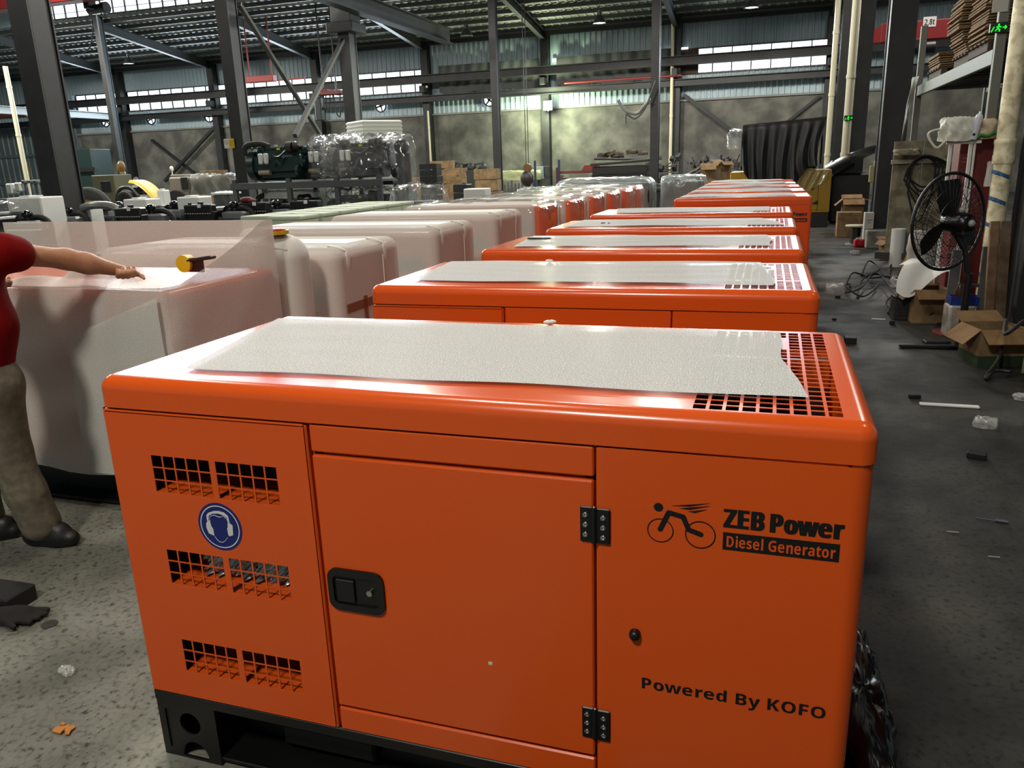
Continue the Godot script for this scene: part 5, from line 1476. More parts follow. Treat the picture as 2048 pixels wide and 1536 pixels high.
	for z in [-0.5, 0.5]:
		for y in [1.42, 0.42]: part("rail", G.new().bbox(Vector3(-0.05, y, z + 0.03), Vector3(3.5, 0.13, 0.05), 0.004), STEEL, rk)
	for y in [1.46, 0.46]: part("deck", G.new().bbox(Vector3(-0.05, y, 0), Vector3(3.4, 0.04, 0.94), 0.004), STEEL, rk)
	var b1 := big_engine("green_engine", "large dark green engine with two white filters on top of the rack", Vector3(-9.72, 1.48, -14.62), green)
	part("air_pipe", G.new().tube(curve([Vector3(-0.85, 0.55, 0.1), Vector3(-0.8, 0.74, 0.1), Vector3(-0.5, 0.78, 0.05), Vector3(-0.3, 0.72, 0)], 14), 0.06, 10), RUBBER, b1)
	twin(b1, "green_engine", "dark green engine with a white filter pair on the rack's lower deck", Vector3(-9.55, 0.48, -14.62)).scale = Vector3(1, 0.95, 1)
	var b2 := big_engine("grey_engine", "grey engine under loose clear film, right of the green engine", Vector3(-8.62, 1.48, -14.75), mat(Color(0.20, 0.205, 0.21), 0.4))
	film_over(b2, Vector3(0.1, 0.42, 0), Vector3(0.95, 0.78, 0.78), 41, 0.16)
	var b3 := big_engine("grey_engine", "big engine under bright creased film below the white crate", Vector3(-7.85, 1.48, -14.66), mat(Color(0.14, 0.145, 0.15), 0.35))
	film_over(b3, Vector3(-0.05, 0.40, 0.0), Vector3(1.55, 0.76, 0.84), 52, 0.2)
	var b4 := big_engine("grey_engine", "engine under creased film on the rack's lower deck", Vector3(-7.95, 0.48, -14.66), mat(Color(0.12, 0.125, 0.13), 0.35))
	film_over(b4, Vector3(0, 0.42, 0.0), Vector3(1.45, 0.74, 0.8), 57, 0.14)
	solo("film_heap", crumple(Vector3(0, 0.06, 0), Vector3(1.2, 0.14, 0.5), 0.05, 63, 6, 40, 3.0, 3.0), clear(Color(0.85, 0.86, 0.85), 0.5, 0.3), "heap of whitish film on the lower green engine", "film", Vector3(-9.6, 1.16, -14.62))
	# the column of wrapped turbo parts at the right end
	var tc := thing("turbo_stack", "upright stack of black turbo parts under clear film, right of the big wrapped engine", "machine", Vector3(-6.88, 0, -14.4))
	part("drums", G.new().ball(Vector3(-0.02, 2.08, 0), Vector3(0.15, 0.15, 0.15)).cyl(Vector3(0, 1.4, 0), Vector3(0, 1.95, 0), 0.14, 18).ball(Vector3(-0.1, 1.62, 0.1), Vector3(0.13, 0.15, 0.13)), mat(Color(0.06, 0.065, 0.07), 0.3), tc)
	part("pedestal", G.new().bbox(Vector3(0, 0.7, 0), Vector3(0.3, 1.4, 0.4), 0.01), dk, tc)
	part("film", crumple(Vector3(0, 1.4, 0), Vector3(0.42, 1.75, 0.42), 0.05, 71, 14, 30, 2.6, 3.0), FILM, tc)
	# white ribbed crate behind
	var wc := thing("white_crate", "big white ribbed crate towering behind the wrapped engine", "crate", Vector3(-8.55, 0, -16.5), deg_to_rad(52))
	var cg := G.new().bbox(Vector3(0, 1.35, 0), Vector3(0.92, 2.70, 0.92), 0.02)
	for i in 7: cg.bbox(Vector3(0, 2.18 + i * 0.08, 0), Vector3(0.94, 0.045, 0.94), 0.008)
	part("shell", cg, mat(Color(0.78, 0.80, 0.77), 0.5), wc)
	var wt := thing("white_crate", "low white tray behind the green engine", "crate", P(620, 284, -16.0) * Vector3(1, 0, 1))
	part("shell", G.new().bbox(Vector3(0, 1.05, 0), Vector3(0.9, 2.1, 0.5), 0.02), mat(Color(0.62, 0.64, 0.62), 0.5), wt)
	part("rim", G.new().bbox(Vector3(0, 2.11, 0), Vector3(0.94, 0.05, 0.54), 0.01), mat(Color(0.70, 0.72, 0.70), 0.5), wt)
	# film sheet hanging on a frame right of the rack
	var fr := thing("film_machine", "frame under hanging clear film, right of the rack", "machine", P(838, 395, -13.2) * Vector3(1, 0, 1))
	part("machine", G.new().bbox(Vector3(0, 0.55, 0), Vector3(0.75, 1.1, 0.4), 0.02), dk, fr)
	film_over(fr, Vector3(0, 0.68, 0), Vector3(0.95, 1.34, 0.6), 77)
	# the notice on the column
	var nt := thing("notice", "white and yellow safety notice on the tall dark column", "sign", P(458, 287, -16.08))
	part("white_half", G.new().bbox(Vector3(-0.068, 0, 0), Vector3(0.136, 0.21, 0.008), 0.001), mat(Color(0.70, 0.70, 0.68), 0.5), nt)
	part("yellow_half", G.new().bbox(Vector3(0.072, 0, 0), Vector3(0.143, 0.21, 0.008), 0.001), mat(Color(0.72, 0.60, 0.05), 0.5), nt)
	var ng := G.new()
	ring2(ng, Vector2(-0.068, 0.03), 0.036, 0.046, 0.006, 24)
	ng.bar(Vector3(-0.095, 0.057, 0.006), Vector3(-0.041, 0.003, 0.006), 0.008, 0.002)
	part("ban_mark", ng, mat(Color(0.6, 0.06, 0.05), 0.5), nt)
	var nl := G.new()
	for i in 4: nl.bbox(Vector3(0.072, 0.055 - i * 0.035, 0.005), Vector3(0.11, 0.007, 0.002), 0.0)
	part("text_line", nl, mat(Color(0.25, 0.2, 0.03), 0.5), nt)

# ---------------------------------------------------------------- far left corner
func far_corner() -> void:
	var olive := mat(Color(0.27, 0.27, 0.19), 0.6)
	var dk := mat(Color(0.07, 0.08, 0.08), 0.5)
	var o := thing("olive_machine", "olive sheet-metal machine housing with a small window, left of the man in pale shirt", "machine", P(228, 400, -22.0) * Vector3(1, 0, 1))
	part("housing", G.new().bbox(Vector3(0.06, 0.9, 0), Vector3(0.95, 1.78, 0.8), 0.02), olive, o)
	part("window", G.new().bbox(Vector3(0.16, 1.42, 0.41), Vector3(0.42, 0.34, 0.02), 0.005), dk, o)
	part("table", G.new().bbox(Vector3(-0.75, 1.12, 0.1), Vector3(0.8, 0.08, 0.6), 0.01).bbox(Vector3(-0.55, 0.55, 0.1), Vector3(0.1, 1.1, 0.1), 0.004).bbox(Vector3(-1.0, 0.55, 0.1), Vector3(0.1, 1.1, 0.1), 0.004), olive, o)
	part("plinth", G.new().bbox(Vector3(-0.2, 0.25, 0.5), Vector3(1.9, 0.5, 0.6), 0.02), olive, o)
	# wheel
	var wh := thing("tractor_wheel", "big dark wheel with a yellow hub standing before the olive machine", "wheel", P(178, 400, -20.2) * Vector3(1, 0, 1), 0.3)
	part("tyre", G.new().lathe([Vector2(0.34, -0.16), Vector2(0.62, -0.17), Vector2(0.70, -0.1), Vector2(0.72, 0), Vector2(0.70, 0.1), Vector2(0.62, 0.17), Vector2(0.34, 0.16)], Vector3(0, 0.72, 0), Basis(Vector3.RIGHT, Vector3.BACK, Vector3.DOWN), 30), mat(Color(0.045, 0.042, 0.042), 0.8), wh)
	part("hub", G.new().cyl(Vector3(0, 0.72, -0.1), Vector3(0, 0.72, 0.12), 0.34, 24), mat(Color(0.50, 0.42, 0.20), 0.6), wh)
	# yellow-hooded tractor
	var tr := thing("small_tractor", "small dark tractor with a curved yellow hood, before the man in pale shirt", "tractor", P(290, 400, -20.5) * Vector3(1, 0, 1))
	part("body", G.new().bbox(Vector3(0.1, 0.75, 0), Vector3(1.0, 0.8, 0.6), 0.1).bbox(Vector3(-0.2, 1.2, -0.1), Vector3(0.4, 0.5, 0.5), 0.08), dk, tr)
	var hd := []
	for i in 9:
		var t := i / 8.0
		hd.append(PackedVector3Array([Vector3(-0.25 + 0.85 * t, 1.52 - 0.55 * t * t, 0.32), Vector3(-0.25 + 0.85 * t, 1.6 - 0.55 * t * t, 0.25), Vector3(-0.25 + 0.85 * t, 1.6 - 0.55 * t * t, -0.25), Vector3(-0.25 + 0.85 * t, 1.5 - 0.55 * t * t, -0.3)]))
	part("hood", G.new().rows(hd, false, true), mat(Color(0.68, 0.55, 0.03), 0.4), tr)
	part("wheel", G.new().lathe([Vector2(0.0, -0.12), Vector2(0.30, -0.13), Vector2(0.34, -0.08), Vector2(0.34, 0.08), Vector2(0.30, 0.13), Vector2(0.18, 0.12), Vector2(0.16, 0.08), Vector2(0, 0.08)], Vector3(-0.3, 0.95, 0.42), Basis(Vector3.RIGHT, Vector3.BACK, Vector3.DOWN), 24), mat(Color(0.05, 0.05, 0.05), 0.7), tr)
	part("wheel", G.new().lathe([Vector2(0.0, -0.12), Vector2(0.34, -0.13), Vector2(0.38, -0.08), Vector2(0.38, 0.08), Vector2(0.34, 0.13), Vector2(0, 0.1)], Vector3(0.45, 0.38, 0.42), Basis(Vector3.RIGHT, Vector3.BACK, Vector3.DOWN), 24), mat(Color(0.05, 0.05, 0.05), 0.7), tr)
	part("fender", G.new().tube(curve([Vector3(-0.72, 1.0, 0.42), Vector3(-0.5, 1.34, 0.42), Vector3(-0.1, 1.36, 0.42), Vector3(0.15, 1.1, 0.42)], 16), 0.06, 6), dk, tr)
	# pale loader half under film
	var ld := thing("loader", "pale loader with a dark cab window, partly under film, carton on its roof", "machine", P(392, 395, -21.0) * Vector3(1, 0, 1))
	var cream := mat(Color(0.42, 0.41, 0.36), 0.55)
	part("cab", G.new().bbox(Vector3(-0.25, 1.15, 0), Vector3(0.75, 1.0, 0.8), 0.05).bbox(Vector3(-0.32, 1.68, 0), Vector3(0.5, 0.08, 0.7), 0.02).bbox(Vector3(0.3, 0.7, 0), Vector3(1.7, 0.6, 0.9), 0.06), cream, ld)
	part("cab_window", G.new().bbox(Vector3(-0.02, 1.45, 0.41), Vector3(0.26, 0.36, 0.02), 0.01), dk, ld)
	part("wheel_arch", G.new().cyl(Vector3(-0.35, 0.85, 0.3), Vector3(-0.35, 0.85, 0.5), 0.4, 22), mat(Color(0.05, 0.05, 0.05), 0.7), ld)
	part("film", crumple(Vector3(0.85, 1.0, 0), Vector3(1.35, 1.35, 1.1), 0.1, 83, 10, 44, 4.0, 2.4), clear(Color(0.42, 0.42, 0.40), 0.62, 0.35), ld)
	part("lamp", G.new().ball(Vector3(-0.6, 1.9, 0.2), Vector3(0.06, 0.08, 0.06)).rod(Vector3(-0.6, 1.5, 0.2), Vector3(-0.6, 1.85, 0.2), 0.02), mat(Color(0.75, 0.75, 0.72), 0.4), ld)
	carton("long brown carton on the film-covered loader", P(430, 357, -20.9), Vector3(0.72, 0.24, 0.4), 0.05)
	carton("tan carton standing before the pale loader", P(411, 415, -15.5) * Vector3(1, 0, 1), Vector3(0.45, 1.22, 0.35), 0.05)
	var fb := thing("film_box", "dark box under clear film with a white rim, right of the tan carton", "machine", P(456, 415, -15.0) * Vector3(1, 0, 1))
	part("box", G.new().bbox(Vector3(0, 0.62, 0), Vector3(0.42, 1.24, 0.4), 0.02), mat(Color(0.09, 0.09, 0.09), 0.5), fb)
	part("rim", G.new().bbox(Vector3(0, 1.27, 0), Vector3(0.48, 0.05, 0.46), 0.015), mat(Color(0.7, 0.71, 0.7), 0.5), fb)
	film_over(fb, Vector3(0, 0.66, 0), Vector3(0.52, 1.28, 0.5), 87, 0.03)
	var sp := thing("desk_lamp", "small white lamp head on a dark arm beside the column", "lamp", P(478, 348, -16.6) * Vector3(1, 0, 1))
	part("arm", G.new().rod(Vector3(0.02, 0, 0), Vector3(0.02, 1.5, 0), 0.025).rod(Vector3(0.02, 1.5, 0), Vector3(0.2, 1.45, 0), 0.02), BLACK, sp)
	part("head", G.new().bbox(Vector3(-0.05, 1.58, 0.02), Vector3(0.14, 0.16, 0.1), 0.02), mat(Color(0.72, 0.73, 0.72), 0.4), sp)
	# bench and cabinets at the far left
	var bn := thing("machine_bench", "dark workbench with vices and white hoods at the far left", "bench", P(45, 395, -20.0) * Vector3(1, 0, 1))
	part("frame", G.new().bbox(Vector3(-0.2, 1.1, 0), Vector3(1.6, 0.1, 0.7), 0.01).bbox(Vector3(-0.9, 0.55, 0), Vector3(0.1, 1.1, 0.6), 0.004).bbox(Vector3(0.5, 0.55, 0), Vector3(0.1, 1.1, 0.6), 0.004), dk, bn)
	part("hood", G.new().bbox(Vector3(-0.35, 1.45, 0), Vector3(0.3, 0.36, 0.3), 0.05).bbox(Vector3(0.02, 1.5, 0.05), Vector3(0.24, 0.3, 0.2), 0.04), mat(Color(0.55, 0.57, 0.57), 0.4), bn)
	for x in [0.25, 0.5, 0.75]: part("spindle", G.new().cyl(Vector3(x, 1.12, 0), Vector3(x, 1.62, 0), 0.05, 10).bbox(Vector3(x, 1.66, 0), Vector3(0.16, 0.1, 0.2), 0.02), STEEL, bn)
	solo("notice_board", G.new().bbox(Vector3(0, 0.45, 0), Vector3(0.5, 0.95, 0.05), 0.01), mat(Color(0.50, 0.38, 0.08), 0.5), "ochre notice board on the far left wall", "board", P(54, 352, -35.93) - Vector3(0, 0.1, 0))
	var tl := thing("teal_cabinet", "tall dark teal machine cabinet at the back, behind the person in red", "machine", P(170, 360, -30.0) * Vector3(1, 0, 1))
	part("cabinet", G.new().bbox(Vector3(0, 1.5, 0), Vector3(2.4, 3.0, 1.2), 0.03), mat(Color(0.06, 0.14, 0.135), 0.5), tl)
	part("pale_edge", G.new().bbox(Vector3(-0.95, 1.7, 0.62), Vector3(0.16, 2.0, 0.04), 0.005), mat(Color(0.16, 0.34, 0.30), 0.5), tl)
	part("upper_beam", G.new().bbox(Vector3(0.7, 2.1, 0.7), Vector3(1.6, 0.2, 0.2), 0.01), dk, tl)
	# brass chain bag hanging on a hoist
	var cb := thing("chain_hoist", "chain hoist with a brass-coloured chain bundle hanging beside the slender left column", "hoist", P(243, 340, -25.0))
	part("chain_bundle", G.new().ball(Vector3(0, 0.1, 0), Vector3(0.17, 0.24, 0.14)).ball(Vector3(0.04, -0.2, 0), Vector3(0.12, 0.2, 0.12)), textured(noise_tex(0.08, [[0.3, Color(0.20, 0.13, 0.04)], [0.7, Color(0.62, 0.46, 0.18)]], 128, 66, 2), 5.0, 0.4), cb)
	part("hook", G.new().tube(curve([Vector3(0.05, -0.35, 0), Vector3(0.1, -0.5, 0), Vector3(0.03, -0.6, 0), Vector3(-0.04, -0.52, 0)], 12), 0.03, 8), STEEL, cb)
	part("chain", G.new().rod(Vector3(0, 0.3, 0), Vector3(0, 7.9, 0), 0.02, 6), STEEL, cb)
	# two people far off
	far_person("person in a pale blue shirt standing behind the yellow-hooded tractor", P(272, 361, -24.5), Vector3(0.3, -0.1, 0.9), mat(Color(0.50, 0.54, 0.62), 0.8), true)
	far_person("person in a red shirt working at the far left, looking down", P(150, 372, -25.0), Vector3(-0.3, -0.5, 0.8), mat(Color(0.40, 0.03, 0.04), 0.8), false)
	# red crane girder with its motor, top left
	var gd := solo("crane_girder", G.new().bbox(Vector3(-19.2, 6.98, -20.0), Vector3(13.6, 0.6, 0.42), 0.02), mat(Color(0.36, 0.055, 0.055), 0.5), "red overhead crane girder at the top left corner", "crane")
	var mo := thing("hoist_motor", "dark hoist motor under the top left, at the head of a hanging cable", "motor", P(196, 17, -20.6))
	part("drum", G.new().cyl(Vector3(-0.34, -0.02, 0), Vector3(0.2, 0, 0), 0.13, 18).cyl(Vector3(0.2, 0, 0), Vector3(0.34, 0, 0), 0.16, 18), mat(Color(0.07, 0.09, 0.09), 0.4), mo)
	part("hanger", G.new().bbox(Vector3(-0.05, 0.3, 0.25), Vector3(0.2, 0.7, 0.3), 0.01), BLACK, mo)
	part("cable", G.new().tube(curve([Vector3(-0.28, -0.1, 0), Vector3(-0.35, -0.7, 0), Vector3(-0.7, -1.15, 0), Vector3(-1.3, -1.15, 0), Vector3(-1.75, -0.9, 0)], 20), 0.018, 6), RUBBER, mo)
	solo("crane_girder", G.new().bbox(P(522, 158, -30.0), Vector3(1.35, 0.26, 0.3), 0.02).bar(P(555, 160, -30.0), P(610, 156, -30), 0.05, 0.05).rod(P(500, 156, -30.0), P(500, 156, -30.0) * Vector3(1, 0, 1) + Vector3(0, 7.75, 0), 0.03).rod(P(545, 156, -30.0), P(545, 156, -30.0) * Vector3(1, 0, 1) + Vector3(0, 7.75, 0), 0.03), mat(Color(0.46, 0.07, 0.06), 0.5), "short red crane end beam before the upper windows", "crane")
	solo("crane_girder", G.new().bbox(Vector3(-42, 5.2, -33.5), Vector3(9.0, 0.5, 0.3), 0.02), mat(Color(0.26, 0.06, 0.06), 0.5), "dim red crane beam at the far left wall", "crane")
	var tw := thing("hoist_trolley", "red hoist trolley with hanging cables behind the crossed braces", "hoist", P(660, 186, -30.0))
	part("frame", G.new().bbox(Vector3(0, 0, 0), Vector3(1.1, 0.16, 0.4), 0.02).bbox(Vector3(-0.3, 0.12, 0), Vector3(0.5, 0.1, 0.3), 0.02).bbox(Vector3(0.55, -0.08, 0), Vector3(0.5, 0.06, 0.2), 0.01), mat(Color(0.34, 0.06, 0.06), 0.5), tw)
	part("cable", G.new().tube(curve([Vector3(-0.2, 0, 0), Vector3(-0.22, -0.5, 0), Vector3(-0.1, -0.7, 0), Vector3(0.0, 0, 0)], 16), 0.025, 6).tube(curve([Vector3(0.15, 0, 0), Vector3(0.2, -0.7, 0), Vector3(0.38, -0.9, 0), Vector3(0.46, 0, 0)], 16), 0.025, 6).tube(curve([Vector3(-0.45, 0, 0), Vector3(-0.42, -0.5, 0), Vector3(-0.35, -0.6, 0), Vector3(-0.3, 0, 0)], 12), 0.025, 6), RUBBER, tw)
	part("hook_block", G.new().bbox(Vector3(-0.55, -0.6, 0), Vector3(0.3, 0.9, 0.3), 0.04).rod(Vector3(-0.55, -0.2, 0), Vector3(-0.55, 0, 0), 0.03), mat(Color(0.07, 0.10, 0.11), 0.5), tw)
	part("hanger", G.new().rod(Vector3(-0.3, 0, 0), Vector3(-0.3, 3.3, 0), 0.03).rod(Vector3(0.3, 0, 0), Vector3(0.3, 3.3, 0), 0.03), BLACK, tw)

func far_person(label: String, head: Vector3, face: Vector3, shirt: Material, long_sleeve: bool) -> void:
	var y := head.y
	var c := head
	var f := (face * Vector3(1, 0, 1)).normalized(); var r := f.cross(Vector3.UP)
	var J := {"head": c, "face": face, "neck": c - Vector3(0, 0.16, 0) - f * 0.02, "chest": c - Vector3(0, 0.36, 0) - f * 0.03, "belly": c - Vector3(0, 0.55, 0) - f * 0.02, "hip": c - Vector3(0, y * 0.43, 0) - f * 0.03}
	for s in [["_l", -1.0], ["_r", 1.0]]:
		J["shoulder" + s[0]] = c - Vector3(0, 0.235, 0) + r * s[1] * 0.19 - f * 0.03
		J["elbow" + s[0]] = c - Vector3(0, 0.50, 0) + r * s[1] * 0.25
		J["wrist" + s[0]] = c - Vector3(0, 0.56 if not long_sleeve else 0.74, 0) + r * s[1] * (0.15 if not long_sleeve else 0.27) + f * (0.22 if not long_sleeve else 0.03)
		J["thigh" + s[0]] = J.hip - Vector3(0, 0.08, 0) + r * s[1] * 0.09
		J["knee" + s[0]] = Vector3(c.x, y * 0.27, c.z) + r * s[1] * 0.10
		J["ankle" + s[0]] = Vector3(c.x, 0.09, c.z) + r * s[1] * 0.11 - f * 0.04
		J["toe" + s[0]] = Vector3(c.x, 0.03, c.z) + r * s[1] * 0.13 + f * 0.15
	if long_sleeve: J["long_sleeve"] = Vector3.ONE
	person(label, J, 0.024, shirt, mat(Color(0.10, 0.10, 0.12), 0.8), mat(Color(0.05, 0.05, 0.05), 0.5), mat(Color(0.02, 0.018, 0.016), 0.6))

# ---------------------------------------------------------------- goods along the back wall
func back_wall_goods() -> void:
	var dk := mat(Color(0.035, 0.037, 0.04), 0.5)
	# cartons left of the slender column
	var cz := [[885, 330, -27.0, 1.62, Vector3(0.82, 0.26, 0.5), 0.2, "top carton of the loose brown stack"], [905, 345, -27.0, 1.36, Vector3(0.85, 0.26, 0.5), -0.25, "second carton of the loose brown stack"], [910, 360, -26.9, 1.10, Vector3(0.80, 0.26, 0.5), 0.3, "third carton of the loose brown stack, askew"], [905, 390, -26.9, 0.0, Vector3(0.95, 1.10, 0.6), 0.0, "big carton at the foot of the loose brown stack"],
		[829, 345, -26.0, 0.0, Vector3(0.35, 1.35, 0.4), 0.0, "narrow brown carton left of the black crates"],
		[974, 340, -26.0, 1.22, Vector3(0.78, 0.34, 0.5), -0.08, "top carton of the neat brown stack by the slender column"], [976, 360, -26.0, 0.84, Vector3(0.80, 0.36, 0.5), 0.05, "middle carton of the neat brown stack by the slender column"], [980, 385, -26.0, 0.0, Vector3(0.80, 0.82, 0.5), 0.0, "lowest carton of the neat brown stack by the slender column"]]
	for c in cz:
		var p := P(c[0], c[1], c[2])
		carton(c[6], Vector3(p.x, c[3], p.z), c[4], c[5], "brown cartons by the slender column")
	var bc := thing("black_crates", "tower of black plastic trays right of the wrapped engines", "crate", P(862, 360, -25.0) * Vector3(1, 0, 1))
	for i in 9: part("tray", G.new().bbox(Vector3(0, 0.1 + i * 0.2, 0), Vector3(0.62, 0.185, 0.45), 0.012), mat(Color(0.045, 0.05, 0.06), 0.4), bc)
	var bc2 := thing("black_crates", "low stack of black trays below the loose brown cartons", "crate", P(925, 378, -22.0) * Vector3(1, 0, 1))
	for i in 5: part("tray", G.new().bbox(Vector3(0, 0.12 + i * 0.235, 0), Vector3(0.42, 0.22, 0.45), 0.012), mat(Color(0.04, 0.043, 0.05), 0.4), bc2)
	var wb := thing("foam_crate", "white foam crate before the neat brown carton stack", "crate", P(955, 390, -16.5) * Vector3(1, 0, 1), 0.0, "white foam crates behind the engines")
	part("block", G.new().bbox(Vector3(0, 0.6, 0), Vector3(0.5, 1.2, 0.4), 0.02), mat(Color(0.76, 0.77, 0.76), 0.7), wb)
	# dark machines behind
	var dm := thing("scrap_bin", "dark bin heaped with scrap behind the brown cartons", "bin", P(925, 340, -33.5) * Vector3(1, 0, 1))
	part("bin", G.new().bbox(Vector3(0, 0.75, 0), Vector3(2.6, 1.5, 1.0), 0.03), mat(Color(0.10, 0.10, 0.10), 0.6), dm)
	var hp := G.new()
	for i in 14: hp.bar(Vector3(rnd(-1.1, 1.1), 1.5 + rnd(0, 0.3), rnd(-0.3, 0.3)), Vector3(rnd(-1.1, 1.1), 1.5 + rnd(0, 0.45), rnd(-0.3, 0.3)), 0.06, 0.06)
	for i in 4: hp.ball(Vector3(-0.6 + i * 0.55, 1.6, 0.2), Vector3(0.18, 0.2, 0.18))
	tag(part("scrap", hp, mat(Color(0.12, 0.115, 0.11), 0.6), dm), "", "", "", "stuff")
	# hook block on its ropes
	var hb := thing("crane_hook", "crane hook block hanging on long ropes before the flood lamp", "hook", P(1055, 340, -30.0))
	part("rope", G.new().rod(Vector3(-0.05, 0.1, 0), Vector3(-0.05, 6.4, 0), 0.014, 6).rod(Vector3(0.05, 0.1, 0), Vector3(0.05, 6.4, 0), 0.014, 6), BLACK, hb)
	part("sheave", G.new().cyl(Vector3(0, 0.08, -0.08), Vector3(0, 0.08, 0.08), 0.16, 16), mat(Color(0.34, 0.22, 0.06), 0.5), hb)
	part("block", G.new().ball(Vector3(-0.03, -0.32, 0), Vector3(0.26, 0.3, 0.2)), mat(Color(0.10, 0.05, 0.04), 0.5), hb)
	part("hook", G.new().tube(curve([Vector3(0, -0.6, 0), Vector3(0.1, -0.75, 0), Vector3(0, -0.88, 0), Vector3(-0.1, -0.78, 0)], 12), 0.04, 8), BLACK, hb)
	# bundled rods and lit pallet left of the lamp column
	var rb := thing("rod_rack", "rack of upright steel rods under a pale sheet, left of the flood lamp column", "rack", P(1035, 350, -33.0) * Vector3(1, 0, 1))
	for i in 12: part("rod", G.new().rod(Vector3(-0.9 + i * 0.16, 0, 0.1), Vector3(-0.9 + i * 0.16 + 0.02, 1.0 + 0.2 * sin(i * 2.0), 0.1), 0.035, 6), STEEL, rb)
	part("sheet", crumple(Vector3(0, 1.2, -0.2), Vector3(1.9, 0.36, 0.7), 0.1, 91, 5, 30, 3.0, 2.0), mat(Color(0.55, 0.58, 0.42), 0.7), rb)
	# cabinet between two blue posts
	var bp := mat(Color(0.06, 0.11, 0.22), 0.5)
	for q in [[1070, "blue steel post left of the grey control cabinet"], [1118, "blue steel post right of the flood lamp column"]]:
		solo("blue_post", G.new().bbox(Vector3(0, 0.9, 0), Vector3(0.08, 1.8, 0.08), 0.006).bbox(Vector3(0, 0.03, 0), Vector3(0.4, 0.06, 0.4), 0.01), bp, q[1], "post", P(q[0], 335, -31.5) * Vector3(1, 0, 1), 0.0, "blue steel posts")
	var cc := thing("control_cabinet", "small grey control cabinet between the blue post and the flood lamp column", "cabinet", P(1083, 326, -33.6) * Vector3(1, 0, 1))
	part("box", G.new().bbox(Vector3(-0.1, 1.3, 0), Vector3(0.42, 0.52, 0.25), 0.01), mat(Color(0.50, 0.55, 0.56), 0.5), cc)
	part("meter", G.new().bbox(Vector3(0.25, 1.35, 0), Vector3(0.22, 0.42, 0.2), 0.01), mat(Color(0.14, 0.16, 0.18), 0.5), cc)
	part("stand", G.new().bbox(Vector3(0, 0.5, 0), Vector3(0.7, 1.0, 0.2), 0.01), mat(Color(0.22, 0.24, 0.22), 0.6), cc)
	# red stillages with parts
	var rs := thing("red_stillage", "red steel stillage filled with parts, right of the flood lamp column", "rack", P(1155, 345, -32.0) * Vector3(1, 0, 1))
	var rm := mat(Color(0.32, 0.09, 0.06), 0.6)
	for x in [-0.75, 0.75]: part("post", G.new().bbox(Vector3(x, 0.75, 0.4), Vector3(0.08, 1.5, 0.08), 0.006), rm, rs)
	for y in [0.3, 0.95, 1.3]: part("rail", G.new().bbox(Vector3(0, y, 0.4), Vector3(1.6, 0.1, 0.06), 0.006), rm, rs)
	part("hopper", G.new().prism(PackedVector2Array([Vector2(0.2, 1.3), Vector2(1.0, 1.3), Vector2(0.85, 1.55), Vector2(0.35, 1.55)]), 0.5, Vector3(0, 0, 0.3)), mat(Color(0.40, 0.12, 0.08), 0.5), rs)
	var pg := G.new()
	for i in 22: pg.bbox(Vector3(rnd(-0.7, 0.7), rnd(0.45, 1.1), rnd(0.0, 0.3)), Vector3(rnd(0.1, 0.25), rnd(0.08, 0.2), 0.15), 0.01, Basis(Vector3.UP, rnd(0, 3)) * Basis(Vector3.RIGHT, rnd(-0.4, 0.4)))
	tag(part("spare_parts", pg, textured(noise_tex(0.03, [[0.3, Color(0.14, 0.12, 0.10)], [0.6, Color(0.40, 0.33, 0.25)]], 128, 93), 1.5, 0.6), rs), "", "", "", "stuff")
	# the pile of black panels
	var bp2 := thing("panel_pile", "pile of black generator panels beside the slender column", "pile", P(1242, 350, -31.0) * Vector3(1, 0, 1))
	for i in 5: part("panel", G.new().bbox(Vector3(rnd(-0.05, 0.05), 0.15 + i * 0.3, 0), Vector3(2.1, 0.28, 1.0), 0.02), mat(Color(0.022, 0.025, 0.03), 0.4), bp2)
	part("panel", G.new().bbox(Vector3(0.05, 1.62, 0.1), Vector3(2.25, 0.1, 1.1), 0.02, Basis(Vector3.BACK, 0.05)), dk, bp2)
	part("panel", G.new().bbox(Vector3(0.0, 1.74, 0.0), Vector3(1.9, 0.09, 1.0), 0.02, Basis(Vector3.BACK, -0.04)), dk, bp2)
	var jk := G.new()
	for i in 16: jk.bbox(Vector3(rnd(-0.9, 0.9), 1.82 + rnd(0, 0.18), rnd(-0.3, 0.3)), Vector3(rnd(0.12, 0.4), rnd(0.08, 0.18), 0.2), 0.01, Basis(Vector3.UP, rnd(0, 3)) * Basis(Vector3.BACK, rnd(-0.3, 0.3)))
	tag(part("odd_parts", jk, textured(noise_tex(0.03, [[0.3, Color(0.10, 0.09, 0.07)], [0.7, Color(0.30, 0.25, 0.17)]], 128, 94), 1.5, 0.7), bp2), "", "", "", "stuff")
	# low shelves at the right
	for q in [[1325, -33.5, 1.3, "cluttered grey shelf of engine parts behind the white downpipe"], [1430, -33.6, 2.0, "cluttered shelf of engine parts left of the black tarpaulin"]]:
		var sh := thing("parts_shelf", q[3], "shelf", P(q[0], 345, q[1]) * Vector3(1, 0, 1), 0.0, "shelves of engine parts")
		for x in [-q[2] / 2, q[2] / 2]: part("post", G.new().bbox(Vector3(x, 0.9, 0.25), Vector3(0.05, 1.8, 0.05), 0.0), STEEL, sh)
		for y in [0.5, 1.15]: part("board", G.new().bbox(Vector3(0, y, 0), Vector3(q[2], 0.05, 0.6), 0.004), STEEL, sh)
		var cg := G.new()
		for i in 40: cg.bbox(Vector3(rnd(-q[2] / 2, q[2] / 2), rnd(1.2, 1.75) if i % 2 else rnd(0.55, 1.0), rnd(-0.2, 0.25)), Vector3(rnd(0.08, 0.3), rnd(0.08, 0.25), rnd(0.1, 0.2)), 0.015, Basis(Vector3.UP, rnd(0, 3)) * Basis(Vector3.BACK, rnd(-0.5, 0.5)))
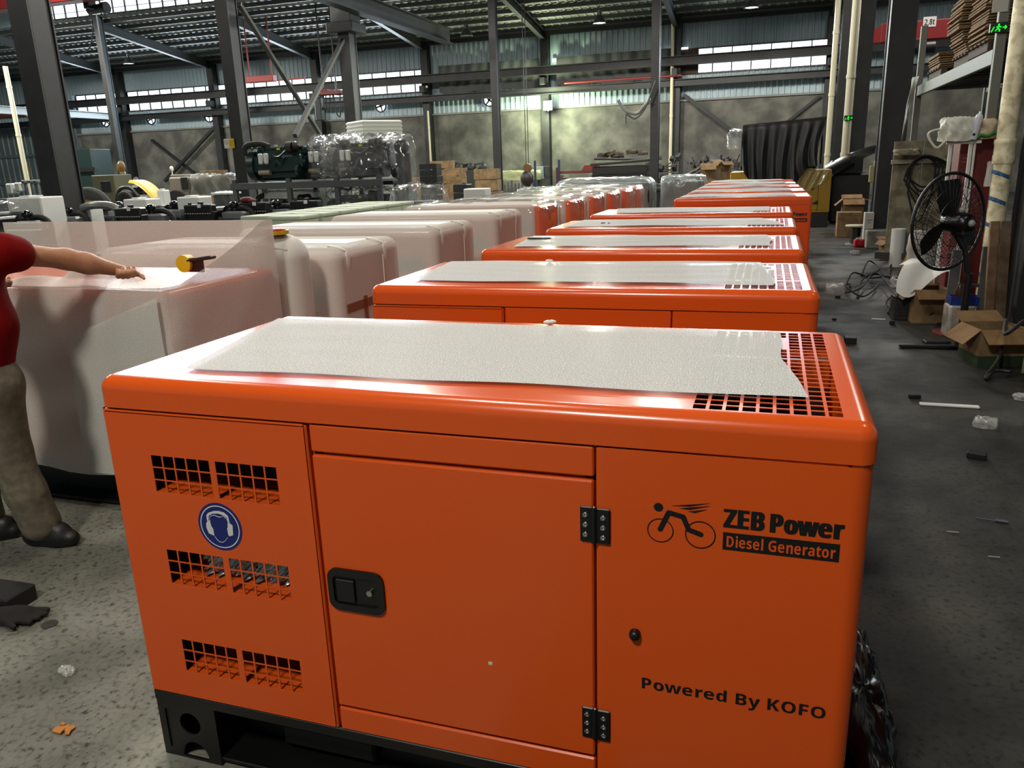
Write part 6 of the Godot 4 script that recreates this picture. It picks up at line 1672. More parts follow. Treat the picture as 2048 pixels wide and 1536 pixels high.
		for i in 10: cg.cyl(Vector3(rnd(-q[2] / 2, q[2] / 2), 1.2, 0.2), Vector3(rnd(-q[2] / 2, q[2] / 2), rnd(1.3, 1.8), 0.2), 0.03, 8)
		tag(part("spare_parts", cg, textured(noise_tex(0.03, [[0.3, Color(0.05, 0.05, 0.055)], [0.6, Color(0.22, 0.21, 0.20)]], 128, 95), 1.5, 0.5), sh), "", "", "", "stuff")
	# black sheet ducts lying before them
	solo("black_duct", G.new().tube(curve([Vector3(-1.1, 1.0, 0), Vector3(-0.5, 0.75, 0), Vector3(0.2, 0.9, 0), Vector3(1.0, 1.3, -0.2)], 18), [0.25, 0.24, 0.22, 0.22, 0.2, 0.2, 0.2, 0.2, 0.2, 0.2, 0.2, 0.2, 0.2, 0.2, 0.2, 0.2, 0.2, 0.2, 0.2], 12).bbox(Vector3(0, 0.35, 0), Vector3(1.4, 0.7, 0.5), 0.03), mat(Color(0.04, 0.042, 0.045), 0.35), "bent black sheet duct on a block, right of the black panels", "duct", P(1345, 352, -26.0) * Vector3(1, 0, 1))
	carton("torn open carton left of the black tarpaulin", P(1416, 350, -24.0) * Vector3(1, 0, 1), Vector3(0.42, 1.45, 0.4), 0.1, "", true)
	carton("crumpled carton leaning beside the black tarpaulin", P(1444, 350, -24.6) * Vector3(1, 0, 1), Vector3(0.36, 1.55, 0.36), 0.7, "", true)
	# hoses slung on the wall by the slender column
	var ho := thing("hose_sling", "grey hoses slung from the slender column, high on the back wall", "hose", P(1270, 220, -28.35))
	part("hose", G.new().tube(curve([Vector3(-0.58, 0.35, 0), Vector3(-0.35, 0.02, 0), Vector3(0.05, -0.12, 0), Vector3(0.3, 0.1, 0), Vector3(0.52, 0.3, 0)], 24), 0.055, 8), mat(Color(0.40, 0.40, 0.39), 0.4), ho)
	part("hose", G.new().tube(curve([Vector3(-0.3, -0.45, 0), Vector3(-0.3, -0.12, 0), Vector3(0, -0.28, 0), Vector3(0.35, 0.05, 0.02), Vector3(0.7, 0.9, 0.05)], 24), 0.03, 8), mat(Color(0.25, 0.25, 0.25), 0.4), ho)
	# tarpaulins hung over the window band, a red pipe below
	for q in [[-9.4, -4.4, "grey tarpaulin hung over the windows right of the flood lamp"], [-15.0, -10.2, "grey sheeting over the windows behind the slender column"]]:
		var rr := []
		for i in 5:
			var row := PackedVector3Array()
			for j in 41:
				var t := j / 40.0
				row.append(Vector3(lerpf(q[0], q[1], t), 6.15 - i * 0.29 - 0.10 * i / 4.0 * absf(sin(t * 9.0)), -35.78 + 0.04 * sin(t * 60.0 + i * 0.4) + 0.03 * sin(t * 23.0)))
			rr.append(row)
		solo("tarpaulin", G.new().rows(rr), mat(Color(0.24, 0.25, 0.255), 0.7), q[2], "tarpaulin", Vector3.ZERO, 0.0, "tarpaulins over the window band")
	solo("red_pipe", G.new().rod(Vector3(-8.9, 5.0, -35.2), Vector3(-3.9, 5.0, -35.2), 0.045, 8), mat(Color(0.45, 0.12, 0.11), 0.5), "thin red pipe running along the dark beam, right of the flood lamp", "pipe")
	# the gap of daylight by the flood lamp
	solo("window_gap", G.new().bbox(P(1128, 119, BACK + 0.06), Vector3(1.05, 0.13, 0.02), 0.0), PANE, "narrow bright gap in the boarded windows above the flood lamp", "window")
	solo("window_gap", G.new().bbox(P(1352, 98, BACK + 0.12), Vector3(1.0, 0.08, 0.02), 0.0), PANE, "narrow bright gap left of the bright window", "window")
	# tarpaulined machine on the yellow generator
	var yg := thing("yellow_generator", "big yellow generator with black triangles, under clear film at the end of the aisle", "generator", Vector3(-1.02, 0, -20.2))
	part("skid_base", G.new().bbox(Vector3(1.13, 0.17, -0.55), Vector3(2.26, 0.34, 1.1), 0.01), BLACK, yg)
	part("canopy", G.new().bbox(Vector3(1.13, 0.83, -0.55), Vector3(2.28, 0.98, 1.12), 0.02), mat(Color(0.60, 0.47, 0.03), 0.4), yg)
	part("door_line", G.new().bbox(Vector3(2.0, 0.8, 0.011), Vector3(0.012, 0.85, 0.002), 0.0).bbox(Vector3(1.9, 0.4, 0.011), Vector3(0.6, 0.008, 0.002), 0.0), mat(Color(0.22, 0.17, 0.02), 0.6), yg)
	part("black_triangle", G.new().prism(PackedVector2Array([Vector2(1.87, 0.55), Vector2(2.02, 0.52), Vector2(2.01, 0.63)]), 0.002, Vector3(0, 0, 0.014)).prism(PackedVector2Array([Vector2(1.78, 0.86), Vector2(1.9, 0.92), Vector2(1.9, 0.87)]), 0.002, Vector3(0, 0, 0.014)), PRINT, yg)
	var yf := []
	for i in 12:
		var row := PackedVector3Array()
		for j in 19:
			var t := j / 18.0; var s := i / 11.0
			row.append(Vector3(1.45 + 0.75 * t - 0.30 * s * (1.0 - t), 1.36 - s * lerpf(0.95, 0.25, t), 0.05 + 0.035 * sin(t * 26.0 + s * 4.0) + 0.02 * s))
		yf.append(row)
	part("film", G.new().rows(yf), clear(Color(0.70, 0.66, 0.42), 0.35, 0.2), yg)
	var tp := thing("tarpaulin_machine", "machine under a black pleated tarpaulin, at the end of the aisle", "machine", Vector3(0.1, 1.33, -20.62))
	part("machine", G.new().bbox(Vector3(0, 0.46, 0), Vector3(1.62, 0.92, 0.7), 0.03), dk, tp)
	var tr := []
	for i in 26:
		var row := PackedVector3Array()
		var s := i / 25.0
		for j in 73:
			var t := j / 72.0
			var x := lerpf(-0.88, 0.90, t)
			var drop := s * lerpf(1.05, 1.75, 0.5 + 0.5 * sin(t * 5.2 - 1.2)) if s > 0.25 else s * 1.1
			var y := 1.06 + 0.10 * t - maxf(0.0, (s - 0.25) / 0.75) * (1.08 + 0.65 * sin(clampf(t * 1.15, 0, 1) * PI))
			var z := -0.42 + minf(s, 0.25) / 0.25 * 0.90
			var pl := (0.035 * sin(t * 47.0 + 2.0 * sin(s * 3.0)) + 0.03 * sin(t * 23.0 + s * 4.0)) * maxf(0.0, s - 0.2)
			row.append(Vector3(x * (1.0 - 0.10 * maxf(0.0, s - 0.3)) + 0.05 * sin(s * 6.0) * t, y, z + pl + 0.1 * maxf(0.0, s - 0.25)))
		tr.append(row)
	part("tarpaulin", G.new().rows(tr), mat(Color(0.030, 0.030, 0.031), 0.38), tp)
	for sd in [-1.0, 1.0]:
		var sr := []
		for i in 12:
			var row := PackedVector3Array()
			for j in 15:
				var t := j / 14.0; var s := i / 11.0
				row.append(Vector3(sd * (0.885 + 0.02 * sin(t * 20.0 + s * 3.0) * s + 0.02 * s), 1.07 + 0.05 * sd - s * 1.0, lerpf(-0.42, 0.47, t)))
			sr.append(row)
		part("tarpaulin", G.new().rows(sr, false, sd < 0), mat(Color(0.030, 0.030, 0.031), 0.38), tp)
	part("film_tuft", crumple(Vector3(-0.98, 0.72, 0.2), Vector3(0.4, 0.42, 0.4), 0.12, 97, 6, 24, 2.2, 4.0), FILM, tp)
	part("white_panel", G.new().prism(PackedVector2Array([Vector2(-0.92, 0.12), Vector2(-0.72, 0.12), Vector2(-0.9, 0.6)]), 0.02, Vector3(0, 0, 0.42)), mat(Color(0.55, 0.56, 0.55), 0.5), tp)
	# black hood beside it
	var bh := thing("black_hood", "glossy black machine hood tilted on a dark machine, right of the tarpaulin", "machine", Vector3(1.68, 0, -21.6))
	var hh := []
	for i in 9:
		var row := PackedVector3Array()
		var s := i / 8.0
		for j in 13:
			var t := j / 12.0
			row.append(Vector3(lerpf(-0.52, 0.58, t), 1.38 + 0.46 * t - 0.35 * s * s * (1.0 - 0.5 * t) + 0.06 * sin(t * PI), 0.1 + 0.55 * s))
		hh.append(row)
	part("hood", G.new().rows(hh), mat(Color(0.05, 0.052, 0.055), 0.25), bh)
	part("machine", G.new().bbox(Vector3(0.05, 0.6, -0.1), Vector3(0.95, 1.2, 0.8), 0.05).bbox(Vector3(-0.1, 1.3, -0.1), Vector3(0.6, 0.4, 0.6), 0.05), mat(Color(0.025, 0.026, 0.028), 0.5), bh)

# ---------------------------------------------------------------- the cluttered bay at the right
func right_bay() -> void:
	var grime := textured(noise_tex(0.012, [[0.3, Color(0.36, 0.34, 0.27)], [0.7, Color(0.52, 0.50, 0.41)]], 256, 101), 0.9, 0.7)
	var white := mat(Color(0.76, 0.76, 0.74), 0.5)
	# pedestal fan seen from behind
	var hub := P(1897, 444, -7.55)
	var foot := Vector3(1.60, 0, -7.48)
	var o := thing("pedestal_fan", "black industrial pedestal fan with a round wire guard", "fan", foot)
	var n := Vector3(-0.62, 0.0, -0.78).normalized()      # the way it blows
	var head := hub - foot
	var side := Vector3.UP.cross(n).normalized()
	var R := 0.40
	var rim := G.new()
	var pts := PackedVector3Array()
	for k in 49: pts.append(head + (side * cos(TAU * k / 48) + Vector3.UP * sin(TAU * k / 48)) * R)
	rim.tube(pts, 0.014, 8, false)
	part("guard_rim", rim, BLACK, o)
	var wg := G.new()
	for f in [-1.0, 1.0]:      # rear and front cages: spiral wires from hub to rim, and rings
		for k in 44:
			var w := PackedVector3Array()
			for s in 6:
				var t := s / 5.0
				var a: float = TAU * k / 44 + 0.55 * (1.0 - t) * f
				var r := lerpf(0.08, R, t)
				w.append(head + (side * cos(a) + Vector3.UP * sin(a)) * r + n * f * 0.085 * (1.0 - pow(t, 3.0)))
			wg.tube(w, 0.0022, 4, false)
		for q in [0.08, 0.2, 0.3]:
			var w := PackedVector3Array()
			for s in 31: w.append(head + (side * cos(TAU * s / 30) + Vector3.UP * sin(TAU * s / 30)) * q + n * f * 0.085 * (1.0 - pow((q - 0.08) / 0.32, 3.0)))
			wg.tube(w, 0.003, 4, false)
	part("wire_guard", wg, BLACK, o)
	for k in 3:
		var a := TAU * k / 3 + 1.45
		var d := side * cos(a) + Vector3.UP * sin(a)
		var e := n.cross(d)
		var bl := []
		for i in 6:
			var t := i / 5.0
			var wd := 0.05 + 0.05 * sin(t * PI * 0.8)
			bl.append(PackedVector3Array([head + d * (0.06 + 0.29 * t) - e * wd + n * 0.03, head + d * (0.06 + 0.29 * t), head + d * (0.06 + 0.29 * t) + e * wd - n * 0.03]))
		part("blade", G.new().rows(bl), mat(Color(0.03, 0.03, 0.032), 0.45), o)
	var back := Basis(side, -n, side.cross(-n))
	part("motor", G.new().lathe([Vector2(0, -0.02), Vector2(0.075, -0.02), Vector2(0.085, 0.03), Vector2(0.085, 0.15), Vector2(0.07, 0.20), Vector2(0.03, 0.215), Vector2(0, 0.215)], head, back, 24), mat(Color(0.025, 0.025, 0.027), 0.3), o)
	part("switch_box", G.new().bbox(head - n * 0.13 + Vector3(0, -0.075, 0), Vector3(0.09, 0.06, 0.12), 0.01, Basis(side, Vector3.UP, side.cross(Vector3.UP))), BLACK, o)
	var kb := part("knob", G.new().ball(head - n * 0.12 + Vector3(0, 0.105, 0), Vector3(0.026, 0.028, 0.026)).ball(head - n * 0.22, Vector3(0.03, 0.03, 0.03)), mat(Color(0.55, 0.55, 0.54), 0.3), o)
	kb.set_meta("label", "pale knob on the motor")
	part("badge", G.new().ball(head - n * 0.10 + side * -0.083 + Vector3(0, 0.0, 0), Vector3(0.03, 0.04, 0.03)), mat(Color(0.50, 0.40, 0.30), 0.4), o)
	var neck := head - n * 0.09 + Vector3(0, -0.09, 0)
	part("neck", G.new().rod(neck, neck * Vector3(0.45, 1, 0.45) + Vector3(0, -0.12, 0), 0.03), BLACK, o)
	part("pole", G.new().cyl(Vector3(0, 0.08, 0), Vector3(0.0, 0.62, 0), 0.03, 14).cyl(Vector3(0, 0.6, 0), Vector3(neck.x * 0.45, neck.y - 0.1, neck.z * 0.45), 0.022, 14), BLACK, o)
	part("collar", G.new().cyl(Vector3(0, 0.02, 0), Vector3(0, 0.12, 0), 0.045, 14, 0.036), BLACK, o)
	part("clamp", G.new().cyl(Vector3(0, 0.58, 0), Vector3(0, 0.66, 0), 0.036, 12), BLACK, o)
	part("foot", G.new().bbox(Vector3(-0.12, 0.02, 0.0), Vector3(0.72, 0.03, 0.055), 0.006, Basis(Vector3.UP, 0.06)), mat(Color(0.09, 0.09, 0.09), 0.5), o)
	part("foot", G.new().bbox(Vector3(0.04, 0.022, 0.08), Vector3(0.09, 0.034, 0.34), 0.006, Basis(Vector3.UP, 0.12)), mat(Color(0.13, 0.13, 0.13), 0.5), o)
	solo("black_block", G.new().bbox(Vector3(0, 0.022, 0), Vector3(0.21, 0.044, 0.10), 0.008), mat(Color(0.06, 0.06, 0.06), 0.6), "flat black block on the fan's foot bar", "block", F(1876, 684, 0.04) * Vector3(1, 0, 1) + Vector3(0, 0.0, -0.06), 0.15)
	# fire cabinet
	var rc := thing("fire_cabinet", "tall red fire cabinet with a sloped top", "cabinet", Vector3(1.98, 0, -9.25))
	part("body", G.new().bbox(Vector3(-0.02, 0.94, -0.1), Vector3(0.42, 1.68, 0.34), 0.008), mat(Color(0.36, 0.03, 0.035), 0.45), rc)
	part("top", G.new().bbox(Vector3(-0.02, 1.79, -0.08), Vector3(0.46, 0.02, 0.42), 0.005, Basis(Vector3.RIGHT, 0.12)), mat(Color(0.60, 0.09, 0.07), 0.4), rc)
	part("louvre", G.new().bbox(Vector3(-0.17, 1.58, 0.072), Vector3(0.06, 0.012, 0.006), 0.0).bbox(Vector3(-0.17, 1.545, 0.072), Vector3(0.06, 0.012, 0.006), 0.0), mat(Color(0.55, 0.25, 0.24), 0.5), rc)
	part("label", crumple(Vector3(0.07, 1.42, 0.075), Vector3(0.10, 0.24, 0.02), 0.012, 103, 6, 16, 2.0, 9.0), white, rc)
	# white ladder-like frame with bag, can, greens
	var wf := thing("white_rack", "white steel frame standing before the red cabinet", "frame", Vector3(1.72, 0, -8.95))
	for x in [-0.10, 0.075, 0.11]: part("upright", G.new().bbox(Vector3(x, 0.86, 0), Vector3(0.03 if x < 0.1 else 0.016, 1.72, 0.03), 0.003), white, wf)
	part("top_bar", G.new().bbox(Vector3(0.01, 1.735, 0), Vector3(0.30, 0.03, 0.05), 0.003), white, wf)
	part("slot", G.new().bbox(Vector3(0.094, 1.35, 0.014), Vector3(0.012, 0.12, 0.004), 0.0), PRINT, wf)
	var bg := thing("plastic_bag", "crumpled white carrier bag on the white frame", "bag", Vector3(1.66, 1.752, -8.95))
	part("bag", crumple(Vector3(0, 0.10, 0), Vector3(0.30, 0.21, 0.16), 0.035, 107, 8, 30, 2.4, 7.0), mat(Color(0.74, 0.75, 0.70), 0.4), bg)
	part("handle", G.new().tube(curve([Vector3(-0.10, 0.12, 0.02), Vector3(-0.22, 0.10, 0.03), Vector3(-0.25, 0.05, 0.03), Vector3(-0.17, -0.06, 0.04), Vector3(-0.10, 0.0, 0.05)], 20), 0.012, 6), mat(Color(0.74, 0.75, 0.70), 0.4), bg)
	part("bag", crumple(Vector3(0.26, 0.09, -0.04), Vector3(0.16, 0.17, 0.14), 0.03, 109, 6, 24, 2.4, 8.0), mat(Color(0.66, 0.60, 0.52), 0.4), bg)
	var cn := thing("spray_can", "white spray can leaning on the carrier bag", "can", Vector3(1.79, 1.752, -8.90))
	cn.rotation_degrees = Vector3(0, 0, -10)
	part("can", G.new().lathe([Vector2(0, 0), Vector2(0.034, 0), Vector2(0.036, 0.01), Vector2(0.036, 0.205), Vector2(0.025, 0.235), Vector2(0.014, 0.24), Vector2(0.014, 0.262), Vector2(0, 0.264)], Vector3.ZERO, Basis(), 20), mat(Color(0.70, 0.71, 0.76), 0.3), cn)
	part("mark", G.new().cyl(Vector3(-0.005, 0.05, 0.033), Vector3(-0.005, 0.05, 0.0375), 0.013, 14), PRINT, cn)
	solo("green_net", G.new().tube(curve([Vector3(-0.04, 0, 0), Vector3(0, 0.03, 0), Vector3(0.06, 0.02, 0), Vector3(0.12, 0.05, 0), Vector3(0.16, 0.04, 0)], 16), 0.016, 6), mat(Color(0.16, 0.42, 0.10), 0.6), "bright green net tie beside the spray can", "net", Vector3(1.86, 1.765, -8.90))
	# pale board wall with hoses
	var bw := thing("board_screen", "grimy pale board screen beside the broad dark column", "screen", Vector3(2.12, 0, -13.2))
	for x in [-0.28, 0.12]: part("board", G.new().bbox(Vector3(x, 1.0, 0), Vector3(0.39, 1.62, 0.04), 0.006), grime, bw)
	part("board", G.new().bbox(Vector3(0.52, 1.0, 0.02), Vector3(0.39, 1.62, 0.04), 0.006), grime, bw)
	part("rail", G.new().bbox(Vector3(0.1, 1.52, 0.05), Vector3(1.2, 0.06, 0.04), 0.004), mat(Color(0.55, 0.54, 0.48), 0.5), bw)
	part("skirting", G.new().bbox(Vector3(0.0, 0.16, 0.3), Vector3(1.3, 0.10, 0.08), 0.006, Basis(Vector3.UP, -0.4)), mat(Color(0.20, 0.20, 0.19), 0.6), bw)
	var hs := thing("hose_coil", "coil of black hose hanging over the pale board screen", "hose", Vector3(2.02, 1.52, -13.06))
	for k in 5:
		var ww := 0.10 + 0.045 * k
		var dp: float = [0.86, 0.42, 0.62, 0.36, 0.5][k]
		part("hose", G.new().tube(curve([Vector3(-0.12 - ww * 0.4, -dp * 0.5, 0.03 + k * 0.012), Vector3(-0.10 - ww * 0.3, -0.08, 0.05), Vector3(0.0, 0.05 + k * 0.008, 0.06 + 0.012 * k), Vector3(0.06 + ww, -0.06, 0.05), Vector3(0.05 + ww * 0.9, -dp * 0.6, 0.03), Vector3(-0.02 + ww * 0.2, -dp, 0.04 + k * 0.01), Vector3(-0.12 - ww * 0.4, -dp * 0.5, 0.03 + k * 0.012)], 40), 0.0135, 7), RUBBER, hs)
	var jr := solo("jersey", crumple(Vector3(0, 0.03, 0), Vector3(0.34, 0.07, 0.2), 0.035, 113, 5, 24, 2.4, 7.0), grime, "greasy rag bundle stuck on the hose rail by the dark column", "rag", Vector3(1.80, 1.62, -13.05))
	# taped white pipe
	var tp := thing("taped_pipe", "stained white drain pipe wound with blue tape", "pipe", Vector3(2.055, 0, -8.80))
	part("pipe", G.new().cyl(Vector3(0, 0.0, 0), Vector3(0, 9.8, 0), 0.083, 24), PVC, tp)
	part("socket", G.new().lathe([Vector2(0.084, 1.52), Vector2(0.097, 1.53), Vector2(0.097, 1.60), Vector2(0.092, 1.61), Vector2(0.092, 1.70), Vector2(0.098, 1.71), Vector2(0.098, 1.745), Vector2(0.084, 1.75)], Vector3.ZERO, Basis(), 24), PVC, tp)
	part("socket", G.new().lathe([Vector2(0.084, 0.26), Vector2(0.092, 0.27), Vector2(0.092, 0.36), Vector2(0.084, 0.37)], Vector3.ZERO, Basis(), 24), PVC, tp)
	for k in 5:
		var st := []
		for i in 17:
			var a := PI * 1.15 * i / 16.0 + 0.9
			var y := 1.42 - k * 0.245 + 0.035 * (cos(a) * -1.0)
			var row := PackedVector3Array([Vector3(cos(a) * 0.0848, y - 0.019, sin(a) * 0.0848), Vector3(cos(a) * 0.0848, y + 0.019, sin(a) * 0.0848)])
			st.append(row)
		part("blue_tape", G.new().rows(st, false, false), textured(noise_tex(0.09, [[0.45, Color(0.06, 0.24, 0.42)], [0.6, Color(0.40, 0.55, 0.66)]], 128, 117, 1, FastNoiseLite.TYPE_CELLULAR), 8.0, 0.4, false), tp)
	# planks
	for q in [[P(1985, 560, -8.12).x, -8.12, 0.11, Color(0.40, 0.30, 0.20), "brown plank leaning by the taped pipe"], [P(2004, 560, -8.1).x, -8.1, 0.09, Color(0.31, 0.235, 0.16), "darker plank leaning behind the brown one"]]:
		solo("plank", G.new().bbox(Vector3(0, 0.52, 0), Vector3(q[2], 1.04, 0.03), 0.003, Basis(Vector3.RIGHT, -0.12)), textured(noise_tex(0.03, [[0.3, q[3]], [0.7, q[3].lightened(0.15)]], 128, 119), 1.5, 0.8), q[4], "plank", Vector3(q[0], 0.0, q[1]), 0.25, "planks by the taped pipe")
	# grey stand with blue tray
	var gs := thing("grey_stand", "grey steel stand behind the fan, a blue tray before it", "stand", Vector3(1.82, 0, -8.45))
	part("upright", G.new().bar(Vector3(-0.16, 0, 0.05), Vector3(-0.13, 0.75, 0.0), 0.085, 0.04), mat(Color(0.33, 0.34, 0.34), 0.5), gs)
	part("upright", G.new().bar(Vector3(0.12, 0, 0.05), Vector3(0.12, 0.78, 0.0), 0.08, 0.04), mat(Color(0.28, 0.29, 0.29), 0.5), gs)
	part("crossbar", G.new().bar(Vector3(-0.14, 0.4, 0.02), Vector3(0.12, 0.42, 0.02), 0.03, 0.03).bar(Vector3(-0.16, 0.06, 0.05), Vector3(0.2, 0.06, 0.05), 0.05, 0.05), mat(Color(0.2, 0.2, 0.2), 0.5), gs)
	var blk := solo("white_block", G.new().bbox(Vector3(0, 0.15, 0), Vector3(0.19, 0.30, 0.22), 0.012), textured(noise_tex(0.02, [[0.3, Color(0.50, 0.49, 0.45)], [0.6, Color(0.68, 0.67, 0.63)]], 128, 121), 1.5, 0.8), "stained white block beneath the blue tray", "block", Vector3(1.665, 0, -8.02), 0.1)
	var tr := thing("blue_tray", "blue plastic tray with a bottle, on the white block behind the fan pole", "tray", Vector3(1.70, 0.30, -8.03))
	var tg := G.new().bbox(Vector3(0, 0.004, 0), Vector3(0.23, 0.008, 0.15), 0.0)
	for q in [-1.0, 1.0]: tg.bbox(Vector3(q * 0.113, 0.04, 0), Vector3(0.006, 0.08, 0.15), 0.0).bbox(Vector3(0, 0.04, q * 0.073), Vector3(0.22, 0.08, 0.006), 0.0)
	part("tray", tg, mat(Color(0.03, 0.16, 0.46), 0.45), tr)
	solo("bottle", G.new().lathe([Vector2(0, 0), Vector2(0.038, 0), Vector2(0.04, 0.01), Vector2(0.04, 0.11), Vector2(0.018, 0.15), Vector2(0.018, 0.19), Vector2(0, 0.19)], Vector3.ZERO, Basis(), 16), mat(Color(0.22, 0.14, 0.09), 0.2), "brown bottle standing in the blue tray", "bottle", Vector3(1.66, 0.31, -8.03))
	# boxes
	var cb := carton("open carton with a green band, at the right behind the cream cabinet", Vector3(1.73, 0, -7.05), Vector3(0.34, 0.30, 0.34), 0.22, "", true)
	part("green_band", G.new().bbox(Vector3(0, 0.045, 0), Vector3(0.343, 0.09, 0.343), 0.0), mat(Color(0.13, 0.20, 0.10), 0.7), cb)
	var wc := carton("open carton with a dark lining under the white cloth", P(1853, 600, -8.75) * Vector3(1, 0, 1), Vector3(0.30, 0.34, 0.30), 0.1, "", true)
	var cl := []
	for i in 13:
		var row := PackedVector3Array()
		for j in 15:
			var u := i / 12.0; var v := j / 14.0
			var fall := pow(maxf(0.0, v - 0.45) / 0.55, 1.4) * (0.16 + 0.14 * sin(u * 4.2 + 0.5))
			row.append(Vector3(-0.24 + 0.46 * u + 0.04 * sin(v * 5.0), 0.145 + 0.05 * sin(u * 6.0 + v * 2.0) * (1.0 - v) - fall + 0.03 * sin(u * 3.0), -0.16 + 0.30 * v + 0.02 * sin(u * 9.0)))
		cl.append(row)
	solo("white_cloth", G.new().rows(cl, false, false), mat(Color(0.80, 0.80, 0.79), 0.7), "white cloth draped over the open carton left of the fan", "cloth", P(1853, 548, -8.72) - Vector3(0, 0.08, 0))
	carton("flat white carton under the cloth's left side", P(1815, 610, -8.95) * Vector3(1, 0, 1), Vector3(0.15, 0.36, 0.18), 0.1, "", false, mat(Color(0.62, 0.62, 0.60), 0.6))
	# battery
	var bt := thing("battery", "grey ribbed battery standing on the floor among black cables", "battery", Vector3(1.32, 0, -8.82), 0.12)
	part("case", G.new().bbox(Vector3(0, 0.11, 0), Vector3(0.20, 0.22, 0.16), 0.008), mat(Color(0.15, 0.155, 0.155), 0.5), bt)
	part("lid", G.new().bbox(Vector3(0, 0.235, 0), Vector3(0.205, 0.03, 0.165), 0.006), mat(Color(0.12, 0.125, 0.125), 0.5), bt)
	var rb := G.new()
	for i in 5: rb.bbox(Vector3(-0.05 + i * 0.025, 0.10, 0.081), Vector3(0.006, 0.13, 0.004), 0.001)
	for i in 4: rb.bbox(Vector3(0, 0.05 + i * 0.035, 0.081), Vector3(0.11, 0.006, 0.004), 0.001)
	part("rib", rb, mat(Color(0.10, 0.105, 0.105), 0.5), bt)
	for x in [-0.06, 0.06]: part("terminal", G.new().cyl(Vector3(x, 0.25, 0.03), Vector3(x, 0.27, 0.03), 0.012, 10), STEEL, bt)
	# tangle of cables
	var lines := [[[1690, 566], [1705, 548], [1740, 545], [1775, 555], [1800, 560], [1830, 545]], [[1692, 572], [1720, 580], [1745, 550], [1765, 556], [1785, 585], [1776, 612]], [[1723, 540], [1735, 524], [1752, 524], [1758, 540], [1735, 545]], [[1715, 582], [1722, 560], [1748, 548], [1790, 552], [1812, 590], [1822, 600]],
		[[1780, 545], [1782, 520], [1810, 512], [1850, 503]], [[1790, 560], [1800, 530], [1820, 520], [1828, 555], [1815, 580], [1775, 590], [1778, 612]], [[1830, 602], [1860, 590], [1885, 570], [1895, 555]], [[1828, 622], [1850, 602], [1880, 598], [1870, 628], [1835, 625]], [[1700, 555], [1690, 575], [1725, 585], [1755, 566], [1740, 552]], [[1850, 618], [1875, 596], [1900, 570], [1910, 556]]]
	for i in lines.size():
		var ps := []
		for q in lines[i]:
			var c := F(q[0], q[1] + 8, 0.05)
			ps.append(Vector3(c.x, 0.03 + 0.09 * absf(sin(q[0] * 0.13 + i)), c.z))
		ps[0].y = 0.016
		ps[ps.size() - 1].y = 0.016
		solo("cable", G.new().tube(curve(ps, 40), 0.0105, 6), RUBBER, ["black cable looping toward the orange row", "black cable running into the battery", "small black cable loop at the left of the tangle", "black cable crossing the middle of the tangle", "black cable rising toward the fan", "black cable arching over the battery", "black cable before the open carton", "black cable ring right of the battery", "black cable ring lying left in the tangle", "black cable at the foot of the grey stand"][i], "cable", Vector3.ZERO, 0.0, "black cables tangled on the floor")
	# farther bits along the aisle edge
	solo("foam_roll", G.new().lathe([Vector2(0, 0), Vector2(0.10, 0), Vector2(0.10, 0), Vector2(0.10, 0.56), Vector2(0.10, 0.56), Vector2(0.05, 0.565), Vector2(0.05, 0.55), Vector2(0, 0.55)], Vector3.ZERO, Basis(), 24), mat(Color(0.78, 0.79, 0.78), 0.7), "upright white foam roll by the pale boards", "roll", Vector3(1.80, 0, -13.05), 0.0)
	solo("yellow_sack", G.new().bbox(Vector3(0, 0.2, 0), Vector3(0.14, 0.42, 0.08), 0.03, Basis(Vector3.BACK, -0.25)), mat(Color(0.55, 0.42, 0.03), 0.5), "yellow sack leaning right of the foam roll", "sack", P(1822, 510, -12.3) * Vector3(1, 0, 1) + Vector3(0, 0.01, 0))
	solo("white_sack", crumple(Vector3(0, 0.3, 0), Vector3(0.3, 0.6, 0.25), 0.06, 127, 8, 24, 2.4, 4.0), mat(Color(0.62, 0.62, 0.60), 0.6), "rumpled white sack between the yellow sack and the fan", "sack", P(1843, 500, -11.9) * Vector3(1, 0, 1))
	carton("small torn carton right of the plinth", Vector3(2.20, 0, -14.6) + Vector3(-0.35, 0, 0.35), Vector3(0.24, 0.28, 0.22), 0.5, "", true)
	carton("small brown carton lying before the torn one", P(1768, 520, -13.9) * Vector3(1, 0, 1), Vector3(0.20, 0.12, 0.16), 0.2)
	var stl := thing("stool", "round stool with a pale seat on a black drum, beyond the red box", "stool", F(1709, 489) * Vector3(1, 0, 1))
	part("seat", G.new().lathe([Vector2(0, 0.33), Vector2(0.17, 0.33), Vector2(0.19, 0.345), Vector2(0.185, 0.365), Vector2(0, 0.375)], Vector3.ZERO, Basis(), 24), mat(Color(0.62, 0.60, 0.50), 0.5), stl)
	part("drum", G.new().cyl(Vector3(0, 0.02, 0), Vector3(0, 0.33, 0), 0.085, 18), BLACK, stl)
	part("base_disc", G.new().cyl(Vector3(0, 0, 0), Vector3(0, 0.02, 0), 0.17, 20), mat(Color(0.5, 0.5, 0.47), 0.5), stl)
	var rbx := thing("red_packet", "glossy red packet on the floor before the stool", "packet", F(1712, 489) * Vector3(1, 0, 1) + Vector3(0.02, 0, 0.42), 0.2)
	part("packet", G.new().bbox(Vector3(0, 0.07, 0), Vector3(0.20, 0.14, 0.14), 0.02), mat(Color(0.55, 0.03, 0.04), 0.25), rbx)
	part("film", crumple(Vector3(0.03, 0.13, 0), Vector3(0.16, 0.06, 0.12), 0.03, 131, 4, 18, 2.2, 9.0), FILM, rbx)
